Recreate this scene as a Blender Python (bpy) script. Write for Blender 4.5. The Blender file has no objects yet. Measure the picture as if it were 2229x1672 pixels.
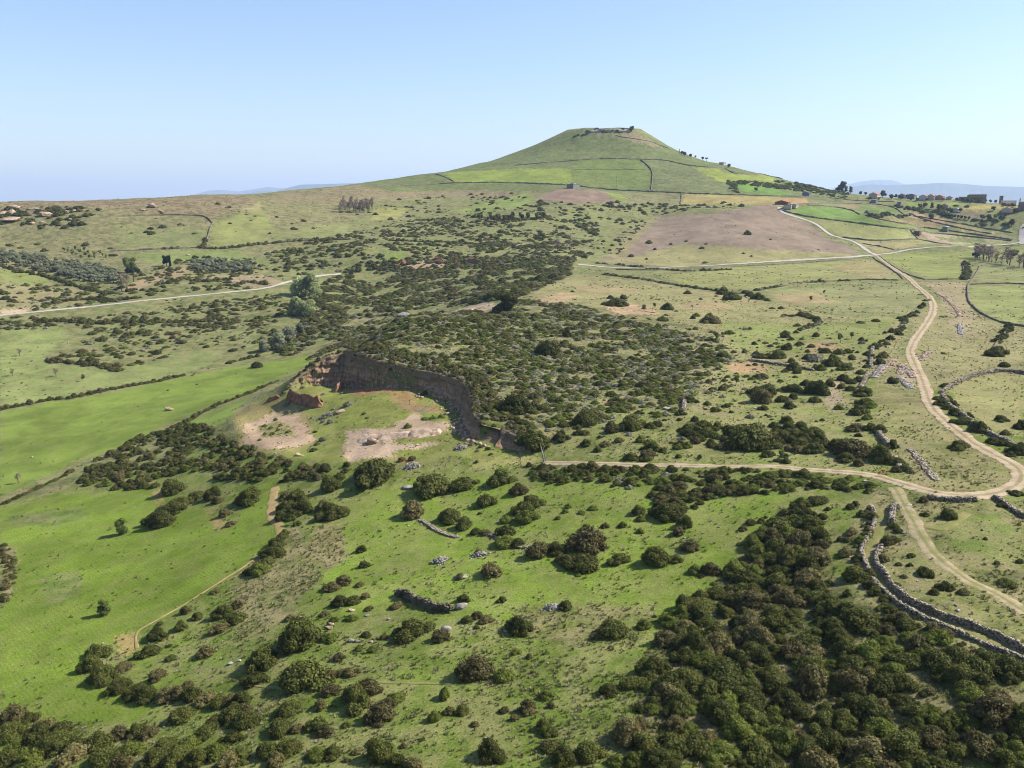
import bpy, math, random
import numpy as np
from mathutils import Vector

# ------------------------------------------------------------------ camera, sky, sun, exposure
F, CX, CY, HOR = 1930.0, 1114.5, 836.0, 440.0      # the photograph's lens, in its own 2229 x 1672 pixels
PITCH = math.atan((CY - HOR) / F)
SUN_AZ, SUN_EL = math.radians(82.0), math.radians(43.0)
scene = bpy.context.scene
COL = scene.collection
cam_data = bpy.data.cameras.new("camera")
cam_data.sensor_width = 36.0
cam_data.lens = 36.0 * F / 2229.0
cam_data.clip_start = 0.5
cam_data.clip_end = 120000.0
cam = bpy.data.objects.new("camera", cam_data)
COL.objects.link(cam)
cam.location = (0, 0, 0)
cam.rotation_euler = (math.pi / 2 - PITCH, 0, 0)
scene.camera = cam

world = bpy.data.worlds.new("World")
scene.world = world
world.use_nodes = True
wn = world.node_tree.nodes
sky = wn.new("ShaderNodeTexSky")
sky.sky_type = 'NISHITA'
sky.sun_disc = False
sky.sun_elevation = SUN_EL
sky.sun_rotation = SUN_AZ
sky.altitude = 400.0
sky.air_density = 1.15
sky.dust_density = 0.8
sky.ozone_density = 5.0
tint = wn.new("ShaderNodeMix"); tint.data_type = 'RGBA'; tint.blend_type = 'MULTIPLY'; tint.inputs[0].default_value = 1.0
tint.inputs[7].default_value = (1.07, 0.99, 0.99, 1)
world.node_tree.links.new(sky.outputs[0], tint.inputs[6])
world.node_tree.links.new(tint.outputs[2], wn["Background"].inputs[0])
wn["Background"].inputs[1].default_value = 0.094

sun_dir = Vector((math.sin(SUN_AZ) * math.cos(SUN_EL), math.cos(SUN_AZ) * math.cos(SUN_EL), math.sin(SUN_EL)))
sun_data = bpy.data.lights.new("sun", 'SUN')
sun_data.energy = 5.0
sun_data.angle = math.radians(0.53)
sun_data.color = (1.0, 0.955, 0.89)
sun = bpy.data.objects.new("sun", sun_data)
COL.objects.link(sun)
sun.rotation_euler = (-sun_dir).to_track_quat('-Z', 'Y').to_euler()

scene.view_settings.view_transform = 'Standard'
scene.view_settings.look = 'None'
scene.view_settings.gamma = 1.0
scene.view_settings.exposure = 1.02
scene.render.engine = 'CYCLES'
scene.cycles.use_denoising = True
scene.cycles.pixel_filter_type = 'BLACKMAN_HARRIS'
scene.cycles.filter_width = 1.0
scene.cycles.max_bounces = 5
scene.cycles.diffuse_bounces = 2
scene.cycles.glossy_bounces = 1
scene.cycles.transmission_bounces = 2
scene.cycles.volume_bounces = 0
scene.cycles.transparent_max_bounces = 4
scene.cycles.caustics_reflective = False
scene.cycles.caustics_refractive = False

rng = np.random.default_rng(7)
R = random.Random(11)

# ------------------------------------------------------------------ reading places off the photograph
CROP = {'a': (0, 380, 760 / 2212), 'b': (560, 380, 760 / 2212), 'c': (1120, 230, 760 / 2212), 'd': (1640, 340, 589 / 2211),
        'e': (460, 680, 760 / 2212), 'f': (1120, 620, 760 / 2212), 'g': (1640, 760, 589 / 2211), 'h': (0, 1000, 760 / 1876),
        'i': (500, 1100, 760 / 2204), 'j': (1120, 1100, 760 / 2204), 'k': (1560, 1100, 669 / 1940), 'l': (1240, 260, 460 / 2212),
        'm': (1780, 370, 449 / 2212), 'n': (0, 400, 460 / 2212), 'o': (480, 740, 380 / 2212), 'p': (840, 740, 380 / 2212),
        'q': (1830, 1000, 399 / 2206), 'r': (1640, 400, 300 / 2212), 's': (1980, 400, 249 / 2212), 'S': (0, 0, 1.0)}

def Z(c, *v):
    ox, oy, s = CROP[c]
    return [(ox + v[i] * s, oy + v[i + 1] * s) for i in range(0, len(v), 2)]

def ray(px, py):
    px = np.asarray(px, float); py = np.asarray(py, float)
    xc = (px - CX) / F; yc = -(py - CY) / F
    dx = xc; dy = math.cos(PITCH) + yc * math.sin(PITCH); dz = -math.sin(PITCH) + yc * math.cos(PITCH)
    h = np.hypot(dx, dy)
    return np.arctan2(dx, dy), dz / h

# ------------------------------------------------------------------ value noise
_perm = rng.permutation(4096).astype(np.int64)
_val = rng.random(4096)
def vnoise(x, y, seed=0):
    x = np.asarray(x, float); y = np.asarray(y, float)
    xi = np.floor(x).astype(np.int64); yi = np.floor(y).astype(np.int64)
    fx = x - xi; fy = y - yi
    fx = fx * fx * (3 - 2 * fx); fy = fy * fy * (3 - 2 * fy)
    def h(i, j):
        return _val[_perm[(_perm[(i + seed * 131) & 4095] + j) & 4095]]
    a = h(xi, yi); b = h(xi + 1, yi); c = h(xi, yi + 1); d = h(xi + 1, yi + 1)
    return (a * (1 - fx) + b * fx) * (1 - fy) + (c * (1 - fx) + d * fx) * fy
def fbm(x, y, octv=4, seed=0, gain=0.5):
    s = 0; a = 1; t = 0
    for o in range(octv):
        s = s + a * vnoise(x * 2 ** o, y * 2 ** o, seed + o * 7); t += a; a *= gain
    return s / t

# ------------------------------------------------------------------ terrain: measured points and a smooth sheet through them
RIM = [(621, 848, -73), (652, 814, -68.5), (680, 790, -64.5), (700, 778, -62.5), (752, 761, -60), (786, 769, -59.7), (821, 783, -59.8),
       (855, 792, -60), (907, 802, -60.2), (958, 812, -60.5), (996, 824, -61), (1023, 838, -61.3), (1030, 872, -62), (1037, 900, -62.6),
       (1051, 917, -63), (1096, 927, -64), (1130, 951, -65), (1161, 982, -67.2)]
BASE = [(618, 852, -74.2), (640, 846, -74), (668, 842, -74), (700, 838, -73.3), (745, 840, -73.8), (790, 843, -72.6), (831, 839, -69.2),
        (866, 838, -67.8), (907, 848, -67.4), (958, 866, -68.3), (988, 883, -68.8), (1000, 895, -68.8), (1003, 920, -68.3), (1008, 940, -68.3),
        (1025, 962, -68.5), (1075, 980, -68.6), (1120, 988, -68.3), (1161, 990, -67.6)]
FRONT = [(1161, 990, -67.6), (1080, 996, -68.8), (1000, 1000, -70), (925, 1006, -71.2), (850, 1010, -72.5), (740, 1008, -75), (620, 995, -78), (530, 960, -81.5),
         (505, 910, -83.5), (540, 880, -82.5), (600, 857, -76.5), (618, 852, -74.2)]
ZP = [  # (px, py, height below the camera)
    (2200, 1672, -66), (2000, 1672, -68), (1800, 1672, -70), (2200, 1500, -63), (1900, 1500, -66), (1700, 1500, -68), (2200, 1300, -61), (2000, 1300, -61.5), (1850, 1300, -63),
    (1700, 1300, -66), (2200, 1150, -59), (2000, 1150, -59.5), (1850, 1150, -61.5), (2200, 1070, -58), (2050, 1078, -58), (1900, 1040, -59.5), (2200, 960, -57), (2050, 960, -57.5), (1950, 960, -58.5),
    (2200, 860, -57), (2000, 860, -57), (2200, 750, -56), (2000, 750, -56), (1850, 750, -56.5), (2200, 660, -55), (2000, 660, -55), (1700, 660, -55.5), (2200, 600, -54), (1950, 600, -54.5),
    (1750, 610, -55), (2200, 555, -51), (1900, 556, -52.5), (2100, 538, -46), (2000, 520, -41), (1850, 520, -40), (2200, 510, -38), (2000, 500, -33), (2200, 490, -30), (1990, 470, -19), (2200, 468, -18),
    (1850, 480, -22), (1750, 480, -21), (1760, 452, -6.5), (1900, 452, -6.5), (2100, 452, -7), (2229, 452, -7),
    (1700, 566, -53.5), (1450, 582, -54.5), (1320, 575, -54.5), (1600, 620, -55.5), (1450, 610, -55.5), (1300, 620, -56), (1700, 520, -37), (1550, 520, -37), (1420, 530, -42), (1560, 480, -20.5), (1690, 450, -5.5),
    (1620, 456, -9), (1436, 471, -17), (1340, 552, -50),
    (1700, 960, -60.5), (1500, 960, -62), (1700, 860, -59), (1500, 860, -60), (1700, 750, -57.5), (1500, 750, -58.5), (1500, 680, -56.5), (1300, 900, -62), (1300, 800, -60), (1300, 700, -57.5), (1300, 650, -56),
    (1150, 860, -62), (1120, 760, -59), (1000, 740, -58.5), (1000, 690, -57.5), (880, 720, -59), (870, 695, -58.5), (1080, 665, -57), (1180, 640, -56.5),
    (1500, 1500, -68.5), (1500, 1300, -68.5), (1500, 1100, -65.5), (1500, 1012, -63), (1300, 1008, -65.5), (1700, 1020, -60.8), (1200, 1000, -67.5), (1300, 1120, -68), (1300, 1300, -71), (1300, 1500, -71), (1300, 1672, -71),
    (1500, 1672, -70), (1100, 1672, -72.5), (1100, 1450, -73.5), (1100, 1250, -72.5), (1100, 1100, -71.5), (900, 1060, -74.5), (900, 1200, -76), (850, 1400, -76.5), (850, 1600, -76), (700, 1100, -78.5), (600, 1600, -79), (600, 1400, -80), (700, 1250, -79),
    (600, 1100, -81), (520, 1250, -83.5), (400, 1080, -89), (420, 1400, -85), (350, 1550, -85.5), (250, 1300, -89.5), (150, 1500, -89), (150, 1672, -87), (0, 1300, -93), (0, 1600, -91), (50, 1090, -98), (0, 1000, -100), (0, 1180, -95.5), (250, 1180, -91),
    (300, 1000, -94), (420, 960, -88.5), (300, 900, -97), (460, 890, -92), (100, 880, -98), (0, 900, -100), (300, 850, -96), (560, 840, -90), (500, 800, -92), (640, 785, -88), (660, 770, -87), (100, 780, -91), (300, 760, -89), (0, 720, -84), (480, 730, -84), (600, 730, -83), (650, 690, -77),
    (100, 680, -76), (300, 650, -70), (500, 633, -66.5), (650, 620, -65), (0, 620, -63.5), (200, 600, -59), (400, 590, -56.5), (550, 580, -55), (760, 700, -77), (740, 650, -71), (800, 600, -62.5), (860, 660, -70), (950, 640, -66), (950, 600, -60.5), (1060, 640, -60), (1100, 600, -56.5), (1200, 600, -55.5),
    (1000, 550, -46), (800, 550, -44.5), (1200, 550, -45.5), (1260, 580, -54), (650, 540, -43), (1220, 510, -33)]
YP = [  # (px, py, forward distance): slopes and skylines above eye level
    (0, 520, 840), (300, 500, 880), (550, 480, 930), (700, 470, 1020), (150, 470, 890), (0, 442, 960), (150, 441, 980), (300, 436.5, 1000), (420, 430, 1030), (520, 425.5, 1060), (570, 430, 1080), (640, 419, 1150), (720, 412, 1200), (790, 404, 1260), (850, 392, 1380),
    (800, 500, 950), (1000, 500, 960), (850, 450, 1120), (1000, 450, 1140), (1000, 415, 1280), (850, 420, 1230), (1200, 460, 1060), (1150, 430, 1180), (1240, 408, 1215), (1310, 420, 1190), (1250, 436, 1130), (1400, 440, 1180), (1500, 430, 1230), (1600, 440, 1190), (1750, 435, 1220),
    (900, 383, 1450), (1000, 367, 1500), (1100, 344, 1550), (1190, 312, 1590), (1260, 286, 1612), (1318, 284, 1615), (1375, 285, 1610), (1425, 306, 1590), (1500, 343, 1560), (1570, 358, 1540), (1640, 374, 1510), (1720, 394, 1480), (1830, 418, 1450), (1960, 433, 1420), (2080, 436, 1400), (2229, 446, 1380),
    (1318, 414, 1275), (1318, 380, 1365), (1318, 345, 1460), (1318, 310, 1560), (1150, 400, 1290), (1130, 370, 1390), (1000, 395, 1340), (1500, 410, 1290), (1520, 375, 1400), (1680, 420, 1310), (1430, 330, 1520), (1220, 330, 1530), (1850, 440, 1320), (2000, 446, 1310), (2150, 448, 1300)]
WP = [  # (azimuth degrees, distance, height): ground the photograph does not show
    (-13.5, 385, -72), (-12, 420, -80), (-9, 470, -76), (-6, 560, -74), (-16, 420, -87), (-3, 600, -66), (0, 560, -60),
    (-33, 1250, -6), (-25, 1280, -6), (-17, 1350, -4), (-10, 1700, 6), (-33, 1900, -40), (-20, 2000, -30), (-8, 2200, -30), (5.5, 1720, 112), (0, 1850, 20), (6, 2000, 20), (12, 1900, 0), (6, 2300, -40), (18, 1750, -12), (25, 1700, -15), (31, 1700, -20), (18, 2300, -60), (32, 2300, -60),
    (7.5, 960, -34), (6.3, 1000, -32), (15, 1140, -4), (18, 1150, -2), (11, 1120, -10), (36, 96, -66), (-36, 115, -88), (-36, 300, -100), (-36, 900, -20), (36, 300, -57), (36, 900, -48), (36, 1300, -10)]

def ctl(lst, kind):
    out = []
    for px, py, v in lst:
        az, te = ray(px, py)
        if kind == 'z':
            r = v / te; z = v
        else:
            r = v / math.cos(az); z = r * te
        out.append((float(az), math.log(r), float(z)))
    return out

class TPS:
    def __init__(self, pts, lam=2e-4):
        p = np.array(pts); self.p = p[:, :2]; n = len(p)
        K = self.k(self.p, self.p) + lam * np.eye(n)
        P = np.c_[np.ones(n), self.p]
        A = np.zeros((n + 3, n + 3)); A[:n, :n] = K; A[:n, n:] = P; A[n:, :n] = P.T
        self.w = np.linalg.solve(A, np.r_[p[:, 2], 0, 0, 0])
    def k(self, a, b):
        d2 = (a[:, None, 0] - b[None, :, 0]) ** 2 + (a[:, None, 1] - b[None, :, 1]) ** 2
        return d2 * np.log(d2 + 1e-12)
    def __call__(self, u, v):
        q = np.c_[u.ravel(), v.ravel()]; o = np.empty(len(q))
        for i in range(0, len(q), 40000):
            s = q[i:i + 40000]
            o[i:i + 40000] = self.k(s, self.p) @ self.w[:-3] + self.w[-3] + s @ self.w[-2:]
        return o.reshape(u.shape)

main = ctl(ZP, 'z') + ctl(RIM[1:], 'z') + ctl(FRONT, 'z') + ctl(YP, 'y') + [(math.radians(a), math.log(r), z) for a, r, z in WP]
T_main = TPS(main)
T_floor = TPS(ctl(BASE, 'z') + ctl(FRONT[1:-1], 'z') + ctl([(850, 870, -69.3), (900, 915, -69), (820, 920, -70.5), (950, 935, -68.8), (850, 985, -72.3), (930, 978, -71), (620, 960, -78.5), (600, 900, -80.5), (560, 920, -82), (700, 905, -76),
                (740, 870, -73), (650, 875, -76), (720, 960, -75.5), (1050, 990, -69.2)], 'z'), 1e-4)

AZD = 0.09
az_f = np.radians(np.arange(-36.5, 36.5 + AZD / 2, AZD))
r_f = np.exp(np.arange(math.log(82.0), math.log(2400.0), 0.0052))
NA, NR = len(az_f), len(r_f)
GA, GR = np.meshgrid(az_f, r_f, indexing='ij')
# the sheet is evaluated on a coarser net and interpolated: it is smooth
ca = np.linspace(az_f[0], az_f[-1], 300); cr = np.linspace(math.log(r_f[0]), math.log(r_f[-1]), 260)
CA, CR = np.meshgrid(ca, cr, indexing='ij')
CH = T_main(CA, CR)
def lerp_grid(A, xs, ys, x, y):
    fx = np.clip((x - xs[0]) / (xs[1] - xs[0]), 0, len(xs) - 1.001); fy = np.clip((y - ys[0]) / (ys[1] - ys[0]), 0, len(ys) - 1.001)
    i = fx.astype(int); j = fy.astype(int); a = fx - i; b = fy - j
    return (A[i, j] * (1 - a) + A[i + 1, j] * a) * (1 - b) + (A[i, j + 1] * (1 - a) + A[i + 1, j + 1] * a) * b
H = lerp_grid(CH, ca, cr, GA, np.log(GR))
X = GR * np.sin(GA); Y = GR * np.cos(GA)
H += (fbm(X / 55, Y / 55, 3, 3) - 0.5) * np.clip(GR / 250, 0.6, 4.0) + (fbm(X / 9, Y / 9, 3, 5) - 0.5) * 0.55

# the flat rocky cap of the cone hill
a0, t0_ = ray(1318, 284); cxh, cyh = 1615 / math.cos(a0) * math.sin(a0), 1615.0
rho = np.hypot((X - cxh) * (1 + 0.12 * np.sign(cxh - X) * 0), Y - cyh)
top_ = 125.5 + (fbm(X / 14, Y / 14, 3, 77) - 0.5) * 4
H = np.where(rho < 260, np.minimum(H + 17 * np.exp(-(rho / 72) ** 2), np.maximum(H, top_)), H)

def inside(poly, x, y):
    x = np.asarray(x); y = np.asarray(y)
    poly = np.asarray(poly); res = np.zeros(x.shape, bool)
    bb = (x >= poly[:, 0].min()) & (x <= poly[:, 0].max()) & (y >= poly[:, 1].min()) & (y <= poly[:, 1].max())
    if not bb.any(): return res
    xs = x[bb]; ys = y[bb]; c = np.zeros(xs.shape, bool); n = len(poly)
    for i in range(n):
        x1, y1 = poly[i]; x2, y2 = poly[(i + 1) % n]
        if y1 == y2: continue
        c ^= ((y1 > ys) != (y2 > ys)) & (xs < (x2 - x1) * (ys - y1) / (y2 - y1) + x1)
    res[bb] = c
    return res
def dist_line(pl, x, y):
    d = np.full(x.shape, 1e9)
    for (x1, y1), (x2, y2) in zip(pl[:-1], pl[1:]):
        l2 = (x2 - x1) ** 2 + (y2 - y1) ** 2 + 1e-9
        t = np.clip(((x - x1) * (x2 - x1) + (y - y1) * (y2 - y1)) / l2, 0, 1)
        d = np.minimum(d, np.hypot(x - x1 - t * (x2 - x1), y - y1 - t * (y2 - y1)))
    return d
def world_z(lst):
    o = []
    for px, py, z in lst:
        az, te = ray(px, py); r = z / te
        o.append((float(r * math.sin(az)), float(r * math.cos(az)), z))
    return o
rim_w, base_w, front_w = world_z(RIM), world_z(BASE), world_z(FRONT)
pit = [(a, b) for a, b, c in rim_w] + [(a, b) for a, b, c in front_w]
rim2 = [(a, b) for a, b, c in rim_w]; front2 = [(a, b) for a, b, c in front_w]
m = inside(pit, X, Y)
xs, ys = X[m], Y[m]
ss = lambda t: np.clip(t, 0, 1) ** 2 * (3 - 2 * np.clip(t, 0, 1))
dr = dist_line(rim2, xs, ys); df = dist_line(front2, xs, ys)
w = ss(dr / 1.6) * ss(df / 7.0 + 0.15)
hf = T_floor(GA[m], np.log(GR[m])) + (fbm(xs / 6, ys / 6, 3, 9) - 0.5) * 0.9
H[m] = H[m] * (1 - w) + hf * w

def hgt(x, y):
    r = np.hypot(x, y); az = np.arctan2(x, y)
    return lerp_grid(H, az_f, np.log(r_f), np.asarray(az), np.log(np.maximum(r, 83)))
TE = H / GR
TEmax = np.maximum.accumulate(TE, axis=1)
def hit(px, py):
    """where the line of sight through a pixel meets the ground"""
    az, te = ray(px, py)
    az = np.atleast_1d(az); te = np.atleast_1d(te)
    fa = np.clip((az - az_f[0]) / (az_f[1] - az_f[0]), 0, NA - 1.001); i = np.rint(fa).astype(int)
    out = np.zeros((len(az), 3))
    for k in range(len(az)):
        col = TEmax[i[k]]
        j = int(np.searchsorted(col, te[k]))
        if j <= 0: rr = r_f[0]
        elif j >= NR: rr = r_f[int(np.argmax(TE[i[k]]))]
        else:
            a, b = TE[i[k], j - 1], TE[i[k], j]
            rr = r_f[j - 1] + (r_f[j] - r_f[j - 1]) * np.clip((te[k] - a) / (b - a + 1e-9), 0, 1)
        out[k, 0] = rr * math.sin(az[k]); out[k, 1] = rr * math.cos(az[k])
    out[:, 2] = hgt(out[:, 0], out[:, 1])
    return out
def dens(pts, step=12):
    o = [pts[0]]
    for a, b in zip(pts[:-1], pts[1:]):
        n = max(1, int(math.hypot(b[0] - a[0], b[1] - a[1]) / step))
        o += [(a[0] + (b[0] - a[0]) * t / n, a[1] + (b[1] - a[1]) * t / n) for t in range(1, n + 1)]
    return o
def smooth_poly(P, it=2):
    P = np.asarray(P, float)
    for _ in range(it):
        Q = P.copy(); Q[1:-1] = 0.25 * P[:-2] + 0.5 * P[1:-1] + 0.25 * P[2:]; P = Q
    return P
def wpoly(pts):
    d = dens(list(pts) + [pts[0]], 14)[:-1]; a = np.array(d)
    return hit(a[:, 0], a[:, 1])[:, :2]
def resample(P, step):
    P = np.asarray(P, float); d = np.r_[0, np.cumsum(np.hypot(*np.diff(P[:, :2], axis=0).T))]
    n = max(2, int(d[-1] / step) + 1); t = np.linspace(0, d[-1], n)
    return np.c_[np.interp(t, d, P[:, 0]), np.interp(t, d, P[:, 1])]
def wline(pts, step=1.0, it=3):
    a = np.array(dens(pts, 8)); w = hit(a[:, 0], a[:, 1])[:, :2]
    w = smooth_poly(w, it)
    return resample(w, step)

# ------------------------------------------------------------------ materials
ALB = 0.575
def lin(c, k=None):
    k = ALB if k is None else k
    return tuple((((v / 255) / 12.92) if v <= 10 else ((v / 255 + 0.055) / 1.055) ** 2.4) * k for v in c)
class NT:
    """a small helper round a node tree"""
    def __init__(self, name, rough=0.9, spec=0.15):
        self.m = bpy.data.materials.new(name); self.m.use_nodes = True
        self.t = self.m.node_tree; self.b = self.t.nodes["Principled BSDF"]
        self.b.inputs["Roughness"].default_value = rough
        self.b.inputs["Specular IOR Level"].default_value = spec
    def n(self, kind, **kw):
        nd = self.t.nodes.new(kind)
        for k, v in kw.items():
            if k.startswith('i_'):
                nd.inputs[k[2:].replace('_', ' ')].default_value = v
            else: setattr(nd, k, v)
        return nd
    def l(self, a, b): self.t.links.new(a, b)
    def pos(self):
        return self.n("ShaderNodeNewGeometry").outputs["Position"]
    def attr(self, name, out="Fac"):
        return self.n("ShaderNodeAttribute", attribute_name=name).outputs[out]
    def noise(self, scale, detail=3, rough=0.55, vec=None, dist=0.0):
        nd = self.n("ShaderNodeTexNoise"); nd.inputs["Scale"].default_value = scale
        nd.inputs["Detail"].default_value = detail; nd.inputs["Roughness"].default_value = rough; nd.inputs["Distortion"].default_value = dist
        self.l(vec if vec is not None else self.pos(), nd.inputs["Vector"])
        return nd.outputs["Fac"]
    def ramp(self, src, lo, hi, a=0.0, b=1.0):
        nd = self.n("ShaderNodeMapRange"); nd.interpolation_type = 'SMOOTHSTEP'
        for k, v in zip(("From Min", "From Max", "To Min", "To Max"), (lo, hi, a, b)): nd.inputs[k].default_value = v
        self.l(src, nd.inputs["Value"]); return nd.outputs["Result"]
    def math(self, op, a, b):
        nd = self.n("ShaderNodeMath", operation=op)
        for i, v in enumerate((a, b)):
            if isinstance(v, (int, float)): nd.inputs[i].default_value = v
            else: self.l(v, nd.inputs[i])
        return nd.outputs[0]
    def mix(self, fac, a, b, mode='MIX'):
        nd = self.n("ShaderNodeMix", data_type='RGBA', blend_type=mode)
        for sock, v in ((nd.inputs[0], fac), (nd.inputs[6], a), (nd.inputs[7], b)):
            if isinstance(v, (int, float)): sock.default_value = v
            elif isinstance(v, tuple): sock.default_value = (*v[:3], 1)
            else: self.l(v, sock)
        return nd.outputs[2]
    def scale(self, col, f):
        nd = self.n("ShaderNodeVectorMath", operation='SCALE')
        self.l(col, nd.inputs[0])
        if isinstance(f, (int, float)): nd.inputs["Scale"].default_value = f
        else: self.l(f, nd.inputs["Scale"])
        return nd.outputs[0]
    def bump(self, h, strength=0.5, dist=0.1):
        nd = self.n("ShaderNodeBump"); nd.inputs["Strength"].default_value = strength; nd.inputs["Distance"].default_value = dist
        self.l(h, nd.inputs["Height"]); self.l(nd.outputs[0], self.b.inputs["Normal"])
    def out(self, col):
        if isinstance(col, tuple): self.b.inputs["Base Color"].default_value = (*col[:3], 1)
        else: self.l(col, self.b.inputs["Base Color"])
        return self.m

def mat_ground():
    k = NT("field_ground", 0.95, 0.05)
    base = k.attr("field_colour", "Color"); weed = k.attr("weed"); rock = k.attr("rocky"); row = k.attr("mown")
    big = k.noise(0.022, 4, 0.6); mid = k.noise(0.16, 4, 0.65); tuft = k.noise(0.9, 4, 0.75); fine = k.noise(3.2, 3, 0.8)
    m3 = k.noise(0.38, 3, 0.6); m16 = k.noise(0.06, 3, 0.6, dist=0.6)
    c = k.scale(base, k.ramp(big, 0.3, 0.7, 0.84, 1.12))
    c = k.scale(c, k.ramp(m16, 0.32, 0.68, 0.82, 1.16)); c = k.scale(c, k.math('ADD', 1.0, k.math('MULTIPLY', k.math('SUBTRACT', m3, 0.5), k.math('ADD', 0.22, k.math('MULTIPLY', weed, 1.4)))))
    dryf = k.math('MULTIPLY', k.ramp(mid, 0.40, 0.62), k.math('ADD', k.math('MULTIPLY', weed, 0.7), 0.10))
    c = k.mix(dryf, c, lin((176, 160, 116)))
    greyf = k.math('MULTIPLY', k.ramp(k.noise(0.09, 5, 0.7), 0.5, 0.68), k.math('MULTIPLY', weed, 0.55))
    c = k.mix(greyf, c, lin((134, 122, 98)))
    # separate tussocks: darker greens of another plant
    dark = k.math('MULTIPLY', k.ramp(tuft, 0.53, 0.66), k.math('ADD', k.math('MULTIPLY', weed, 0.55), 0.22))
    c = k.mix(dark, c, lin((70, 84, 40)))
    c = k.scale(c, k.ramp(fine, 0.3, 0.7, 0.66, 1.34))
    pale = k.math('MULTIPLY', k.ramp(k.noise(1.7, 3, 0.7), 0.62, 0.74), k.math('MULTIPLY', weed, 0.55))
    c = k.mix(pale, c, lin((188, 180, 150)))
    # sowing lines left by the drill
    w = k.n("ShaderNodeTexWave", wave_type='BANDS', bands_direction='DIAGONAL'); w.inputs["Scale"].default_value = 0.5
    w.inputs["Distortion"].default_value = 6.0; w.inputs["Detail"].default_value = 2.0; w.inputs["Detail Scale"].default_value = 0.25
    k.l(k.pos(), w.inputs["Vector"])
    c = k.scale(c, k.math('ADD', 1.0, k.math('MULTIPLY', k.math('SUBTRACT', w.outputs["Fac"], 0.5), k.math('MULTIPLY', row, 0.1))))
    stone = k.math('MULTIPLY', k.ramp(k.noise(0.55, 5, 0.75), 0.52, 0.6), rock)
    stonec = k.mix(k.noise(0.35, 3), lin((206, 182, 152)), lin((150, 132, 112)))
    c = k.mix(stone, c, stonec)
    hgt_ = k.math('ADD', k.math('MULTIPLY', tuft, 0.7), k.math('MULTIPLY', fine, 0.3))
    k.bump(hgt_, 0.6, 0.3)
    return k.out(c)

def mat_simple(name, c1, c2, scale=1.0, rough=0.9, bump=0.3, bdist=0.05, detail=4, lo=0.35, hi=0.65, rnd=0.0):
    k = NT(name, rough)
    nz = k.noise(scale, detail, 0.65)
    c = k.mix(k.ramp(nz, lo, hi), lin(c1), lin(c2))
    if rnd:
        oi = k.n("ShaderNodeObjectInfo")
        c = k.scale(c, k.math('ADD', 1 - rnd, k.math('MULTIPLY', oi.outputs["Random"], 2 * rnd)))
    if bump: k.bump(k.noise(scale * 2.5, 5, 0.7), bump, bdist)
    return k.out(c)

def mat_track(name, dirt, dirt2, verge, centre):
    k = NT(name, 0.95, 0.05)
    ac = k.math('ABSOLUTE', k.attr("across"), 0.0)
    nz = k.noise(0.35, 5, 0.7); fine = k.noise(2.2, 4, 0.7)
    c = k.mix(k.ramp(nz, 0.35, 0.65), lin(dirt), lin(dirt2))
    c = k.scale(c, k.ramp(fine, 0.2, 0.8, 0.84, 1.14))
    mid = k.math('MULTIPLY', k.ramp(ac, 0.1, 0.34, 1.0, 0.0), k.ramp(nz, 0.3, 0.55, 0.35, 1.0))
    c = k.mix(k.math('MULTIPLY', mid, centre), c, lin(verge))
    edge = k.math('ADD', ac, k.math('MULTIPLY', k.math('SUBTRACT', nz, 0.5), 1.1))
    c = k.mix(k.ramp(edge, 0.8, 0.97), c, lin(verge))
    k.bump(fine, 0.4, 0.08)
    return k.out(c)

M = {}
M['ground'] = mat_ground()
M['dirt'] = mat_track("pale_dirt_track", (208, 186, 156), (186, 162, 132), (138, 134, 84), 0.75)
M['stony_path'] = mat_track("stony_path", (192, 172, 138), (156, 146, 102), (134, 138, 80), 0.9)
M['lane'] = mat_track("worn_lane", (206, 198, 184), (190, 180, 164), (146, 144, 96), 0.0)
M['asphalt'] = mat_track("old_pale_asphalt", (196, 190, 180), (180, 172, 160), (150, 146, 100), 0.0)
M['trail'] = mat_track("trodden_trail", (160, 148, 100), (136, 138, 76), (124, 140, 66), 0.3)
M['orange_dirt'] = mat_track("orange_bank_earth", (192, 164, 116), (170, 150, 98), (128, 142, 66), 0.0)
M['stone'] = mat_simple("dry_stone", (186, 172, 152), (118, 106, 92), 2.2, 0.9, 0.6, 0.08, rnd=0.0)
M['stone_dark'] = mat_simple("lichen_dark_stone", (150, 138, 118), (92, 90, 64), 0.5, 0.95, 0.6, 0.1)
def mat_stone(name, c1, c2, c3):
    k = NT(name, 0.92, 0.1); nz = k.noise(1.8, 4, 0.65)
    c = k.mix(k.ramp(nz, 0.3, 0.7), lin(c1), lin(c2)); c = k.mix(k.ramp(k.attr("leaf"), 0.1, 0.9, 0, 0.8), c, lin(c3))
    k.bump(k.noise(4, 4, 0.7), 0.6, 0.06); return k.out(c)
M['stone'] = mat_stone("dry_stone", (156, 142, 120), (100, 92, 76), (212, 198, 174))
M['rock'] = mat_simple("pale_sandstone", (222, 196, 168), (158, 132, 108), 0.45, 0.9, 0.8, 0.25, rnd=0.08)
M['rock_grey'] = mat_simple("grey_limestone", (206, 198, 186), (140, 132, 120), 0.9, 0.9, 0.7, 0.15, rnd=0.1)

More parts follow.
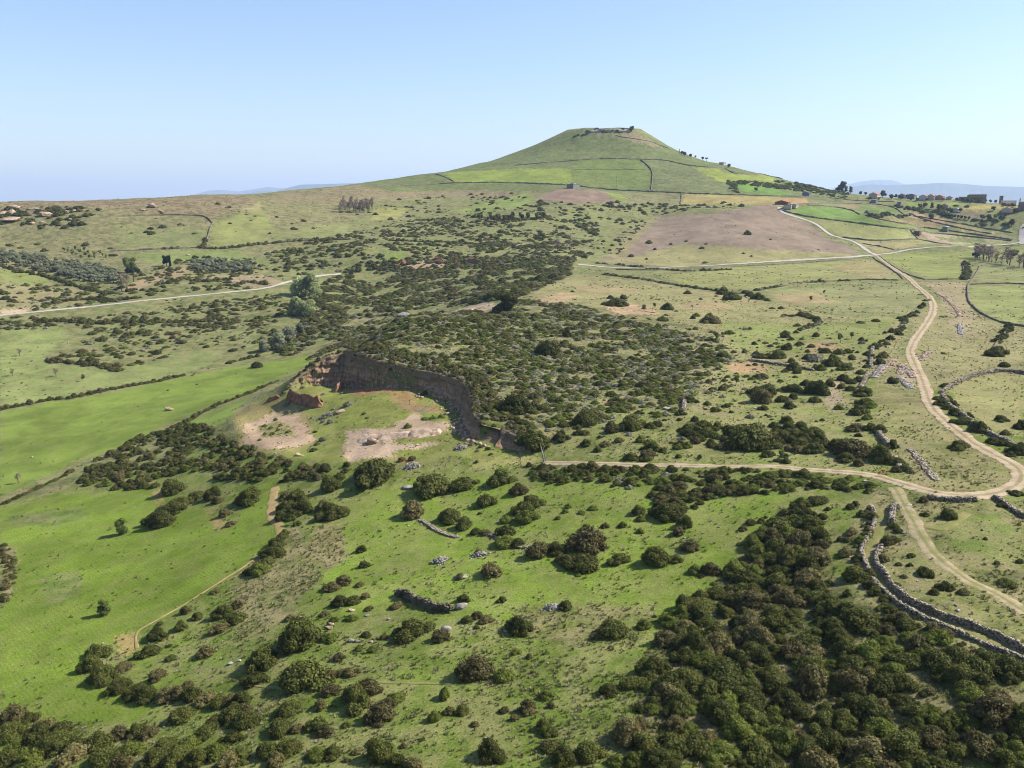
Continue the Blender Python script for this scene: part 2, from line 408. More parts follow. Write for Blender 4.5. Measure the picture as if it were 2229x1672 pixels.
# ------------------------------------------------------------------ mesh helpers
def mesh_obj(name, verts, faces, mat=None, parent=None, smooth=False, mats=None):
    me = bpy.data.meshes.new(name)
    me.from_pydata([tuple(v) for v in verts], [], [tuple(f) for f in faces])
    for mm in (mats or ([mat] if mat else [])): me.materials.append(mm)
    if smooth: me.polygons.foreach_set("use_smooth", np.ones(len(me.polygons), bool))
    o = bpy.data.objects.new(name, me); COL.objects.link(o)
    if parent: o.parent = parent
    return o
def np_mesh(name, V, Q, smooth=False):
    """fast mesh from arrays: V (n,3), Q (m,k) faces of one size"""
    V = np.asarray(V, np.float32); Q = np.asarray(Q, np.int32)
    me = bpy.data.meshes.new(name)
    me.vertices.add(len(V)); me.vertices.foreach_set("co", V.ravel())
    me.loops.add(Q.size); me.loops.foreach_set("vertex_index", Q.ravel())
    me.polygons.add(len(Q)); me.polygons.foreach_set("loop_start", np.arange(len(Q), dtype=np.int32) * Q.shape[1])
    if smooth: me.polygons.foreach_set("use_smooth", np.ones(len(Q), bool))
    me.update(calc_edges=True)
    return me
def add(name, me, mat=None, parent=None, loc=None):
    if mat and not me.materials: me.materials.append(mat)
    o = bpy.data.objects.new(name, me); COL.objects.link(o)
    if parent: o.parent = parent
    if loc is not None: o.location = loc
    return o
def tag(o, label=None, cat=None, group=None, kind=None):
    if label: o["label"] = label
    if cat: o["category"] = cat
    if group: o["group"] = group
    if kind: o["kind"] = kind
    return o
def empty(name, loc=(0, 0, 0), rz=0):
    o = bpy.data.objects.new(name, None); COL.objects.link(o)
    o.location = loc; o.rotation_euler = (0, 0, rz); return o
def fattr(me, name, arr):
    a = me.attributes.new(name, 'FLOAT', 'POINT'); a.data.foreach_set("value", np.asarray(arr, np.float32))

# ------------------------------------------------------------------ the ground sheet
FG = (116, 142, 62)
col = np.zeros((NA, NR, 3)); weed = np.zeros((NA, NR)); rocky = np.zeros((NA, NR)); mown = np.zeros((NA, NR))
def gcol(c):
    r, g, b = (v * 0.985 for v in c)
    if g > r: g2 = g * 0.97; r = g2 - (g - r) * 0.72; g = g2; b = b * 0.96
    return lin((r, g, b))
def setall(mask, rgb, wd, rk=0.0, mw=0.0):
    col[mask] = gcol(rgb); weed[mask] = wd; rocky[mask] = rk; mown[mask] = mw
jit = GR * 0.0016 + 0.15
JX = X + rng.normal(0, 1, X.shape) * jit + (fbm(X / 7, Y / 7, 2, 21) - 0.5) * 3.0 * np.clip(GR / 300, .4, 2)
JY = Y + rng.normal(0, 1, X.shape) * jit * 1.5 + (fbm(X / 7, Y / 7, 2, 33) - 0.5) * 4.0 * np.clip(GR / 300, .4, 2)
def paint(poly, rgb, wd=0.3, rk=0.0, mw=0.0, blend=1.0):
    mk = inside(wpoly(poly), JX, JY)
    col[mk] = col[mk] * (1 - blend) + np.array(gcol(rgb)) * blend
    weed[mk] = wd; rocky[mk] = rk; mown[mk] = mw
setall(np.ones_like(weed, bool), (124, 134, 80), 0.55)
setall((GR < 330) & (GA > -0.62), (114, 138, 58), 0.42)
# far slopes and the cone hill
paint([(0, 436), (300, 430), (520, 420), (640, 412), (780, 400), (800, 470), (560, 560), (300, 600), (0, 610)], (122, 125, 82), 0.7, 0.05)
paint([(0, 438), (300, 432), (520, 421), (575, 440), (450, 472), (200, 455), (0, 478)], (122, 108, 80), 0.8, 0.3)
paint(Z('b', 700, 60, 1500, 40, 1850, 80, 1700, 150, 1200, 140, 500, 180, 200, 180, 50, 140), (136, 124, 92), 0.6, 0.12)
paint([(780, 404), (900, 378), (1100, 340), (1265, 280), (1375, 280), (1500, 336), (1700, 390), (1840, 416), (1830, 442), (1750, 434), (1500, 422), (1000, 414), (850, 417)], (106, 126, 72), 0.3)
paint(Z('c', 0, 400, 360, 402, 340, 495, 0, 490) + [(980, 396), (962, 376)], (140, 162, 72), 0.12, 0, 0.5)
paint(Z('c', 362, 402, 400, 350, 780, 345, 862, 410, 858, 525, 345, 498), (112, 138, 68), 0.25)
paint(Z('c', 800, 348, 1000, 352, 1130, 395, 1380, 550, 885, 530, 880, 415), (108, 126, 78), 0.4)
paint(Z('c', 1130, 392, 1280, 400, 1340, 435, 1620, 440, 1690, 480, 1560, 500, 1320, 490), (146, 164, 74), 0.12, 0, 0.4)
paint(Z('c', 1360, 500, 1440, 482, 1770, 558, 1720, 575, 1470, 552), (106, 154, 66), 0.05, 0, 0.4)
paint(Z('c', 400, 160, 640, 175, 760, 165, 940, 270, 880, 262, 650, 195, 480, 182), (138, 128, 98), 0.6, 0.6)
paint(Z('c', 1080, 560, 1560, 575, 1850, 590, 1870, 620, 1650, 640, 1560, 628, 1060, 625), (176, 160, 98), 0.35, 0.1)
paint(Z('c', 1640, 585, 1850, 592, 1870, 620, 1720, 610), (192, 152, 104), 0.2)
paint(Z('c', 500, 545, 1060, 560, 1050, 640, 500, 620), (124, 128, 84), 0.7, 0.1)
paint(Z('c', 130, 600, 250, 530, 320, 525, 560, 540, 640, 600, 440, 620), (152, 128, 112), 0.1, 0, 0.7)
paint(Z('c', 570, 545, 660, 555, 720, 600, 650, 600), (135, 158, 74), 0.1)
# the pinkish tilled rise
paint(Z('c', 600, 940, 700, 820, 800, 740, 920, 700, 1200, 690, 1400, 660, 1560, 632, 1650, 628, 1720, 685, 1900, 765, 1950, 825, 2100, 890, 2190, 940, 1600, 985, 1000, 1022, 560, 990), (150, 131, 113), 0.14, 0.05, 0.8)
paint(Z('c', 600, 985, 800, 950, 1050, 880, 1300, 890, 1600, 915, 2100, 935, 2180, 945, 1600, 985, 1000, 1020), (160, 154, 102), 0.4)
paint(Z('c', 600, 940, 700, 820, 800, 740, 900, 705, 880, 760, 760, 860, 700, 960, 600, 985), (148, 140, 96), 0.5, 0.1)
# terraced fields below the village
paint(Z('d', 180, 430, 500, 405, 720, 420, 1000, 525, 1500, 610, 2120, 690, 2212, 720, 1700, 725, 1350, 690, 720, 665, 500, 540), (138, 150, 88), 0.35)
paint(Z('d', 290, 450, 500, 412, 700, 422, 1000, 530, 1300, 600, 1000, 560, 500, 500), (112, 154, 72), 0.12, 0, 0.3)
paint(Z('d', 1000, 530, 1300, 575, 1600, 615, 1580, 640, 1300, 600), (130, 156, 82), 0.2)
paint(Z('d', 500, 512, 1280, 612, 1340, 680, 900, 690, 720, 660, 600, 600), (160, 164, 100), 0.35)
paint(Z('d', 800, 440, 900, 410, 1150, 420, 1285, 492, 1000, 500), (104, 138, 70), 0.4)
paint(Z('d', 640, 402, 870, 400, 800, 425), (164, 138, 104), 0.1)
paint(Z('d', 1270, 450, 1650, 540, 1500, 552, 1250, 492), (188, 154, 118), 0.15)
paint(Z('d', 1080, 508, 1480, 542, 1510, 585, 1150, 540), (168, 146, 100), 0.3)
paint(Z('d', 1500, 548, 1700, 560, 2050, 620, 1900, 640), (176, 156, 106), 0.3)
paint(Z('d', 1720, 560, 2120, 600, 2110, 620, 1850, 592), (134, 158, 82), 0.2)
paint(Z('d', 1370, 620, 1500, 640, 2060, 690, 1700, 722, 1520, 712, 1380, 672), (180, 158, 134), 0.25, 0.15)
paint(Z('d', 1480, 662, 1850, 670, 1960, 712, 1600, 702), (112, 132, 74), 0.5)
paint(Z('d', 1230, 382, 1700, 375, 1720, 400, 1300, 412), (132, 160, 74), 0.1)
paint(Z('d', 1720, 410, 2050, 396, 2140, 420, 1700, 452), (172, 156, 88), 0.3)
paint(Z('d', 1640, 452, 1900, 445, 1860, 500, 1700, 505), (140, 128, 100), 0.3)
paint(Z('d', 850, 690, 1450, 702, 1300, 742, 1000, 792, 930, 742), (166, 156, 106), 0.4, 0.1)
paint(Z('d', 1020, 810, 1250, 780, 1700, 760, 2212, 740, 2212, 800, 1800, 842, 1710, 870, 1700, 990, 1450, 1002, 1200, 900), (146, 158, 84), 0.35)
paint(Z('d', 1270, 790, 1700, 745, 2212, 722, 2212, 765, 1700, 775), (118, 134, 74), 0.5)
paint(Z('d', 1780, 1070, 2212, 1050, 2212, 1395, 2000, 1340, 1830, 1270, 1770, 1150), (152, 164, 96), 0.35)
paint(Z('d', 1830, 1030, 1840, 890, 2212, 955, 2212, 1040), (146, 154, 94), 0.4)
paint(Z('d', 0, 900, 950, 850, 1190, 960, 1200, 1010, 800, 1010, 300, 1060, 0, 1085) + [(1500, 622), (1440, 600), (1480, 596)], (154, 158, 94), 0.4)
paint(Z('d', 600, 905, 950, 852, 1185, 962, 1000, 1005), (168, 156, 104), 0.3)
paint(Z('d', 100, 1105, 1230, 1022, 1410, 1140, 1340, 1290, 620, 1260, 180, 1190), (146, 150, 98), 0.5)
# plateau round the scrub
paint([(1080, 668), (1180, 625), (1250, 598), (1400, 612), (1560, 640), (1700, 660), (1830, 690), (1990, 690), (1960, 760), (1880, 830), (1890, 960), (1700, 970), (1500, 905), (1300, 690), (1150, 672)], (150, 148, 94), 0.75, 0.2)
paint([(1560, 700), (1800, 705), (1960, 690), (1900, 770), (1750, 780), (1600, 760)], (138, 152, 82), 0.4, 0.1)
paint([(1560, 800), (1800, 790), (1880, 830), (1890, 960), (1700, 965), (1560, 900)], (138, 150, 80), 0.5, 0.45)
paint([(760, 765), (700, 742), (770, 690), (1060, 670), (1150, 660), (1330, 670), (1560, 720), (1560, 800), (1500, 900), (1300, 960), (1160, 975), (1090, 925), (1040, 905), (1025, 838), (960, 808), (850, 790)], (122, 128, 78), 0.8, 0.15)
paint([(1170, 985), (1300, 900), (1500, 890), (1700, 950), (1890, 960), (1910, 1030), (1700, 1018), (1400, 1008)], (132, 146, 76), 0.5, 0.18)
paint(Z('f', 1360, 500, 1500, 490, 1640, 530, 1560, 560, 1380, 555), (188, 154, 112), 0.3, 0.1)
paint(Z('f', 560, 130, 700, 110, 900, 150, 900, 190, 640, 185), (196, 164, 126), 0.4, 0.35)
paint(Z('f', 1620, 60, 1900, 50, 2050, 110, 1760, 130), (178, 158, 112), 0.5, 0.1)
paint(Z('f', 1150, 40, 1400, 60, 1560, 110, 1300, 100), (172, 156, 106), 0.5, 0.15)
paint(Z('f', 1850, 360, 2000, 350, 2100, 420, 1900, 450), (176, 152, 108), 0.4, 0.1)
paint(Z('c', 1000, 1260, 1300, 1240, 1400, 1280, 1200, 1310), (176, 158, 114), 0.4, 0.2)
paint(Z('c', 120, 1230, 300, 1180, 420, 1210, 250, 1260), (188, 160, 120), 0.4, 0.2)
paint(Z('c', 300, 1130, 700, 1150, 800, 1190, 500, 1190), (168, 152, 108), 0.5)
# beside the dirt track
paint([(1990, 690), (2045, 665), (2110, 640), (2130, 690), (2229, 720), (2229, 815), (2070, 835), (2020, 850), (1985, 780)], (146, 142, 92), 0.5, 0.4)
paint(Z('d', 1330, 1030, 1700, 1030, 1750, 1200, 1800, 1300, 1750, 1500, 1650, 1500, 1560, 1200, 1480, 1090), (164, 150, 110), 0.4, 0.75)
paint([(1985, 780), (2015, 850), (2060, 920), (2140, 980), (2220, 1020), (2220, 1050), (2100, 1075), (2000, 1060), (1930, 1000), (1895, 930), (1905, 830), (1960, 770)], (138, 138, 82), 0.6, 0.15)
paint(Z('g', 1600, 290, 1800, 222, 2212, 200, 2212, 720, 1990, 660, 1800, 560, 1620, 430), (156, 154, 96), 0.45, 0.12)
paint(Z('g', 1000, 190, 1160, 60, 1180, 130, 1080, 190, 990, 240), (180, 160, 130), 0.3, 0.9)
paint(Z('g', 1180, 130, 1240, 120, 1320, 230, 1290, 330, 1190, 250), (178, 160, 130), 0.3, 0.9)
paint(Z('g', 600, 330, 700, 250, 740, 450, 650, 520, 580, 440), (176, 158, 124), 0.3, 0.85)
paint(Z('g', 1230, 780, 1330, 860, 1500, 1060, 1400, 1120, 1300, 900), (160, 146, 108), 0.4, 0.8)
# lower right
paint([(1900, 1062), (2100, 1095), (2229, 1090), (2229, 1480), (1950, 1345), (1860, 1300), (1840, 1180)], (126, 134, 74), 0.65, 0.22)
paint(Z('q', 1500, 640, 1900, 700, 2206, 900, 2206, 1300, 1700, 1200, 1300, 1000, 1250, 900), (122, 146, 68), 0.4, 0.1)
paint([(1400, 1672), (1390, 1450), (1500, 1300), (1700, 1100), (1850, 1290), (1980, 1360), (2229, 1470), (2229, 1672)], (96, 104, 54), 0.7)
paint(Z('j', 1100, 1000, 1230, 1010, 1260, 1180, 1100, 1190), (112, 140, 60), 0.5)
# foreground spur
paint([(1180, 1040), (1450, 1060), (1700, 1080), (1690, 1130), (1500, 1330), (1400, 1420), (1250, 1400), (1000, 1320), (760, 1330), (700, 1250), (760, 1100), (900, 1040)], (122, 150, 58), 0.24)
paint(Z('i', 0, 480, 380, 130, 480, 200, 560, 480, 380, 700, 0, 900), (128, 132, 76), 0.85, 0.08)
paint(Z('i', 560, 120, 700, 120, 740, 330, 600, 420, 500, 300), (140, 132, 84), 0.8, 0.05)
paint(Z('j', 0, 620, 900, 640, 800, 900, 400, 900, 0, 800), (124, 134, 68), 0.7)
# bright valley strips on the left
paint(Z('a', 0, 990, 400, 950, 450, 1010, 350, 1090, 300, 1180, 700, 1250, 1200, 1100, 1400, 1130, 1300, 1230, 700, 1360, 0, 1480), (139, 157, 90), 0.32)
paint(Z('a', 560, 945, 1700, 900, 1500, 1100, 900, 1200, 700, 1250, 400, 1000), (128, 137, 82), 0.6)
paint(Z('a', 0, 1505, 700, 1385, 1400, 1235, 2000, 1140, 1900, 1230, 1750, 1310, 1560, 1400, 1400, 1440, 1000, 1610) + [(300, 958), (180, 1000), (0, 1083)], (124, 150, 64), 0.02, 0, 0.5)
paint(Z('a', 900, 1660, 1300, 1520, 1600, 1400, 1500, 1500, 1300, 1660), (130, 160, 72), 0.12, 0, 0.2)
paint(Z('a', 1340, 330, 1500, 250, 1650, 170, 1700, 280, 1720, 350, 1600, 440, 1340, 470), (152, 158, 94), 0.15, 0, 0.3)
paint(Z('a', 1500, 240, 1640, 170, 1660, 230, 1560, 240), (172, 160, 110), 0.2)
paint(Z('a', 1720, 350, 2212, 300, 2212, 400, 1900, 410, 1600, 440), (140, 148, 90), 0.45)
paint(Z('a', 700, 330, 1310, 342, 1320, 440, 1230, 460, 750, 480), (131, 141, 88), 0.4)
paint(Z('a', 760, 500, 1500, 482, 1700, 570, 1250, 560, 1000, 572), (130, 150, 84), 0.25)
paint(Z('a', 0, 590, 300, 640, 330, 680, 150, 690, 0, 682), (142, 156, 86), 0.3)
paint(Z('a', 0, 690, 400, 700, 640, 760, 300, 860, 0, 860), (150, 144, 98), 0.7, 0.3)
paint(Z('a', 760, 730, 1000, 620, 1200, 575, 1180, 640, 950, 700, 800, 760), (170, 146, 112), 0.3, 0.3)
paint(Z('a', 1250, 640, 1700, 640, 1800, 690, 1650, 720, 1500, 700), (170, 150, 116), 0.4, 0.35)
paint(Z('a', 0, 842, 200, 850, 150, 880, 0, 880), (206, 180, 146), 0.1, 0.2)
paint(Z('b', 740, 210, 970, 210, 860, 290, 720, 290), (162, 160, 94), 0.15)
paint(Z('b', 1250, 230, 1700, 110, 1760, 130, 1700, 200, 1400, 260), (136, 158, 82), 0.2)
paint(Z('b', 1340, 790, 1900, 600, 1880, 640, 1600, 760), (122, 156, 70), 0.15)
paint(Z('b', 800, 500, 950, 480, 900, 560, 780, 560), (130, 156, 76), 0.2)
paint(Z('b', 850, 560, 1000, 545, 1420, 560, 1400, 590, 900, 600), (186, 158, 128), 0.4, 0.5)
paint(Z('b', 1250, 860, 1450, 800, 1560, 830, 1300, 900), (190, 170, 140), 0.4, 0.7)
paint(Z('b', 880, 560, 960, 555, 930, 600, 870, 595), (196, 140, 104), 0.2)
# sown field at lower left
LF = Z('h', 0, 262, 330, 180, 520, 185, 820, 140, 890, 90, 860, 150, 790, 200, 870, 260, 800, 330, 800, 390, 980, 270, 1090, 240, 1200, 380, 1260, 360, 1300, 200, 1380, 130, 1440, 130,
       1480, 170, 1455, 300, 1510, 370, 1480, 440, 1330, 560, 1000, 770, 860, 850, 720, 920, 730, 1010, 700, 1060, 600, 1000, 440, 1080, 450, 1180, 600, 1220, 690, 1300, 880, 1340, 700, 1400, 580, 1430, 200, 1390, 0, 1390)
paint(LF, (120, 150, 54), 0.06, 0, 1.0)
paint(Z('h', 60, 300, 440, 260, 480, 300, 300, 360, 60, 350), (104, 132, 66), 0.35, 0, 0.5, 0.7)
paint(Z('h', 200, 620, 420, 600, 440, 740, 250, 800), (108, 136, 66), 0.3, 0, 0.5, 0.6)
paint(Z('h', 800, 190, 860, 150, 880, 250, 830, 230), (168, 146, 92), 0.1)
paint(Z('h', 1090, 250, 1180, 330, 1210, 380, 1160, 380, 1120, 300), (170, 150, 92), 0.1)
paint(Z('h', 610, 960, 720, 930, 730, 1010, 690, 1060, 620, 1010), (176, 152, 96), 0.15)
paint(Z('h', 0, 460, 60, 470, 80, 560, 60, 700, 0, 800), (130, 128, 82), 0.8, 0.5)
# quarry floor
paint([(a, b) for a, b, c in BASE] + [(a, b) for a, b, c in FRONT[:-1]], (140, 152, 70), 0.28, 0.06)
paint(Z('o', 560, 780, 760, 740, 1000, 900, 900, 960, 600, 900), (170, 152, 96), 0.3, 0.1)
paint(Z('p', 0, 640, 250, 620, 420, 700, 300, 780, 60, 760), (178, 146, 92), 0.3, 0.1)
paint(Z('o', 170, 880, 330, 820, 700, 760, 1000, 900, 1200, 1100, 1200, 1300, 1000, 1400, 600, 1450, 240, 1400, 180, 1150), (160, 148, 92), 0.35, 0.15)
paint(Z('o', 290, 1050, 640, 940, 900, 950, 1100, 1090, 1190, 1280, 1000, 1350, 560, 1370, 300, 1320), (204, 174, 142), 0.1, 0.7)
paint(Z('o', 450, 1090, 700, 1040, 960, 1130, 960, 1230, 760, 1220, 540, 1230), (156, 152, 92), 0.5, 0.1)
paint(Z('p', 0, 240, 0, 590, 300, 540, 0, 460), (186, 130, 96), 0.3, 0.1)
paint(Z('o', 1480, 600, 1600, 640, 2212, 560, 2212, 640, 1700, 700), (184, 128, 92), 0.3, 0.15)
paint(Z('p', 60, 770, 300, 760, 700, 860, 700, 920, 330, 920), (172, 142, 96), 0.3, 0.3)
paint(Z('p', 330, 880, 450, 870, 600, 910, 440, 930), (120, 110, 98), 0.2, 0.7)
paint(Z('p', 100, 1090, 330, 930, 440, 950, 400, 1030, 780, 1040, 770, 1160, 0, 1170), (206, 178, 148), 0.1, 0.8)
paint(Z('o', 1600, 1130, 2212, 1110, 2212, 1480, 1640, 1540, 1600, 1440), (208, 180, 150), 0.1, 0.75)
paint(Z('p', 0, 1320, 700, 1300, 690, 1350, 0, 1420), (214, 186, 156), 0.05, 0.5)
paint(Z('p', 430, 960, 760, 930, 780, 1010, 430, 1040), (112, 150, 60), 0.2)
paint(Z('p', 60, 1500, 400, 1500, 380, 1560, 120, 1560), (168, 128, 80), 0.3)
paint(Z('p', 1000, 1480, 1900, 1480, 1960, 1600, 1100, 1620), (160, 158, 92), 0.3)
paint(Z('p', 0, 1560, 900, 1540, 1000, 1640, 0, 1659), (140, 152, 80), 0.4, 0.1)

# the visible fan, the slope under the viewpoint, the country round about and the plain out to the horizon, in one sheet
az_o = np.radians(np.r_[np.arange(-180, -37, 3.5), np.arange(37.5, 180, 3.5)])
left = az_o[az_o < 0]; right = az_o[az_o > 0]
AZ = np.r_[left, az_f, right]
r_n = np.array([2, 6, 14, 26, 40, 54, 66, 74.0])
r_o = np.exp(np.linspace(math.log(2500), math.log(39000), 24))
RR = np.r_[r_n, r_f, r_o]
HA = np.vstack([np.repeat(H[:1], len(left), 0), H, np.repeat(H[-1:], len(right), 0)])
hn = -2.0 + (HA[:, :1] + 2.0) * (r_n / r_f[0])[None, :]
t = np.clip((np.log(r_o) - math.log(2400)) / 1.2, 0, 1)
ho = HA[:, -1:] * (1 - t)[None, :] + (-170.0) * t[None, :]
HH = np.hstack([hn, HA, ho])
n1, n2 = HH.shape
def wide(a, near, far):
    a = np.concatenate([np.repeat(a[:1], len(left), 0), a, np.repeat(a[-1:], len(right), 0)], 0)
    nn = np.empty((n1, len(r_n)) + a.shape[2:]); nn[:] = near
    ff = np.empty((n1, len(r_o)) + a.shape[2:]); ff[:] = far
    return np.concatenate([nn, a, ff], 1)
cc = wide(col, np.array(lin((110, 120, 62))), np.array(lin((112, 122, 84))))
GA2, GR2 = np.meshgrid(AZ, RR, indexing='ij')
V = np.c_[(GR2 * np.sin(GA2)).ravel(), (GR2 * np.cos(GA2)).ravel(), HH.ravel()]
ii, jj = np.meshgrid(np.arange(n1), np.arange(n2 - 1), indexing='ij')
i2 = (ii + 1) % n1
Q = np.stack([ii * n2 + jj, i2 * n2 + jj, i2 * n2 + jj + 1, ii * n2 + jj + 1], -1).reshape(-1, 4)[:, ::-1]
gme = np_mesh("ground", V, Q, smooth=True)
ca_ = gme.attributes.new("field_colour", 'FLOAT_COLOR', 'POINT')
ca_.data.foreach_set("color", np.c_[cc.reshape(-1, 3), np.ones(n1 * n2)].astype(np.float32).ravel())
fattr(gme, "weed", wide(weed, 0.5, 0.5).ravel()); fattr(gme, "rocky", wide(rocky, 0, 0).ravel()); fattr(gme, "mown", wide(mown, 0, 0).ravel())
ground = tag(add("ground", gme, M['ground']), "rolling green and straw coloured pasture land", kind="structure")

# ------------------------------------------------------------------ roads and tracks
nogo = np.zeros((NA, NR), bool)
def grid_ij(x, y):
    i = np.clip(np.rint((np.arctan2(x, y) - az_f[0]) / (az_f[1] - az_f[0])).astype(int), 0, NA - 1); j = np.clip(np.rint((np.log(np.hypot(x, y)) - math.log(r_f[0])) / 0.0052).astype(int), 0, NR - 1)
    return i, j
def ribbon(name, line, width, mat, label, lift=0.05, step=None, closed_end=False, wobble=0.2):
    P = line if isinstance(line, np.ndarray) else wline(line, 1.0)
    d = np.gradient(P, axis=0); d /= np.maximum(np.hypot(d[:, 0], d[:, 1]), 1e-6)[:, None]
    N = np.c_[-d[:, 1], d[:, 0]]
    s = np.arange(len(P))
    na = 9; V = []; AC = []
    for k, a in enumerate(np.linspace(-1, 1, na)):
        w = np.asarray(width) * 0.5 * (1 + wobble * (vnoise(s / 5.0, s * 0 + (3.3 if a < 0 else 9.1), 4) - 0.5) * 2)
        q = P + N * (a * w)[:, None]
        z = hgt(q[:, 0], q[:, 1]) + lift + np.hypot(q[:, 0], q[:, 1]) * 0.00032 - 0.10 * abs(a) ** 6
        V.append(np.c_[q, z]); AC.append(np.full(len(P), a))
    V = np.stack(V, 1); n = len(P)
    gi, gj = grid_ij(V[:, 1:-1, 0].ravel(), V[:, 1:-1, 1].ravel())
    for a in (-1, 0, 1):
        nogo[np.clip(gi + a, 0, NA - 1), gj] = True
    i, j = np.meshgrid(np.arange(n - 1), np.arange(na - 1), indexing='ij')
    Q = np.stack([i * na + j, i * na + j + 1, (i + 1) * na + j + 1, (i + 1) * na + j], -1).reshape(-1, 4)[:, ::-1]
    me = np_mesh(name, V.reshape(-1, 3), Q, True)
    fattr(me, "across", np.stack(AC, 1).ravel())
    return tag(add(name, me, mat), label, kind="structure")

TRK = Z('d', 1000, 812, 1090, 875, 1190, 935, 1280, 1010, 1330, 1070, 1440, 1130, 1490, 1200, 1470, 1290, 1380, 1420, 1290, 1540, 1265, 1630) + \
      Z('g', 1275, 0, 1330, 150, 1395, 280, 1415, 400, 1480, 510, 1620, 630, 1780, 765, 2000, 885, 2150, 955, 2225, 1030, 2190, 1100, 2000, 1182, 1800, 1206, 1500, 1180, 1300, 1130, 1150, 1082, 1020, 1035, 850, 1015, 600, 1000, 100, 955) + \
      Z('f', 1400, 1153, 700, 1140, 300, 1130, 180, 1128)
trk = wline(TRK, 1.0, 8)
kk_ = int(np.argmin(np.hypot(trk[:, 0] - hit(1912, 1034)[0, 0], trk[:, 1] - hit(1912, 1034)[0, 1])))
ribbon("dirt_track", trk, np.interp(np.arange(len(trk)), [0, kk_ - 20, kk_ + 25, len(trk)], [4.0, 4.0, 2.7, 2.5]), M['dirt'], "pale dirt track looping down from the crossroads to the quarry")
LANE = Z('c', 400, 1006, 470, 1012, 640, 1030, 880, 1030, 1300, 1010, 1700, 985, 2212, 955) + Z('d', 1000, 806, 1130, 795, 1250, 767, 1450, 745, 1700, 738, 2050, 726, 2170, 710, 2230, 690)
ribbon("country_lane", wline(LANE, 2.0, 4), 5.5, M['lane'], "pale paved lane running level across the plateau through the crossroads")
FARM = Z('d', 1000, 808, 930, 782, 880, 722, 780, 682, 640, 656, 590, 622, 550, 572, 450, 526, 300, 486, 205, 452, 180, 432, 215, 418)
ribbon("farm_lane", wline(FARM, 2.0, 4), 5.0, M['lane'], "winding pale lane climbing from the crossroads to the farm")
ROADW = Z('d', 2235, 560, 2206, 580, 2200, 640, 2215, 720)
ribbon("village_road", wline(ROADW, 2.0, 3), 11.0, M['asphalt'], "wide pale village road at the right edge below the village", 0.08)
VAL = Z('a', -60, 900, 80, 885, 230, 872, 640, 830, 950, 795, 1300, 762, 1500, 742, 1700, 720, 1830, 678, 1990, 645, 2160, 630)
ribbon("valley_road", wline(VAL, 2.0, 4), 3.8, M['lane'], "narrow pale road contouring the far side of the valley")
PATH = Z('q', 640, 340, 700, 430, 750, 530, 850, 720, 950, 900, 1100, 1120, 1300, 1300, 1550, 1470, 1900, 1640) + Z('k', 1800, 580, 1960, 690)
ribbon("dirt_path", wline(PATH, 0.8, 4), 3.0, M['stony_path'], "stony footpath forking down from the track bend", wobble=0.3)
ribbon("side_path", wline(Z('q', 1010, 800, 1250, 850, 1400, 740, 1520, 650), 0.8, 3), 2.2, M['trail'], "short trodden branch beside the lone bush below the track bend", 0.08, wobble=0.3)
ribbon("walled_lane", wline(Z('q', 470, 600, 500, 760, 440, 860, 380, 960, 320, 1100, 340, 1240, 380, 1330, 480, 1500, 560, 1620) + Z('k', 1130, 590, 1300, 690, 1600, 820, 1940, 960), 0.8, 4), 3.0, M['trail'], "grassy old lane sunk between two dry stone walls", wobble=0.3)
ribbon("field_margin", wline(Z('h', 1478, 150, 1462, 230, 1458, 300, 1500, 350, 1520, 385, 1490, 430), 0.6, 2), 3.0, M['orange_dirt'], "bare orange earth strip at the top corner of the sown field", wobble=0.4)
ribbon("field_margin", wline(Z('h', 1480, 440, 1330, 565, 1000, 775, 860, 855, 730, 925, 726, 980, 735, 1020), 0.6, 2), 0.8, M['orange_dirt'], "thin bare earth line along the sloping edge of the sown field", wobble=0.4)
ribbon("goat_trail", wline(Z('i', 0, 1095, 150, 1142, 400, 1165, 700, 1140, 850, 1115, 1150, 1125, 1400, 1130), 0.6, 3), 0.7, M['trail'], "thin trodden trail curving across the foreground grass", 0.06, wobble=0.5)

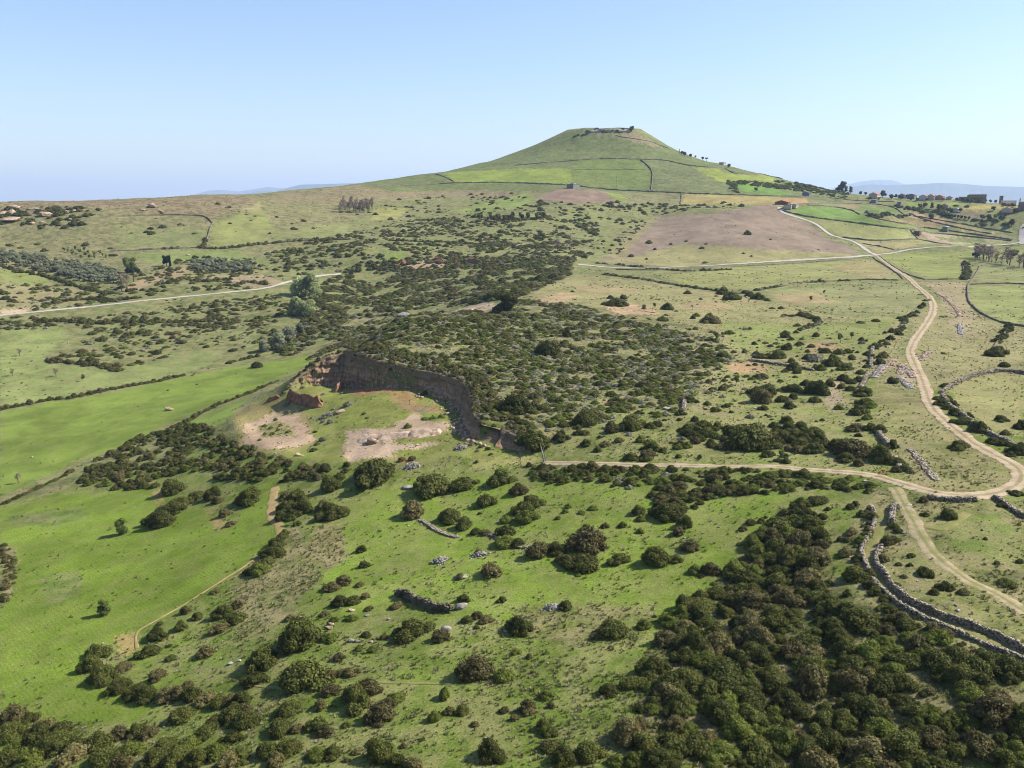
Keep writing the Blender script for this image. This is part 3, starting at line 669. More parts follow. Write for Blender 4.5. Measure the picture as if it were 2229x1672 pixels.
# ------------------------------------------------------------------ quarry cliff
def cliff():
    rp = np.array(rim_w); bp = np.array(base_w)
    d = np.r_[0, np.cumsum(np.linalg.norm(np.diff(rp, axis=0), axis=1))]
    n = int(d[-1] / 0.35); t = np.linspace(0, d[-1], n)
    # shape-preserving resample, then smoothing, so the wall curves instead of bending at the measured points
    def rs(p):
        q = np.stack([np.interp(t, d, p[:, k]) for k in range(3)], 1)
        for _ in range(60): q[1:-1] = .25 * q[:-2] + .5 * q[1:-1] + .25 * q[2:]
        return q
    top, bot = rs(rp), rs(bp)
    tx, ty = top[:, 0], top[:, 1]
    dd = bot[:, :2] - top[:, :2]
    tang = np.gradient(top[:, :2], axis=0); tang /= np.linalg.norm(tang, axis=1)[:, None]
    nrm = np.c_[tang[:, 1], -tang[:, 0]]
    nrm *= np.sign((nrm * dd).sum(1))[:, None] * 1.0
    cen = np.array([-40, 295.0]); flip = ((cen - top[:, :2]) * nrm).sum(1) < 0; nrm[flip] *= -1
    zt = np.maximum(hgt(tx - nrm[:, 0] * 0.8, ty - nrm[:, 1] * 0.8), top[:, 2] - 1) + 0.15
    nl = 34; V = np.zeros((n, nl, 3)); K = np.zeros((n, nl))
    for k in range(nl):
        f = k / (nl - 1)
        p = top[:, :2] + dd * (f ** 1.5) * 0.92
        z = zt * (1 - f) + (bot[:, 2] - 1.2) * f
        s = t
        dep = (fbm(s / 3.6, z / 1.8, 4, 40) - 0.5) * 3.0 + (fbm(s / 0.9, z / 6.0, 3, 50) - 0.5) * 1.5
        ledge = (np.floor((z + 2.5 * fbm(s / 11, z * 0, 2, 61)) / 3.1) * 3.1 - z) * 0.10
        out = (dep + ledge) * np.sin(min(1, f * 3 + 0.1) * math.pi / 2) + 0.75
        if k == 0: p = p - nrm * 1.3; out = out * 0
        V[:, k, :2] = p + nrm * out[:, None] if k else p
        V[:, k, 2] = z
        K[:, k] = f
    i, j = np.meshgrid(np.arange(n - 1), np.arange(nl - 1), indexing='ij')
    Q = np.stack([i * nl + j, i * nl + j + 1, (i + 1) * nl + j + 1, (i + 1) * nl + j], -1).reshape(-1, 4)
    me = np_mesh("quarry_cliff", V.reshape(-1, 3), Q, False)
    fattr(me, "depth", K.ravel())
    k = NT("quarry_earth", 0.95, 0.05)
    sp = k.n("ShaderNodeVectorMath", operation='MULTIPLY'); sp.inputs[1].default_value = (0.9, 0.9, 0.12); k.l(k.pos(), sp.inputs[0])
    st = k.n("ShaderNodeVectorMath", operation='MULTIPLY'); st.inputs[1].default_value = (0.05, 0.05, 1.1); k.l(k.pos(), st.inputs[0])
    streak = k.noise(1.0, 5, 0.7, sp.outputs[0]); strat = k.noise(1.0, 4, 0.6, st.outputs[0])
    c = k.mix(k.ramp(strat, 0.35, 0.65), lin((174, 134, 102)), lin((208, 174, 138)))
    c = k.mix(k.ramp(streak, 0.42, 0.62, 0, 0.6), c, lin((116, 102, 84)))
    up = k.math('ADD', k.attr('depth'), k.math('MULTIPLY', k.math('SUBTRACT', k.noise(0.12, 3), 0.5), 0.9))
    c = k.mix(k.ramp(up, 0.25, 0.5, 0.6, 0.0), c, k.mix(k.ramp(streak, 0.4, 0.6), lin((96, 92, 68)), lin((150, 134, 112))))
    c = k.mix(k.ramp(k.noise(0.5, 4, 0.7), 0.58, 0.66, 0, 0.6), c, lin((196, 182, 160)))
    c = k.mix(k.ramp(k.noise(0.35, 5, 0.7), 0.6, 0.68, 0, 0.7), c, lin((84, 92, 52)))
    k.bump(streak, 1.0, 0.6)
    o = add("quarry_cliff", me, k.out(c))
    return tag(o, "curving brown earth cliff left by the quarry, in shade", kind="structure"), top, nrm
cliff_o, cliff_top, cliff_n = cliff()

# ------------------------------------------------------------------ far mountains and the air
def mountain(name, pts, dist, depth, label, seed, foot=-165.0):
    """a long range: a crest read off the skyline, with slopes on both sides"""
    a = np.array(pts, float); px = np.linspace(a[0, 0], a[-1, 0], 220); py = np.interp(px, a[:, 0], a[:, 1])
    az, te = ray(px, py)
    nrow = 25; V = np.zeros((len(px), nrow, 3))
    for k in range(nrow):
        f = k / (nrow - 1) * 2 - 1
        r = dist / np.cos(az) + f * depth
        crest = dist / np.cos(az) * te
        rid = np.abs(fbm(px / 22.0, px * 0 + k * 0.55, 4, seed) - 0.5) * 2
        prof = (1 - abs(f)) ** 1.15
        z = foot + (crest - foot) * prof * (1 - 0.45 * rid * abs(f) ** 0.5 * (1 - abs(f)) * 2)
        V[:, k] = np.c_[r * np.sin(az), r * np.cos(az), z]
    n = len(px); i, j = np.meshgrid(np.arange(n - 1), np.arange(nrow - 1), indexing='ij')
    Q = np.stack([i * nrow + j, (i + 1) * nrow + j, (i + 1) * nrow + j + 1, i * nrow + j + 1], -1).reshape(-1, 4)
    me = np_mesh(name, V.reshape(-1, 3), Q, True)
    return tag(add(name, me, M['far_slope']), label, kind="structure")
M['far_slope'] = mat_simple("wooded_far_slope", (70, 82, 56), (112, 112, 78), 0.0012, 0.95, 0, detail=6)
mountain("mountain", [(330, 436), (420, 424), (455, 415), (480, 413), (520, 417), (560, 411), (585, 407), (620, 411), (700, 412), (860, 430)], 29000, 2600, "pale blue mountain crest far behind the left ridge", 3)
mountain("mountain", [(480, 440), (530, 424), (560, 416), (600, 415), (625, 409), (655, 402), (700, 401), (760, 399), (860, 396), (1000, 415), (1100, 440)], 21000, 2200, "darker blue plateau mountain between the left ridge and the cone hill", 5)
mountain("mountain", [(1780, 420), (1830, 405), (1870, 396), (1905, 391.5), (1940, 392), (1960, 398), (2000, 412), (2100, 430)], 30000, 2500, "palest rounded mountain behind the village", 8)
mountain("mountain", [(1700, 436), (1800, 420), (1860, 406), (1890, 401.5), (1930, 403), (2000, 401), (2040, 398.5), (2080, 399), (2150, 405), (2229, 407), (2400, 412), (2600, 440)], 20000, 2600, "long blue mountain range stretching behind the village", 11)

def haze():
    h = 40000.0; zb, zt = -190.0, 900.0
    v = [(x, y, z) for z in (zb, zt) for x, y in ((-h, -h), (h, -h), (h, h), (-h, h))]
    f = [(3, 2, 1, 0), (4, 5, 6, 7), (0, 1, 5, 4), (1, 2, 6, 5), (2, 3, 7, 6), (3, 0, 4, 7)]
    m = bpy.data.materials.new("thin_air"); m.use_nodes = True; nt = m.node_tree
    nt.nodes.remove(nt.nodes["Principled BSDF"])
    pv = nt.nodes.new("ShaderNodeVolumePrincipled")
    pv.inputs["Color"].default_value = (0.60, 0.76, 1.0, 1); pv.inputs["Density"].default_value = 5.0e-5; pv.inputs["Anisotropy"].default_value = 0.12
    nt.links.new(pv.outputs[0], nt.nodes["Material Output"].inputs["Volume"])
    o = mesh_obj("haze", v, f, m)
    return tag(o, "thin bluish haze over the distant country", kind="stuff")
haze()

# ------------------------------------------------------------------ foliage
def mat_leaf(name, c1, c2, c3, trans=0.34, rnd=0.28):
    k = NT(name, 0.65, 0.12)
    v = k.attr("leaf"); oi = k.n("ShaderNodeObjectInfo")
    c = k.mix(k.ramp(v, 0.15, 0.85), lin(c1), lin(c2))
    nz = k.noise(0.9, 2, 0.6)
    c = k.mix(k.ramp(nz, 0.52, 0.72, 0, 0.75), c, lin(c3))
    c = k.scale(c, k.math('ADD', 1 - rnd, k.math('MULTIPLY', oi.outputs["Random"], 2 * rnd)))
    k.out(c)
    tr = k.n("ShaderNodeBsdfTranslucent"); k.l(c, tr.inputs["Color"])
    mx = k.n("ShaderNodeMixShader"); mx.inputs[0].default_value = trans
    k.l(k.b.outputs[0], mx.inputs[1]); k.l(tr.outputs[0], mx.inputs[2])
    k.l(mx.outputs[0], k.t.nodes["Material Output"].inputs["Surface"])
    return k.m
M['mastic'] = mat_leaf("dark_mastic_leaf", (74, 84, 36), (126, 130, 60), (128, 116, 54))
M['heath'] = mat_leaf("brown_heath_leaf", (106, 102, 60), (152, 142, 90), (144, 124, 70))
M['spurge'] = mat_leaf("green_spurge_leaf", (100, 114, 44), (146, 154, 66), (126, 130, 58))
M['silver'] = mat_leaf("silver_wormwood_leaf", (150, 148, 118), (200, 196, 164), (130, 130, 94))
M['olive'] = mat_leaf("grey_olive_leaf", (146, 152, 116), (192, 196, 158), (160, 162, 124), 0.5)
M['poplar'] = mat_leaf("pale_poplar_leaf", (190, 204, 132), (232, 238, 172), (206, 216, 146), 0.6)
M['young'] = mat_leaf("fresh_green_leaf", (104, 120, 58), (146, 156, 82), (124, 136, 68))
M['conifer'] = mat_leaf("dark_conifer_leaf", (42, 54, 36), (70, 82, 52), (60, 68, 44))
M['bare'] = mat_leaf("bare_brown_twig", (150, 130, 112), (178, 158, 138), (140, 126, 104), 0.4)
M['straw'] = mat_leaf("dry_stalk", (162, 152, 112), (196, 186, 148), (142, 138, 94), 0.35)
M['weed'] = mat_leaf("green_weed", (98, 116, 52), (138, 152, 76), (120, 128, 68), 0.4)
M['bark'] = mat_simple("grey_bark", (122, 110, 94), (84, 74, 62), 2.0, 0.95, 0.5, 0.05)

def leaf_quads(P, N, size, rg, aspect=1.6):
    """one small quad for every point"""
    n = len(P)
    a = rg.normal(size=(n, 3)); a -= (a * N).sum(1)[:, None] * N; a /= np.linalg.norm(a, axis=1)[:, None] + 1e-9
    b = np.cross(N, a)
    s = size * (0.6 + 0.8 * rg.random(n))[:, None]
    V = np.stack([P - a * s * aspect / 2 - b * s * 0.15, P - b * s / 2, P + a * s * aspect / 2, P + b * s / 2], 1).reshape(-1, 3)
    return V, np.arange(4 * n).reshape(-1, 4)
def ico(c, r, rg, squash=0.9, sub=1):
    t = (1 + 5 ** 0.5) / 2
    v = np.array([(-1, t, 0), (1, t, 0), (-1, -t, 0), (1, -t, 0), (0, -1, t), (0, 1, t), (0, -1, -t), (0, 1, -t), (t, 0, -1), (t, 0, 1), (-t, 0, -1), (-t, 0, 1)], float)
    v /= np.linalg.norm(v[0])
    f = [(0, 11, 5), (0, 5, 1), (0, 1, 7), (0, 7, 10), (0, 10, 11), (1, 5, 9), (5, 11, 4), (11, 10, 2), (10, 7, 6), (7, 1, 8), (3, 9, 4), (3, 4, 2), (3, 2, 6), (3, 6, 8), (3, 8, 9), (4, 9, 5), (2, 4, 11), (6, 2, 10), (8, 6, 7), (9, 8, 1)]
    for _ in range(sub):
        v = list(map(tuple, v)); cache = {}; nf = []
        def mid(a, b):
            key = (min(a, b), max(a, b))
            if key not in cache:
                p = np.array(v[a]) + np.array(v[b]); p /= np.linalg.norm(p); v.append(tuple(p)); cache[key] = len(v) - 1
            return cache[key]
        for a, b, c_ in f:
            ab, bc, ca_ = mid(a, b), mid(b, c_), mid(c_, a); nf += [(a, ab, ca_), (b, bc, ab), (c_, ca_, bc), (ab, bc, ca_)]
        f = nf; v = np.array(v)
    v = np.array(v) * r * (1 + rg.normal(0, 0.07, (len(v), 1)))
    v[:, 2] *= squash
    return v + np.array(c), np.array(f)
def crown_mesh(name, lumps, n, size, rg, core=0.8, upbias=0.25, fill=0.0, aspect=1.6, sub=1):
    """leaves spread over a heap of lumps, with leafy cores so that little light comes through"""
    L = np.array(lumps, float); w = L[:, 3] ** 2; w /= w.sum()
    id_ = rg.choice(len(L), n * 2, p=w)
    d = rg.normal(size=(n * 2, 3)); d[:, 2] += upbias; d /= np.linalg.norm(d, axis=1)[:, None]
    rad = L[id_, 3] * (1.0 + rg.normal(0, 0.10, n * 2)) * (1 - fill * rg.random(n * 2) ** 1.5)
    sq = L[id_, 4]
    P = L[id_, :3] + d * rad[:, None] * np.c_[np.ones(n * 2), np.ones(n * 2), sq]
    keep = P[:, 2] > 0.02
    for k in range(len(L)):
        q = (P - L[k, :3]) / np.array([1, 1, L[k, 4]]); keep &= ~((np.linalg.norm(q, axis=1) < L[k, 3] * 0.78) & (id_ != k))
    P = P[keep][:n]; d = d[keep][:n]
    N = d + rg.normal(0, 0.42, P.shape); N /= np.linalg.norm(N, axis=1)[:, None]
    V, Qd = leaf_quads(P, N, size, rg, aspect)
    lv = np.repeat(rg.random(len(P)), 4)
    faces = [tuple(q) for q in Qd]; off = len(V); VV = [V]; LV = [lv]
    if core:
        for c in L:
            v, f = ico(c[:3], c[3] * core, rg, c[4], sub); v[:, 2] = np.maximum(v[:, 2], -0.05)
            faces += [tuple(a + off) for a in f]; off += len(v); VV.append(v); LV.append(np.full(len(v), 0.35))
    me = bpy.data.meshes.new(name)
    me.from_pydata(np.concatenate(VV).tolist(), [], [tuple(int(x) for x in f) for f in faces])
    fattr(me, "leaf", np.concatenate(LV))
    return me
def bush_mesh(name, seed, wide=1.0, tall=0.7, lumps=9, n=1500, size=0.05, core=0.82, fill=0.1, aspect=1.6, mat=None, upbias=0.35):
    """unit bush: about 1 across at the ground"""
    rg = np.random.default_rng(seed); L = []
    for k in range(lumps):
        a = rg.random() * 6.283; q = rg.random() ** 0.6 * 0.34; rr = 0.13 + 0.12 * rg.random()
        h = (tall * (1 - (q / 0.45) ** 2) - rr * 0.85) * (0.55 + 0.45 * rg.random())
        L.append((q * math.cos(a) * wide, q * math.sin(a), max(h, rr * 0.35), rr, 0.85))
    L.append((0, 0, tall * 0.3, 0.27, 0.9))
    for k in range(6):
        a = k * 1.047 + rg.random(); L.append((0.3 * math.cos(a) * wide, 0.3 * math.sin(a), 0.1, 0.15 + 0.05 * rg.random(), 0.8))
    me = crown_mesh(name, L, n, size, rg, core, upbias, fill, aspect)
    if mat: me.materials.append(mat)
    return me
PROTO = {
    'mastic': [bush_mesh("mastic_bush", 100 + i, 1 + 0.14 * (i % 4), (0.5, 0.66, 0.4, 0.58, 0.74, 0.46, 0.6, 0.52)[i], (10, 15, 7, 12, 9, 16, 6, 13)[i], 2900, (0.036, 0.032, 0.04)[i % 3], core=(0.82, 0.76, 0.8)[i % 3], fill=(0.08, 0.25, 0.15)[i % 3], mat=M['mastic']) for i in range(8)],
    'heath': [bush_mesh("heath_bush", 200 + i, 1.1, 0.5 + 0.07 * i, 8 + 2 * i, 2000, 0.042, core=0.72, fill=0.35, mat=M['heath']) for i in range(4)],
    'spurge': [bush_mesh("spurge_bush", 300 + i, 1.0, 0.44 + 0.06 * i, 6 + 2 * i, 2000, 0.036, core=0.86, fill=0.05, mat=M['spurge']) for i in range(3)],
    'silver': [bush_mesh("wormwood_bush", 400 + i, 1.0, 0.5, 6, 800, 0.06, core=0.55, fill=0.5, aspect=2.6, mat=M['silver']) for i in range(2)]}
KINDNAME = {'mastic': 'mastic_bush', 'heath': 'heath_bush', 'spurge': 'spurge_bush', 'silver': 'wormwood_bush'}
KC = {'d': 'mastic', 'r': 'heath', 'g': 'spurge', 's': 'silver'}
BUSH = []   # x, y, width (m), kind, label, group, tall
def bush_px(c, x, y, w, kind='d', label=None, tall=1.0):
    ox, oy, s = CROP[c]
    px, py, wp = ox + x * s, oy + (y - w * 0.12) * s, w * s
    p = hit(px, py)[0]; d = math.hypot(math.hypot(p[0], p[1]), p[2])
    BUSH.append((p[0], p[1], wp * d / F * 1.04, KC[kind], label, None, tall))
def bushes(c, txt, label, group):
    for e in txt.split(';'):
        e = e.strip()
        if not e: continue
        t = e.split(','); k = t[3].strip() if len(t) > 3 else 'd'
        n0 = len(BUSH); bush_px(c, float(t[0]), float(t[1]), float(t[2]), k)
        b = BUSH[n0]; BUSH[n0] = (*b[:4], label.replace('{}', {'d': 'dark green', 'r': 'brownish', 'g': 'bright green', 's': 'silvery'}[k]), group, 1.0)
def solo(c, x, y, w, k, label, tall=1.0): bush_px(c, x, y, w, k, label, tall)

# single bushes one can point at
solo('g', 1675, 825, 140, 'd', "dark rounded bush alone on the slope inside the track's wide bend")
solo('g', 855, 890, 260, 'r', "broad brownish dome-shaped bush left of the curved wall end")
solo('g', 530, 385, 200, 'd', "broad dark domed bush beside a bare pale rock patch")
solo('g', 330, 362, 150, 'd', "olive-topped dark bush next to the domed one by the pale rock patch")
solo('g', 505, 445, 110, 'd', "small dark bush just below the broad domed one")
solo('g', 430, 308, 95, 'd', "small dark bush uphill of the broad domed one")
solo('g', 270, 615, 120, 'd', "small round dark bush in the open grass above the thick row")
solo('g', 1140, 285, 80, 'd', "small grey-green bush between the pale rock bands")
solo('g', 1140, 820, 95, 'd', "tall dark bush at the end of the curved wall", 1.3)
solo('g', 1050, 935, 190, 'd', "dark bush leaning over the wall above the track junction")
solo('q', 1300, 725, 205, 'd', "bushy green shrub alone below the track bend")
solo('q', 1010, 690, 90, 'g', "small leafy shrub left of the lone one below the bend")
solo('q', 1020, 1405, 200, 'd', "dark bush beside the footpath, below the lane wall")
solo('q', 850, 1180, 110, 'd', "small dark bush between the walled lane and the footpath")
solo('q', 1260, 1580, 170, 'd', "twiggy dark bush on the slope left of the footpath's end")
solo('q', 2000, 1525, 190, 'd', "dark bush right of the footpath near the frame edge")
solo('q', 180, 1470, 330, 'd', "large dark bush pressed against the outer side of the lane wall")
solo('i', 1150, 832, 195, 'd', "dark bush with a brighter side, left of the white boulder")
solo('i', 1335, 862, 110, 'r', "brownish bush just below the white boulder")
solo('i', 1555, 1095, 205, 'r', "brown twiggy bush, left one of a pair in the foreground grass")
solo('i', 1735, 1108, 150, 'g', "pointed leafy green bush, right one of the foreground pair", 1.35)
solo('i', 490, 1150, 330, 'd', "very large dark bush with a long shadow above the thin trail")
solo('i', 210, 1025, 215, 'd', "tall dark brown-tinged bush with deep shade, left of the very large one", 1.2)
solo('i', 440, 905, 270, 'd', "large rounded dark bush uphill of the very large one")
solo('i', 170, 1130, 150, 'd', "small olive bush at the left end of the thin trail")
solo('i', 1050, 1240, 105, 'g', "smooth round green bush below the thin trail")
solo('i', 910, 920, 75, 'g', "small round green bush among pale stones")
solo('i', 865, 832, 75, 'd', "small dark bush uphill of the pale stones")
solo('i', 1355, 1225, 80, 'g', "narrow upright green bush casting a long shadow", 1.7)
solo('i', 1290, 1365, 85, 'g', "narrow leafy bush leaning over its shadow, low in the foreground", 1.7)
solo('i', 2000, 1210, 90, 'g', "small green cushion bush on the open foreground slope")
solo('i', 2120, 655, 90, 'd', "small dark bush at the right end of a stone heap")
solo('i', 1480, 610, 80, 'd', "dark bush behind the pale rock at the end of the low retaining wall")
solo('i', 1660, 450, 160, 'r', "flat brown-topped bush alone on the bright grass")
solo('i', 1655, 1610, 180, 'd', "large round dark bush at the bottom of the grass slope")
solo('i', 1155, 75, 140, 'r', "rounded greyish bush at the top of the foreground grass")
solo('j', 625, 828, 180, 'd', "tall dark bush on the reddish bank, beside a scatter of rocks", 1.1)
solo('j', 600, 1198, 130, 'd', "round dark bush left of the thicket edge")
solo('j', 755, 1150, 155, 'd', "dark bush just outside the thicket edge")
solo('j', 1670, 170, 170, 'd', "round dark bush standing out on grass above the thicket")
solo('j', 465, 290, 280, 'r', "wide bronze-brown bush in the middle of the grassy spur")
solo('j', 1050, 740, 110, 'g', "bright yellow-green leafy shrub at the thicket's left edge", 1.6)
solo('j', 1205, 975, 130, 'r', "rusty orange bush inside the thicket")
solo('e', 1030, 1085, 300, 'd', "biggest dark bush on the grass in front of the quarry", 1.1)
solo('e', 755, 1135, 125, 'd', "round olive-topped bush at the right end of the hedge below the quarry", 1.6)
solo('e', 1400, 1165, 265, 'd', "large dark bush in front of a pale fallen stone")
solo('e', 1605, 1128, 165, 'd', "dark bush touching the right side of a larger one")
solo('e', 1835, 1098, 160, 'd', "dark bush beside the lattice post")
solo('e', 1745, 1232, 165, 'd', "olive-tinged round bush below the lattice post")
solo('e', 1950, 1160, 130, 'r', "greyish bush under the dark one by the lattice post")
solo('e', 1280, 1312, 150, 'r', "grey-brown round bush at the head of a broken wall")
solo('e', 240, 1222, 150, 'd', "two-headed bush standing in the sown field's corner")
solo('e', 290, 355, 70, 'd', "dark round bush on the edge of the bright green strip", 1.2)
solo('e', 1350, 525, 60, 'd', "small dark shrub on the quarry floor")
solo('e', 1930, 650, 230, 'd', "thick dark bush hanging over the quarry's right rim")
solo('e', 2030, 860, 210, 'd', "dark bush crowning the low end of the quarry cliff")
solo('f', 205, 455, 150, 'd', "grey-green round bush rising above the plateau scrub", 1.2)
solo('f', 455, 895, 175, 'd', "very dark round bush in front of the plateau scrub")
solo('f', 740, 925, 160, 'd', "round green-sided bush on the open plateau")
solo('f', 335, 335, 60, 'd', "small cone-shaped dark bush in the plateau scrub", 1.8)
solo('f', 1500, 1040, 300, 'd', "biggest dark bush of the thick plateau row above the track")
solo('f', 1580, 720, 160, 'd', "domed bush with a flat grey skirt on the stony plateau")
solo('f', 2140, 1100, 220, 'r', "purplish-brown dome bush at the right end of the plateau row")
solo('f', 1595, 120, 500, 'd', "dark bush where two stone walls meet on the far plateau") if False else None
solo('h', 930, 190, 140, 'd', "grey-green shrub at the top of the sown field's bare notch")
solo('h', 985, 1405, 130, 'd', "rounded olive bush shading a hollow under the hedge")

bushes('h', '870,370,150;930,300,130;980,260,110;840,350,110', "dark bush on the rocky tongue inside the sown field", "bushes on the tongue inside the sown field")
bushes('h', '1060,220,110;1140,220,100;1320,240,110;1360,200,90;1210,310,70,r;1240,360,60,r;1170,240,80,r', "bush on the grassy notch at the top of the sown field", "bushes on the notch above the sown field")
bushes('h', '530,1060,120;560,1200,150;490,1140,110;640,1250,110;730,1280,120;790,1300,120;900,1300,110,r;850,1190,90,r;960,1290,100,r;660,1140,90,r;1030,1290,120;1110,1310,100,r;1180,1330,110;1260,1410,150;1320,1380,110,r;1240,1310,100,r;1000,1250,80,r', "{} bush in the hedge below the sown field", "bushes in the hedge below the sown field")
bushes('h', '80,1420,120,r;160,1410,100;60,1500,140;230,1470,120,r;330,1480,110;420,1560,130;540,1550,140;650,1500,110,r;740,1490,110;800,1490,90,r;200,1540,150;300,1570,140;110,1580,140,g;400,1620,150,r;560,1630,150;30,1640,150;180,1650,160,g;700,1600,150,g;840,1640,140;660,1660,120,r;900,1560,110;960,1640,150;1020,1560,140,g;1100,1500,120;1060,1640,130;1160,1600,130,g;1250,1530,110;1160,1440,110;1290,1620,120;1230,1660,120,r', "{} bush in the shrubby strip along the bottom left edge", "bushes along the bottom left edge")
bushes('h', '850,970,110;800,1060,120;975,920,70;1000,830,60,r;1060,860,60;920,1080,60,g;1110,1060,100,r;1200,850,90;1270,880,120;1190,930,100,r;860,890,40;910,1010,30', "{} bush on the weedy slope above the hedge", "bushes on the weedy slope")
bushes('h', '1530,220,80,r;1540,290,110;1620,300,130;1600,230,110;1560,330,60,g;1490,470,90;1520,430,70;1470,530,110;1400,620,110,g;1440,570,90;1510,520,60;1800,320,130;1740,280,90,r;1160,720,50,r;1840,300,70', "{} bush in the row beside the sown field", "bushes beside the sown field")
bushes('i', '120,440,80;190,390,90,r;200,420,110;290,290,90;260,320,80;350,190,60;50,650,90,r;20,740,90;690,80,130;620,50,120;330,100,110;400,80,120;430,130,60,g;700,640,110;790,620,110;860,590,60,r;650,540,110,r;720,500,90,r;820,515,60,r;850,395,80;830,300,70;1050,650,80,r;880,665,60,r;660,740,70,g;770,730,80,g;630,860,110,g;815,920,55,g;975,845,55,r;600,700,70,r;380,730,70,r;690,980,80,r;760,1080,100,r;640,1090,90,r;810,1060,50,r;690,1080,60,r', "{} bush on the left of the grassy foreground spur", "bushes on the left of the foreground spur")
bushes('i', '800,1270,200;880,1190,150,r;640,1200,110,r;570,1290,90,r;380,1310,150;340,1350,110;940,1380,190,r;1010,1280,90,r;1390,1320,90,r;1470,1320,90;80,1260,140;110,1400,170;40,1340,120;320,1440,150;430,1430,100,r;550,1420,140;600,1460,110,r;260,1590,150;380,1570,170;300,1640,120,r;650,1590,100;560,1600,130,g;960,1610,190;1060,1650,140;1160,1660,120,r;900,1510,70,r;1100,1530,50,r;800,1570,60,r;740,1620,50,r;1550,1395,60,r;1730,1310,70,r;1800,1360,60,r;1900,1320,80,r;2010,1450,110,g;2020,1550,110,r;2120,1625,140;1500,740,80;1620,740,100,r;1560,720,90,r;1810,940,70,g;1830,810,170;1560,780,40;1890,970,50,r;2030,1280,50,r;740,1400,60', "{} bush low on the grassy foreground slope", "bushes low on the foreground slope")
bushes('i', '1390,110,150;1480,150,110;1560,185,80;1620,190,70,r;1740,200,130;1750,260,150,g;1820,265,90;1940,330,160,r;2050,310,120;2130,380,140,r;1750,110,100,g;1880,110,150,g;1850,60,160;1900,30,150;1580,60,40,g;1570,315,60,r;1450,470,60,r;1720,610,60', "{} bush along the broken wall above the foreground grass", "bushes along the broken foreground wall")
bushes('j', '160,330,140,r;290,310,90;300,360,100,r;430,410,230;350,380,120;660,370,130;900,380,160;1020,360,90;1110,290,140,r;960,100,190;1070,150,120;1040,190,90,r;780,60,90;800,100,70,g;570,145,60,r;680,140,60;450,165,60,r;795,180,60,g;340,20,50,g;320,50,50,g;495,30,60,g;425,55,50,g;275,90,40,g;1495,125,70,r;1560,110,50;1440,165,60,r;1145,430,90,g;1180,455,50;405,450,40,g;510,850,70,r', "{} bush on the right of the grassy foreground spur", "bushes on the right of the foreground spur")
bushes('j', '210,1220,90,g;80,1310,120,r;220,1450,120;230,1545,120;310,1620,150;480,1600,180;720,1500,180,r;640,1640,110,g;760,1640,140,g;900,1640,170;1000,1600,120;180,1420,90', "{} bush on the grass left of the dense thicket", "bushes left of the dense thicket")
bushes('g', '900,390,160;920,470,130;945,490,110,g;860,540,140;930,580,90,g;830,680,140,r;950,670,110;1030,690,110;860,720,60;1240,1000,100;1180,950,110;1170,1010,90,r;1290,1020,70,r;230,440,110;300,490,110;700,500,80,g;640,310,70;720,325,70,r;740,270,110;800,290,90;860,275,90;880,210,80;910,250,70,g;60,450,160,r;60,380,170;190,90,140;330,180,130;650,150,150;750,180,120;550,180,90,g;450,90,90;590,40,90;700,50,100;770,40,80;940,60,80;60,85,120;500,115,140,s;1020,80,50', "{} bush on the stony pasture between scrub and track", "bushes on the stony pasture")
bushes('g', '1500,420,70;1570,320,80;1540,470,110;1590,500,80;1630,470,90;1580,420,80;1650,550,110;1720,620,140;1760,570,80;1850,690,150;1790,680,80,r;1960,780,110;2040,800,110;2150,870,140;2180,830,90;2030,600,110;2060,705,80,r;2190,660,110;1970,70,140;2010,50,120;2050,150,80;1555,45,40;2100,880,70', "{} bush in the row along the wall right of the track", "bushes right of the track")
bushes('q', '120,600,110;180,560,100;250,690,120,g;130,910,160,r;90,990,110;60,1160,180,r;640,990,160;550,1040,150,r;690,880,110;640,830,120,g;500,1220,150,r;700,1280,80;830,1290,70;760,1430,90,r;670,1540,110;1120,1630,110;1480,1630,130,r;1880,1270,70,r;2150,1250,80,r;1740,970,50;1700,860,30,g;1430,490,70;1580,510,110,r;1000,520,110,r;80,1650,110;430,1640,160;680,600,100,s;1950,580,110;2100,440,160', "{} bush on the stony ground round the walled lane", "bushes round the walled lane")
bushes('e', '1400,640,60;120,880,180,r;60,960,150;50,780,110;480,700,60;340,770,60,r', "{} bush near the quarry", "bushes near the quarry") if False else None

bushes('c', '740,960,42;1477,822,46,g;1090,862,24,g;1187,908,34;1622,852,20,g;1925,917,20,g;1207,1003,36;837,977,22;992,882,24,g;1500,957,20;1450,942,22,g;852,875,40;1214,880,20,g;890,915,24;1045,968,14', "{} bush dotted on the pinkish tilled rise", "bushes on the tilled rise")
bushes('c', '367,1183,30;1095,1198,52;1180,1232,26;605,1228,46;640,1280,115;692,1232,50;820,1292,36,g;1380,1240,112;1540,1236,82;1492,1216,60;1320,1202,84;1600,1242,40;1632,1292,40,g;1690,1292,40;1150,1340,50;1130,1355,40;970,1300,80;1240,1390,130,r;1235,1355,60,g;940,1370,80,g', "{} bush on the pale far pasture of the plateau", "bushes on the pale far pasture")
bushes('b', '1510,800,130;1560,880,120;1640,760,80;1660,700,30,g;1790,682,76;1880,672,90;700,770,50;1590,720,60', "{} bush along the brow where the plateau drops to the valley", "bushes on the plateau brow")
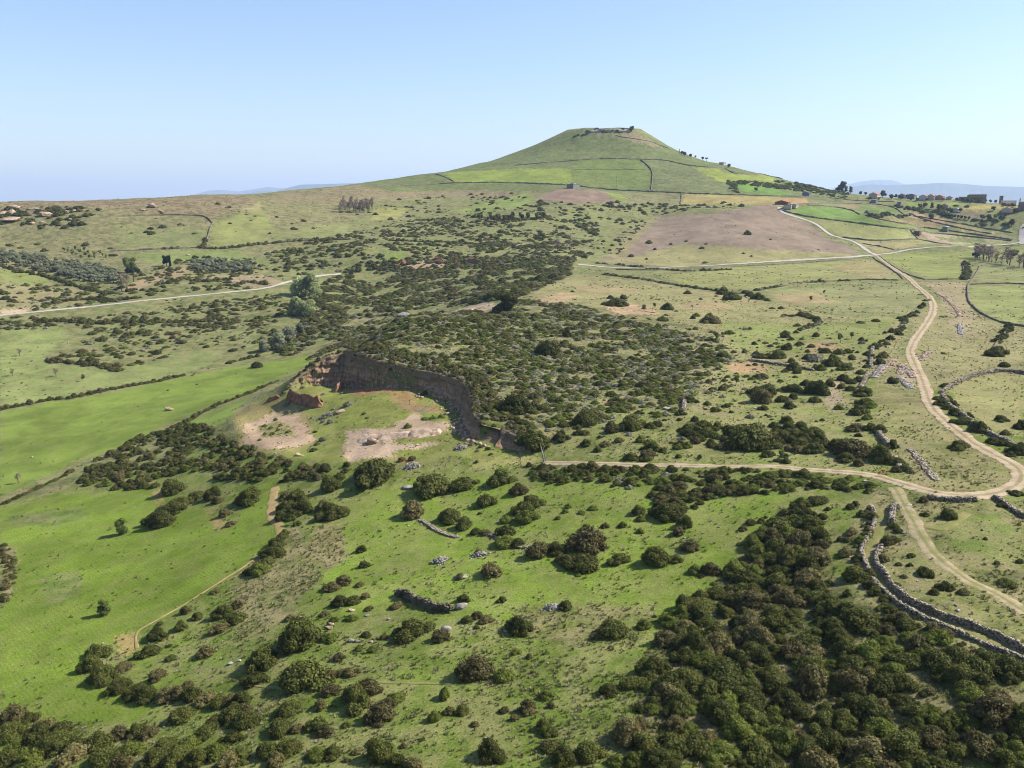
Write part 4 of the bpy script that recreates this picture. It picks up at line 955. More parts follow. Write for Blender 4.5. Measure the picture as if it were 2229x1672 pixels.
# ---- areas of scrub
def zone(poly, n_per_ha, sizes, mix, label, group, noise=None, thr=0.0, power=1.6, seed=1, sep=0.42, cap=4000, holes=(), margin=0.4, low=1.0):
    W = wpoly(poly); rg = np.random.default_rng(seed)
    x0, y0 = W.min(0); x1, y1 = W.max(0)
    n = int((x1 - x0) * (y1 - y0) / 10000 * n_per_ha); n = min(n, 60000)
    q = np.c_[rg.uniform(x0, x1, n), rg.uniform(y0, y1, n)]
    q = q[inside(W, q[:, 0], q[:, 1])]
    gi, gj = grid_ij(q[:, 0], q[:, 1]); q = q[~nogo[gi, gj]]
    for h in holes: q = q[~inside(wpoly(h), q[:, 0], q[:, 1])]
    if noise: q = q[fbm(q[:, 0] / noise, q[:, 1] / noise, 3, seed + 50) + rg.normal(0, 0.05, len(q)) > thr]
    ks, ws = zip(*mix); kk = rg.choice(len(ks), len(q), p=np.array(ws) / sum(ws))
    sz = sizes[0] + (sizes[1] - sizes[0]) * rg.random(len(q)) ** power
    grid = {}; cnt = 0
    for i in np.argsort(-sz):
        x, y, s = q[i, 0], q[i, 1], sz[i]
        bx = np.array([x - s * margin, x + s * margin, x, x]); by = np.array([y, y, y - s * margin, y + s * margin]); bi, bj = grid_ij(bx, by)
        if nogo[bi, bj].any(): continue
        cell = sizes[1] * 1.1; g = (int(x // cell), int(y // cell)); ok = True
        for a in (-1, 0, 1):
            for b in (-1, 0, 1):
                for (xx, yy, s2) in grid.get((g[0] + a, g[1] + b), ()):
                    if (xx - x) ** 2 + (yy - y) ** 2 < (sep * (s + s2) * 0.5) ** 2 * 1.6: ok = False
        if not ok: continue
        grid.setdefault(g, []).append((x, y, s))
        k = ks[kk[i]]
        sc = 0.66 if k == 'silver' else (0.9 if k == 'spurge' else 1.0)
        BUSH.append((x, y, s * sc * (1.0 if math.hypot(x, y) < 420 else 1.22), k, label.replace('{}', {'mastic': 'dark green', 'heath': 'brownish', 'spurge': 'bright green', 'silver': 'silvery'}[k]), group, low if math.hypot(x, y) < 420 else 0.68)); cnt += 1
        if cnt >= cap: break
THICK = [('mastic', 6), ('heath', 1.8), ('spurge', 2.0)]
zone([(1390, 1672), (1378, 1570), (1405, 1510), (1400, 1430), (1450, 1370), (1500, 1310), (1580, 1250), (1640, 1190), (1710, 1110), (1780, 1090), (1800, 1150), (1780, 1240), (1830, 1300), (1930, 1330), (2060, 1400), (2229, 1470), (2229, 1690), (1800, 1700)], 3000, (1.3, 5.6), THICK,
     "{} bush in the dense thicket at the lower right", "bushes of the lower right thicket", 8, 0.28, 1.2, 3, 0.36, holes=[Z('j', 1100, 1010, 1230, 1010, 1260, 1180, 1100, 1190), Z('j', 1130, 480, 1260, 470, 1200, 560)])
zone([(1330, 1672), (1330, 1560), (1370, 1480), (1370, 1400), (1430, 1330), (1520, 1250), (1600, 1190), (1680, 1100), (1760, 1110), (1600, 1260), (1480, 1380), (1430, 1500), (1420, 1672)], 620, (0.9, 3.6), THICK, "{} bush on the ragged left fringe of the thicket", "bushes on the thicket fringe", 8, 0.45, 1.5, 29, 0.4)
zone(Z('k', 700, 0, 960, 60, 900, 300, 960, 480, 1100, 640, 1300, 740, 1500, 830, 1300, 800, 1000, 700, 640, 480, 560, 250), 420, (0.9, 2.6), [('mastic', 4), ('heath', 2), ('spurge', 2), ('silver', 2)], "{} bush on the open slope between thicket and walled lane", "bushes between thicket and walled lane", 14, 0.42, 1.6, 4)
SCRUB = [('mastic', 3.2), ('heath', 2.2), ('spurge', 6), ('silver', 7.5)]
zone([(745, 752), (700, 735), (770, 690), (900, 680), (1060, 678), (1130, 655), (1240, 660), (1350, 690), (1440, 715), (1560, 740), (1600, 790), (1530, 820), (1500, 880), (1380, 890), (1290, 930), (1200, 930), (1130, 935), (1060, 905), (1040, 880), (1030, 835), (990, 818), (900, 797), (800, 768)], 4200, (1.0, 4.8), SCRUB,
     "{} bush in the plateau scrub above the quarry", "bushes of the plateau scrub", 13, 0.40, 1.7, 5, 0.36, low=0.74)
zone([(1060, 690), (1330, 680), (1560, 720), (1720, 750), (1740, 830), (1600, 900), (1500, 900), (1300, 950), (1170, 960), (1060, 900)], 700, (0.8, 3.6), SCRUB, "{} bush at the ragged edge of the plateau scrub", "bushes at the scrub edge", 11, 0.48, 1.8, 28, 0.4, low=0.8)
zone([(745, 755), (800, 768), (900, 797), (990, 818), (1030, 838), (1040, 890), (1060, 905), (1110, 930), (1160, 975), (1180, 960), (1100, 890), (1060, 820), (950, 780), (830, 750), (760, 735), (700, 760), (660, 790)], 4500, (1.0, 3.4), [('heath', 5), ('mastic', 3), ('silver', 1.5)],
     "{} bush fringing the rim of the quarry cliff", "bushes on the quarry rim", None, 0, 1.6, 6, 0.34)
zone([(1150, 1012), (1300, 1010), (1500, 1016), (1750, 1028), (1900, 1052), (1890, 1075), (1800, 1065), (1680, 1072), (1560, 1085), (1500, 1115), (1430, 1135), (1410, 1070), (1300, 1055), (1160, 1052)], 3600, (1.3, 4.0), [('mastic', 5), ('spurge', 3), ('heath', 1.5), ('silver', 0.8)],
     "{} bush in the belt just below the track", "bushes of the belt below the track", 11, 0.33, 1.4, 7, 0.36, margin=0.12, low=0.85)
zone([(1180, 965), (1300, 905), (1480, 890), (1560, 920), (1700, 930), (1850, 960), (1900, 1000), (1890, 1020), (1600, 1005), (1300, 1000)], 520, (1.3, 4.6), [('mastic', 5), ('spurge', 2), ('heath', 1.5), ('silver', 2)], "{} bush on the plateau just above the track", "bushes just above the track", 20, 0.44, 1.4, 8)
zone(Z('f', 1020, 880, 1350, 900, 1640, 920, 1800, 900, 2000, 960, 2080, 1040, 1960, 1070, 1640, 1050, 1350, 1040, 1050, 960), 1500, (2.2, 5.0), [('mastic', 5), ('heath', 1)], "{} bush in the thick dark row across the plateau", "bushes of the thick plateau row", None, 0, 1.0, 9, 0.42)
zone([(1420, 690), (1560, 640), (1700, 660), (1830, 690), (1980, 690), (1950, 760), (1880, 830), (1880, 950), (1700, 925), (1500, 885), (1540, 820), (1600, 790), (1560, 735)], 150, (1.0, 5.0), [('mastic', 6), ('heath', 2), ('silver', 2)], "{} bush dotted over the far pasture of the plateau", "bushes on the far plateau pasture", 40, 0.47, 2.0, 10)
zone([(175, 1052), (205, 1000), (330, 945), (440, 925), (500, 960), (560, 985), (640, 1012), (770, 1012), (770, 1040), (700, 1060), (600, 1050), (480, 1042), (380, 1052), (300, 1068), (230, 1065)], 2100, (1.6, 4.4), [('mastic', 6), ('heath', 2.5), ('spurge', 1.2)], "{} bush in the long hedge below the quarry", "bushes of the hedge below the quarry", 10, 0.38, 1.2, 11, 0.40, holes=[Z('h', 820, 140, 890, 90, 1100, 60, 1200, 110, 1020, 200)])
# valley and far slopes
FARM_ = [('mastic', 4.2), ('heath', 3), ('spurge', 2), ('silver', 2.5)]
VALL = "{} bush in the scattered scrub of the valley beyond the quarry"; VALG = "bushes of the valley scrub"
zone([(560, 770), (640, 700), (700, 620), (760, 580), (900, 560), (1100, 560), (1250, 560), (1240, 600), (1150, 640), (1080, 660), (900, 675), (770, 690), (700, 735), (640, 775)], 1500, (1.4, 6.5), FARM_, VALL, VALG, 16, 0.42, 1.8, 12, 0.33)
zone([(560, 560), (700, 520), (900, 480), (1100, 470), (1300, 480), (1320, 540), (1230, 580), (1000, 580), (760, 590), (640, 600)], 420, (1.8, 7.0), FARM_, "{} bush on the scrubby slope behind the valley", "bushes behind the valley", 24, 0.43, 1.8, 13, 0.34)
zone([(620, 500), (800, 440), (1000, 420), (1150, 420), (1180, 460), (1000, 480), (800, 500)], 80, (2, 7), FARM_, "{} bush on the high fields below the cone hill", "bushes below the cone hill", 34, 0.47, 1.8, 14, 0.36)
zone([(0, 690), (200, 690), (600, 640), (640, 680), (560, 720), (300, 705), (0, 720)], 600, (1.6, 5.5), FARM_, "{} bush along the valley road", "bushes along the valley road", 18, 0.40, 1.5, 15, 0.34)
zone([(190, 705), (580, 690), (640, 720), (560, 770), (430, 755), (300, 800), (240, 812), (130, 780), (180, 740)], 420, (1.6, 6.0), FARM_, "{} bush on the scrubby tongue in the valley", "bushes on the valley tongue", 15, 0.44, 1.4, 16, 0.34)
zone([(0, 620), (120, 620), (260, 620), (420, 650), (300, 660), (120, 680), (0, 670)], 420, (1.8, 6.5), FARM_, "{} bush on the bank above the valley road", "bushes above the valley road", 18, 0.42, 1.5, 17, 0.34)
zone([(0, 520), (120, 525), (260, 540), (250, 560), (120, 600), (0, 590)], 60, (2.5, 7), FARM_, "{} bush beside the olive grove", "bushes beside the olive grove", 30, 0.42, 1.4, 18)
zone([(0, 455), (120, 450), (210, 452), (200, 490), (120, 500), (0, 498)], 200, (3.0, 9), [('mastic', 3), ('heath', 1)], "{} bush among the boulders on the ridge", "bushes among the ridge boulders", 22, 0.40, 1.2, 19, 0.38)
zone([(200, 455), (560, 440), (760, 440), (700, 500), (450, 520), (120, 510)], 24, (2.2, 7), FARM_, "{} bush dotted over the upper left pasture", "bushes on the upper left pasture", 50, 0.45, 1.8, 20)
zone([(250, 610), (400, 560), (560, 560), (620, 600), (560, 630), (330, 645)], 380, (1.8, 5.5), FARM_, "{} bush on the terraces above the valley road", "bushes on the terraces above the valley road", 16, 0.43, 1.5, 21, 0.35)
zone([(1150, 440), (1340, 440), (1480, 445), (1600, 440), (1660, 445), (1450, 465), (1380, 490), (1180, 480)], 130, (2.5, 8), FARM_, "{} bush in the dip behind the tilled rise", "bushes behind the tilled rise", 40, 0.42, 1.5, 22)
zone(Z('c', 560, 930, 640, 850, 760, 740, 860, 720, 760, 830, 650, 960), 300, (1.6, 5), FARM_, "{} bush on the steep left edge of the tilled rise", "bushes on the edge of the tilled rise", 18, 0.42, 1.5, 23)
zone([(1960, 450), (2060, 445), (2200, 455), (2229, 480), (2160, 500), (2080, 480)], 60, (3, 9), [('mastic', 3), ('heath', 1)], "{} bush in the gardens below the village", "bushes in the village gardens", 40, 0.42, 1.3, 24)
zone(Z('c', 1330, 480, 1500, 478, 1800, 515, 1810, 545, 1600, 520, 1400, 495, 1420, 555, 1380, 540), 500, (3, 8), [('mastic', 2), ('spurge', 1)], "{} bush in the thick hedge round a green field on the hill", "bushes of the hill hedge", None, 0, 1.2, 25, 0.4)
zone(Z('l', 20, 200, 120, 140, 200, 110, 420, 95, 560, 95, 660, 120, 700, 150, 500, 150, 300, 130, 150, 170), 420, (3, 8), [('mastic', 2), ('heath', 1)], "{} bush on the rocky crown of the cone hill", "bushes on the cone hill's crown", None, 0, 1.2, 26, 0.42)
zone([(1680, 392), (1760, 402), (1850, 420), (1840, 432), (1740, 418)], 260, (3, 8), [('mastic', 2), ('spurge', 1)], "{} bush on the right flank of the cone hill", "bushes on the hill's right flank", 30, 0.4, 1.4, 27)

def hedge(line, width, spacing, sizes, mix, label, group, seed, gap=0.0):
    P = wline(line, 1.0, 2); rg = np.random.default_rng(seed); d = 0.0; i = 0
    ks, ws = zip(*mix)
    while i < len(P):
        s = sizes[0] + (sizes[1] - sizes[0]) * rg.random() ** 1.4
        if vnoise(i / 14.0, seed * 3.7, 8) >= gap:
            o = rg.normal(0, width * 0.4, 2); k = ks[rg.choice(len(ks), p=np.array(ws) / sum(ws))]
            BUSH.append((P[i, 0] + o[0], P[i, 1] + o[1], s, k, label.replace('{}', {'mastic': 'dark green', 'heath': 'brownish', 'spurge': 'bright green', 'silver': 'silvery'}[k]), group, 1.0))
        i += max(1, int(s * spacing))
HM = [('mastic', 4), ('heath', 2)]
hedge(Z('a', 0, 1492, 300, 1432, 500, 1412, 650, 1372, 820, 1342, 1000, 1312, 1300, 1242, 1450, 1192, 1640, 1150), 1.5, 0.55, (1.6, 4.2), HM, "{} bush in the hedge above the bright green valley strip", "bushes of the upper valley hedge", 31, 0.25)
hedge(Z('a', 1000, 1650, 1180, 1572, 1280, 1512, 1400, 1452, 1550, 1402, 1700, 1332, 1760, 1310), 1.0, 0.6, (1.4, 3.4), HM, "{} bush in the hedge below the bright green valley strip", "bushes of the lower valley hedge", 32, 0.2)
hedge(Z('h', 20, 240, 150, 182, 300, 112, 400, 62), 1.0, 0.5, (1.4, 3.0), HM, "{} bush in the hedge at the far left of the sown field", "bushes of the far left hedge", 33)
for q, (sd, gp) in ((Z('a', 300, 1185, 500, 1195, 640, 1210, 760, 1250), (34, 0.0)), (Z('a', 560, 940, 900, 935, 1200, 930, 1400, 925), (35, 0.15)), (Z('a', 0, 950, 300, 930, 560, 930), (36, 0.2))):
    hedge(q, 2.5, 0.6, (3.0, 6.5), HM, "{} bush in a dark row across the valley pasture", "bushes of the valley rows", sd, gp)
for q, sd in ((Z('a', 0, 575, 100, 610, 280, 640, 420, 690, 600, 740), 37), (Z('a', 1290, 680, 1450, 665, 1650, 690, 1700, 700), 38), (Z('a', 300, 820, 500, 790, 700, 800, 900, 780), 39), (Z('a', 820, 740, 1000, 700, 1200, 660), 40)):
    hedge(q, 2.0, 0.6, (2.5, 6.0), HM, "{} bush in a dark row on the terraces of the far slope", "bushes of the far terraces", sd, 0.2)
for q, sd in ((Z('a', 780, 487, 1000, 472, 1240, 462, 1380, 472, 1600, 447, 1900, 417, 2212, 412), 41), (Z('b', 850, 420, 1200, 430, 1600, 460, 2000, 470), 42), (Z('a', 1345, 310, 1320, 360, 1310, 430, 1270, 460), 43), (Z('b', 1360, 270, 1500, 285, 1700, 290, 1850, 270), 44)):
    hedge(q, 2.0, 0.65, (2.5, 6.0), HM, "{} bush in a field boundary on the upper slope", "bushes of the upper field boundaries", sd, 0.2)
for q, sd in ((Z('c', 560, 1070, 800, 1100, 1000, 1135, 1200, 1165, 1400, 1190), 45), (Z('c', 1450, 1190, 1600, 1160, 1800, 1125, 2000, 1115, 2130, 1110), 46), (Z('c', 520, 1000, 700, 1015, 900, 1040, 1100, 1050, 1400, 1040), 47), (Z('c', 1800, 1330, 1950, 1370, 1900, 1400, 1800, 1420), 48)):
    hedge(q, 1.5, 0.7, (1.6, 4.4), [('mastic', 4), ('heath', 1), ('silver', 2)], "{} bush growing along a plateau field wall", "bushes along the plateau walls", sd, 0.3)
hedge(Z('d', 1430, 1180, 1360, 1250, 1250, 1330, 1190, 1420, 1080, 1490, 1000, 1570), 2.5, 1.1, (1.4, 4.2), [('mastic', 4), ('heath', 1), ('silver', 1)], "{} bush along the old wall left of the track", "bushes along the wall left of the track", 49, 0.42)
hedge(Z('d', 2100, 1390, 2060, 1440, 1990, 1520, 1950, 1600), 1.5, 0.7, (1.8, 4.6), HM, "{} bush along the wall right of the winding track", "bushes along the wall right of the winding track", 50, 0.2)
hedge(Z('d', 1730, 870, 1760, 950, 1720, 1010), 2.5, 0.6, (2.0, 5.0), HM, "{} bush along the walled droveway", "bushes along the droveway", 51, 0.0)
hedge(Z('m', 830, 390, 1000, 420, 1150, 440, 1300, 470, 1450, 500), 6.0, 0.35, (4.0, 9.0), [('mastic', 3), ('spurge', 1)], "{} bush in the leafy belt below the village", "bushes of the village belt", 52)
hedge(Z('m', 540, 490, 700, 500, 900, 495, 1000, 490), 4.0, 0.5, (3.0, 6.0), [('mastic', 2), ('heath', 2)], "{} bush on the dark bank below the village fields", "bushes of the dark bank", 53)
hedge(Z('h', 0, 470, 40, 520, 60, 600, 30, 700, 10, 780), 2.0, 0.8, (1.0, 2.4), [('heath', 2), ('mastic', 1)], "{} bush on the stony patch at the left frame edge", "bushes at the left frame edge", 54)

WL = [('mastic', 4), ('heath', 2), ('spurge', 2)]
hedge(Z('q', 330, 600, 370, 720, 350, 850, 280, 960, 200, 1060, 150, 1150, 200, 1250, 260, 1340, 300, 1450, 400, 1570) + Z('k', 1040, 600, 1120, 670, 1230, 740, 1380, 800, 1480, 850, 1640, 910, 1790, 980), 1.2, 0.9, (0.9, 2.8), WL, "{} bush leaning on the outer side of the lane's left wall", "bushes along the lane's left wall", 61, 0.35)
hedge(Z('k', 1240, 590, 1360, 640, 1540, 705, 1740, 770, 1900, 850), 0.8, 1.4, (0.8, 2.2), WL, "{} bush behind the lane's tall wall", "bushes behind the lane's tall wall", 62, 0.45)
def rim_fringe():
    rg = np.random.default_rng(88); n = len(cliff_top); i = 0.0
    while i < n - 1:
        k = ('heath', 'mastic', 'silver', 'heath', 'spurge')[rg.integers(0, 5)]; w = 0.8 + 1.6 * rg.random() ** 1.5; j = int(i)
        o = rg.uniform(-1.6, 0.5); x, y = cliff_top[j, 0] + cliff_n[j, 0] * o, cliff_top[j, 1] + cliff_n[j, 1] * o
        BUSH.append((x, y, w, k, {'mastic': 'dark green', 'heath': 'brownish', 'spurge': 'bright green', 'silver': 'silvery'}[k] + " bush hanging over the very edge of the quarry cliff", "bushes hanging over the cliff edge", 1.0)); i += rg.uniform(0.8, 2.6)
rim_fringe()
bushes('o', '1330,530,70,s;1235,590,80,s;1045,620,70,s;845,830,90,s;870,925,90,s;1025,900,60,s;1300,700,60,s;1610,845,110,s;1430,885,50,s;1330,995,110,s;1545,685,60,s;1400,1060,120,s;1300,1050,70,s;1945,555,40,s;2075,580,50,s;1160,1000,60,s;1480,560,60,g;1820,950,70,g;1860,1000,60,g;700,1030,60,g;760,1100,60,g;560,1110,80,g;640,1130,70,g;730,1160,60,g;860,1180,80,g;560,1210,60,g;660,1210,80,g;500,1280,60,g;1200,1180,70,g;1300,1290,110,s;1230,1340,90,g;1180,1420,110,g', "{} cushion plant on the floor of the quarry", "cushion plants on the quarry floor")
bushes('p', '500,1020,110,g;600,1010,110,g;700,1000,100,g;280,1120,110,g;900,1380,60,s;1080,1340,70,s;1200,1370,70,g;1160,1420,60,s;1300,1400,80,g;1330,1460,60,g;1590,1280,60,s;1150,1560,60,d;200,1540,110,r;330,1530,110,r;480,690,60,d;1000,1330,50,g', "{} low plant on the quarry's right-hand floor", "low plants on the right-hand quarry floor")
# ---- the biggest in view become things of their own, the rest one mass of scrub
def place_bushes():
    ent = []
    for i, (x, y, w, k, lab, grp, tall) in enumerate(BUSH):
        z = float(hgt(np.array(x), np.array(y))); d = math.sqrt(x * x + y * y + z * z)
        az = math.degrees(math.atan2(x, y))
        vis = 1.0 if abs(az) < 31.5 else 0.05
        pri = w / d * vis + (10 if (lab and grp is None) else 0)
        ent.append((pri, i, z))
    rest = {}; chosen = []
    PXY = {}
    for i, b in enumerate(BUSH):
        z = float(hgt(np.array(b[0]), np.array(b[1]))); yy = b[1] * math.cos(PITCH) - z * math.sin(PITCH); zz = b[1] * math.sin(PITCH) + z * math.cos(PITCH)
        PXY[i] = (CX + F * b[0] / yy, CY - F * zz / yy, b[2] / yy)
    for k in PROTO:
        e = sorted([t for t in ent if BUSH[t[1]][3] == k], reverse=True)
        limit = {'mastic': 300, 'heath': 150, 'spurge': 110, 'silver': 40}[k]
        for j, (pri, i, z) in enumerate(e):
            x, y, w, _, lab, grp, tall = BUSH[i]
            rr = random.Random(i * 7 + 3); pid = rr.randrange(len(PROTO[k])); rz = rr.random() * 6.283
            sz = w * tall * rr.uniform(0.85, 1.2)
            if j < limit:
                o = bpy.data.objects.new(KINDNAME[k], PROTO[k][pid]); COL.objects.link(o)
                o.location = (x, y, z - 0.06 * w); o.rotation_euler = (0, 0, rz); o.scale = (w * rr.uniform(0.85, 1.3), w * rr.uniform(0.8, 1.1), sz)
                tag(o, lab, "bush", grp); chosen.append((o, i))
            else:
                rest.setdefault((k, pid), []).append((x, y, z - 0.06 * w, w, sz, rz))
    groups = {}
    for o, i in chosen:
        if BUSH[i][5]: groups.setdefault((BUSH[i][5], o["label"]), []).append((o, i))
    for (g, lab), lst in groups.items():
        if len(lst) < 2: continue
        xs = sorted(PXY[i][0] for _, i in lst); ys = sorted(PXY[i][1] for _, i in lst); ws = sorted(BUSH[i][2] for _, i in lst); n = len(lst)
        for o, i in lst:
            w = BUSH[i][2]; x, y = PXY[i][0], PXY[i][1]
            size = "" if n < 4 else ("large " if w >= ws[int(n * 0.7)] else ("small " if w <= ws[int(n * 0.3)] else "middling "))
            fx = (x - xs[0]) / (xs[-1] - xs[0] + 1e-6); fy = (y - ys[0]) / (ys[-1] - ys[0] + 1e-6)
            h = ["far left", "left", "centre", "right", "far right"][min(4, int(fx * 5))]
            v = ["topmost", "upper", "middle", "lower", "bottom"][min(4, int(fy * 5))]
            lab = lab.replace(" at the lower right", "")
            o["label"] = size + lab + (", " + h if n < 5 else ", " + v + " " + h)
            if len(o["label"].split()) > 16: o["label"] = lab + ", " + v + " " + h
    return rest
def scatter(name, label, groups, kind="stuff"):
    """one object whose points carry copies of a few small meshes (mesh, [(x, y, z, width, height, turn)])"""
    pts = []; pid = []; srcs = []
    for gi, (me, lst) in enumerate(groups):
        o = bpy.data.objects.new(me.name + "_source", me); srcs.append(o)
        pts += lst; pid += [gi] * len(lst)
    A = np.array(pts, float)
    me = bpy.data.meshes.new(name); me.vertices.add(len(A)); me.vertices.foreach_set("co", A[:, :3].astype(np.float32).ravel())
    a = me.attributes.new("size", 'FLOAT_VECTOR', 'POINT'); a.data.foreach_set("vector", A[:, [3, 3, 4]].astype(np.float32).ravel())
    a = me.attributes.new("turn", 'FLOAT_VECTOR', 'POINT'); a.data.foreach_set("vector", np.c_[np.zeros((len(A), 2)), A[:, 5]].astype(np.float32).ravel())
    a = me.attributes.new("pick", 'INT', 'POINT'); a.data.foreach_set("value", np.array(pid, np.int32))
    ob = bpy.data.objects.new(name, me); COL.objects.link(ob)
    nt = bpy.data.node_groups.new(name, 'GeometryNodeTree')
    nt.interface.new_socket("Geometry", in_out='INPUT', socket_type='NodeSocketGeometry'); nt.interface.new_socket("Geometry", in_out='OUTPUT', socket_type='NodeSocketGeometry')
    gi = nt.nodes.new("NodeGroupInput"); go = nt.nodes.new("NodeGroupOutput"); jn = nt.nodes.new("GeometryNodeJoinGeometry")
    def nattr(n, t):
        nd = nt.nodes.new("GeometryNodeInputNamedAttribute"); nd.data_type = t; nd.inputs["Name"].default_value = n; return nd.outputs["Attribute"]
    sz, tn, pk = nattr("size", 'FLOAT_VECTOR'), nattr("turn", 'FLOAT_VECTOR'), nattr("pick", 'INT')
    e2r = nt.nodes.new("FunctionNodeEulerToRotation"); nt.links.new(tn, e2r.inputs[0])
    for i, s in enumerate(srcs):
        oi = nt.nodes.new("GeometryNodeObjectInfo"); oi.inputs["Object"].default_value = s; oi.transform_space = 'ORIGINAL'
        cp = nt.nodes.new("FunctionNodeCompare"); cp.data_type = 'INT'; cp.operation = 'EQUAL'
        ia = [x for x in cp.inputs if x.type == 'INT']
        nt.links.new(pk, ia[0]); ia[1].default_value = i
        ip = nt.nodes.new("GeometryNodeInstanceOnPoints")
        nt.links.new(gi.outputs[0], ip.inputs["Points"]); nt.links.new(cp.outputs[0], ip.inputs["Selection"])
        nt.links.new(oi.outputs["Geometry"], ip.inputs["Instance"]); nt.links.new(sz, ip.inputs["Scale"]); nt.links.new(e2r.outputs[0], ip.inputs["Rotation"])
        nt.links.new(ip.outputs[0], jn.inputs[0])
    nt.links.new(jn.outputs[0], go.inputs[0])
    md = ob.modifiers.new("scatter", 'NODES'); md.node_group = nt
    return tag(ob, label, kind=kind)
rest = place_bushes()
for k, lab in (('mastic', "mass of smaller dark evergreen scrub over the plateau and far slopes"), ('heath', "mass of smaller brownish heath over the plateau and slopes"),
               ('spurge', "mass of smaller bright green cushions in the plateau scrub"), ('silver', "mass of silvery wormwood between the bushes")):
    g = [(PROTO[k][p], rest[(k, p)]) for p in range(len(PROTO[k])) if rest.get((k, p))]
    if g: scatter(KINDNAME[k].replace('_bush', '_scrub'), lab, g)
print("BUSHES", len(BUSH), {k: len(v) for k, v in rest.items()})

# ------------------------------------------------------------------ more bushes read one by one are appended before placing (see p4); here: walls
def wall_body(name, P, h, w, mat, seed, lump=0.25, parent=None, sink=0.3):
    n = len(P); d = np.gradient(P, axis=0); d /= np.maximum(np.linalg.norm(d, axis=1), 1e-6)[:, None]; N = np.c_[-d[:, 1], d[:, 0]]
    s = np.arange(n) * 1.0
    hh = h * (1 + lump * 2 * (fbm(s / 4.0, s * 0 + seed, 3, seed) - 0.5)) * np.clip(np.minimum(s, n - 1 - s) / 2.0 + 0.35, 0, 1)
    prof = [(-0.5, None), (-0.44, 0.7), (-0.25, 1.0), (0.25, 0.97), (0.44, 0.68), (0.5, None)]
    V = []
    for k, (a, f) in enumerate(prof):
        jit_ = (fbm(s / 1.3, s * 0 + k * 5, 2, seed + k) - 0.5) * w * 0.5
        q = P + N * (a * w + jit_)[:, None]; z = hgt(P[:, 0], P[:, 1]) * 0.6 + hgt(q[:, 0], q[:, 1]) * 0.4
        V.append(np.c_[q, z - sink if f is None else z + hh * f + jit_ * 0.4])
    V = np.stack(V, 1); m_ = len(prof)
    i, j = np.meshgrid(np.arange(n - 1), np.arange(m_ - 1), indexing='ij')
    Q = np.stack([i * m_ + j, i * m_ + j + 1, (i + 1) * m_ + j + 1, (i + 1) * m_ + j], -1).reshape(-1, 4)
    me = np_mesh(name, V.reshape(-1, 3), Q[:, ::-1])
    return add(name, me, mat, parent), hh, N
STONE_C = np.array([(x, y, z) for z in (-.5, .5) for x, y in ((-.5, -.5), (.5, -.5), (.5, .5), (-.5, .5))])
STONE_F = np.array([(3, 2, 1, 0), (4, 5, 6, 7), (0, 1, 5, 4), (1, 2, 6, 5), (2, 3, 7, 6), (3, 0, 4, 7)])
def stones_mesh(name, C, S, rg):
    """many rough blocks in one mesh: centres, sizes"""
    n = len(C); a = rg.random(n) * 6.283; ca, sa = np.cos(a), np.sin(a)
    v = STONE_C[None] * (1 + rg.normal(0, 0.16, (n, 8, 3))) * S[:, None, :]
    x = v[..., 0] * ca[:, None] - v[..., 1] * sa[:, None]; y = v[..., 0] * sa[:, None] + v[..., 1] * ca[:, None]
    tilt = rg.normal(0, 0.18, (n, 1)); z = v[..., 2] + x * tilt
    V = np.stack([x, y, z], -1) + C[:, None, :]
    Q = (STONE_F[None] + (np.arange(n) * 8)[:, None, None]).reshape(-1, 4)
    me = np_mesh(name, V.reshape(-1, 3), Q); fattr(me, 'leaf', np.repeat(rg.random(n), 8)); return me
def stone_wall(line, h, w, label, group=None, seed=1, stone=0.26, near=True, mat='stone', name="stone_wall", step=None):
    P = wline(line, step or (0.5 if near else 1.6), 3)
    if not near:
        o, hh, N = wall_body(name, P, h, w, M[mat], seed, 0.65)
        return tag(o, label, "wall", group, "thing")
    root = empty(name, (0, 0, 0)); tag(root, label, "wall", group, "thing")
    core, hh, N = wall_body("core", P, h * 0.92, w * 0.85, M[mat], seed, 0.45, root)
    rg = np.random.default_rng(seed); C = []; S = []
    per = int(len(P) * 0.5 / stone * (2 * h + w) / stone * 0.95)
    t = rg.random(per) * (len(P) - 1.01); i = t.astype(int); f = (t - i)[:, None]
    base = P[i] * (1 - f) + P[i + 1] * f; nn = N[i]; hi = hh[i]
    u = rg.random(per) * (2 * h + w)
    side = np.where(u < h, -0.5, np.where(u < h + w, (u - h) / w - 0.5, 0.5))
    vert = np.where(u < h, u / h, np.where(u < h + w, 1.0, (2 * h + w - u) / h))
    lat = side * w * (1 - 0.12 * vert)
    q = base + nn * lat[:, None]
    z = hgt(base[:, 0], base[:, 1]) + hi * vert * 1.02
    C = np.c_[q, z]; S = stone * np.c_[0.7 + 0.8 * rg.random(per), 0.6 + 0.5 * rg.random(per), 0.4 + 0.4 * rg.random(per)]
    # tumbled stones along the foot
    k = per // 9; t = rg.random(k) * (len(P) - 1.01); i = t.astype(int); q = P[i] + N[i] * (rg.normal(0, 0.55, k) * w + np.sign(rg.normal(size=k)) * w * 0.5)[:, None]
    C = np.vstack([C, np.c_[q, hgt(q[:, 0], q[:, 1]) + 0.08]]); S = np.vstack([S, stone * (0.4 + 0.7 * rg.random((k, 3)))])
    o = add("stones", stones_mesh("stones", C, S, rg), M[mat], root); tag(o, kind="stuff")
    return root
W1 = Z('q', 355, 560, 400, 640, 430, 700, 400, 800, 360, 900, 310, 970, 250, 1050, 215, 1120, 250, 1190, 290, 1230, 330, 1310, 350, 1420, 470, 1560) + Z('k', 1085, 575, 1150, 632, 1250, 692, 1400, 752, 1500, 802, 1650, 862, 1800, 932, 1960, 998)
stone_wall(W1, 0.62, 0.55, "pale dry stone wall along the left side of the old lane", seed=1)
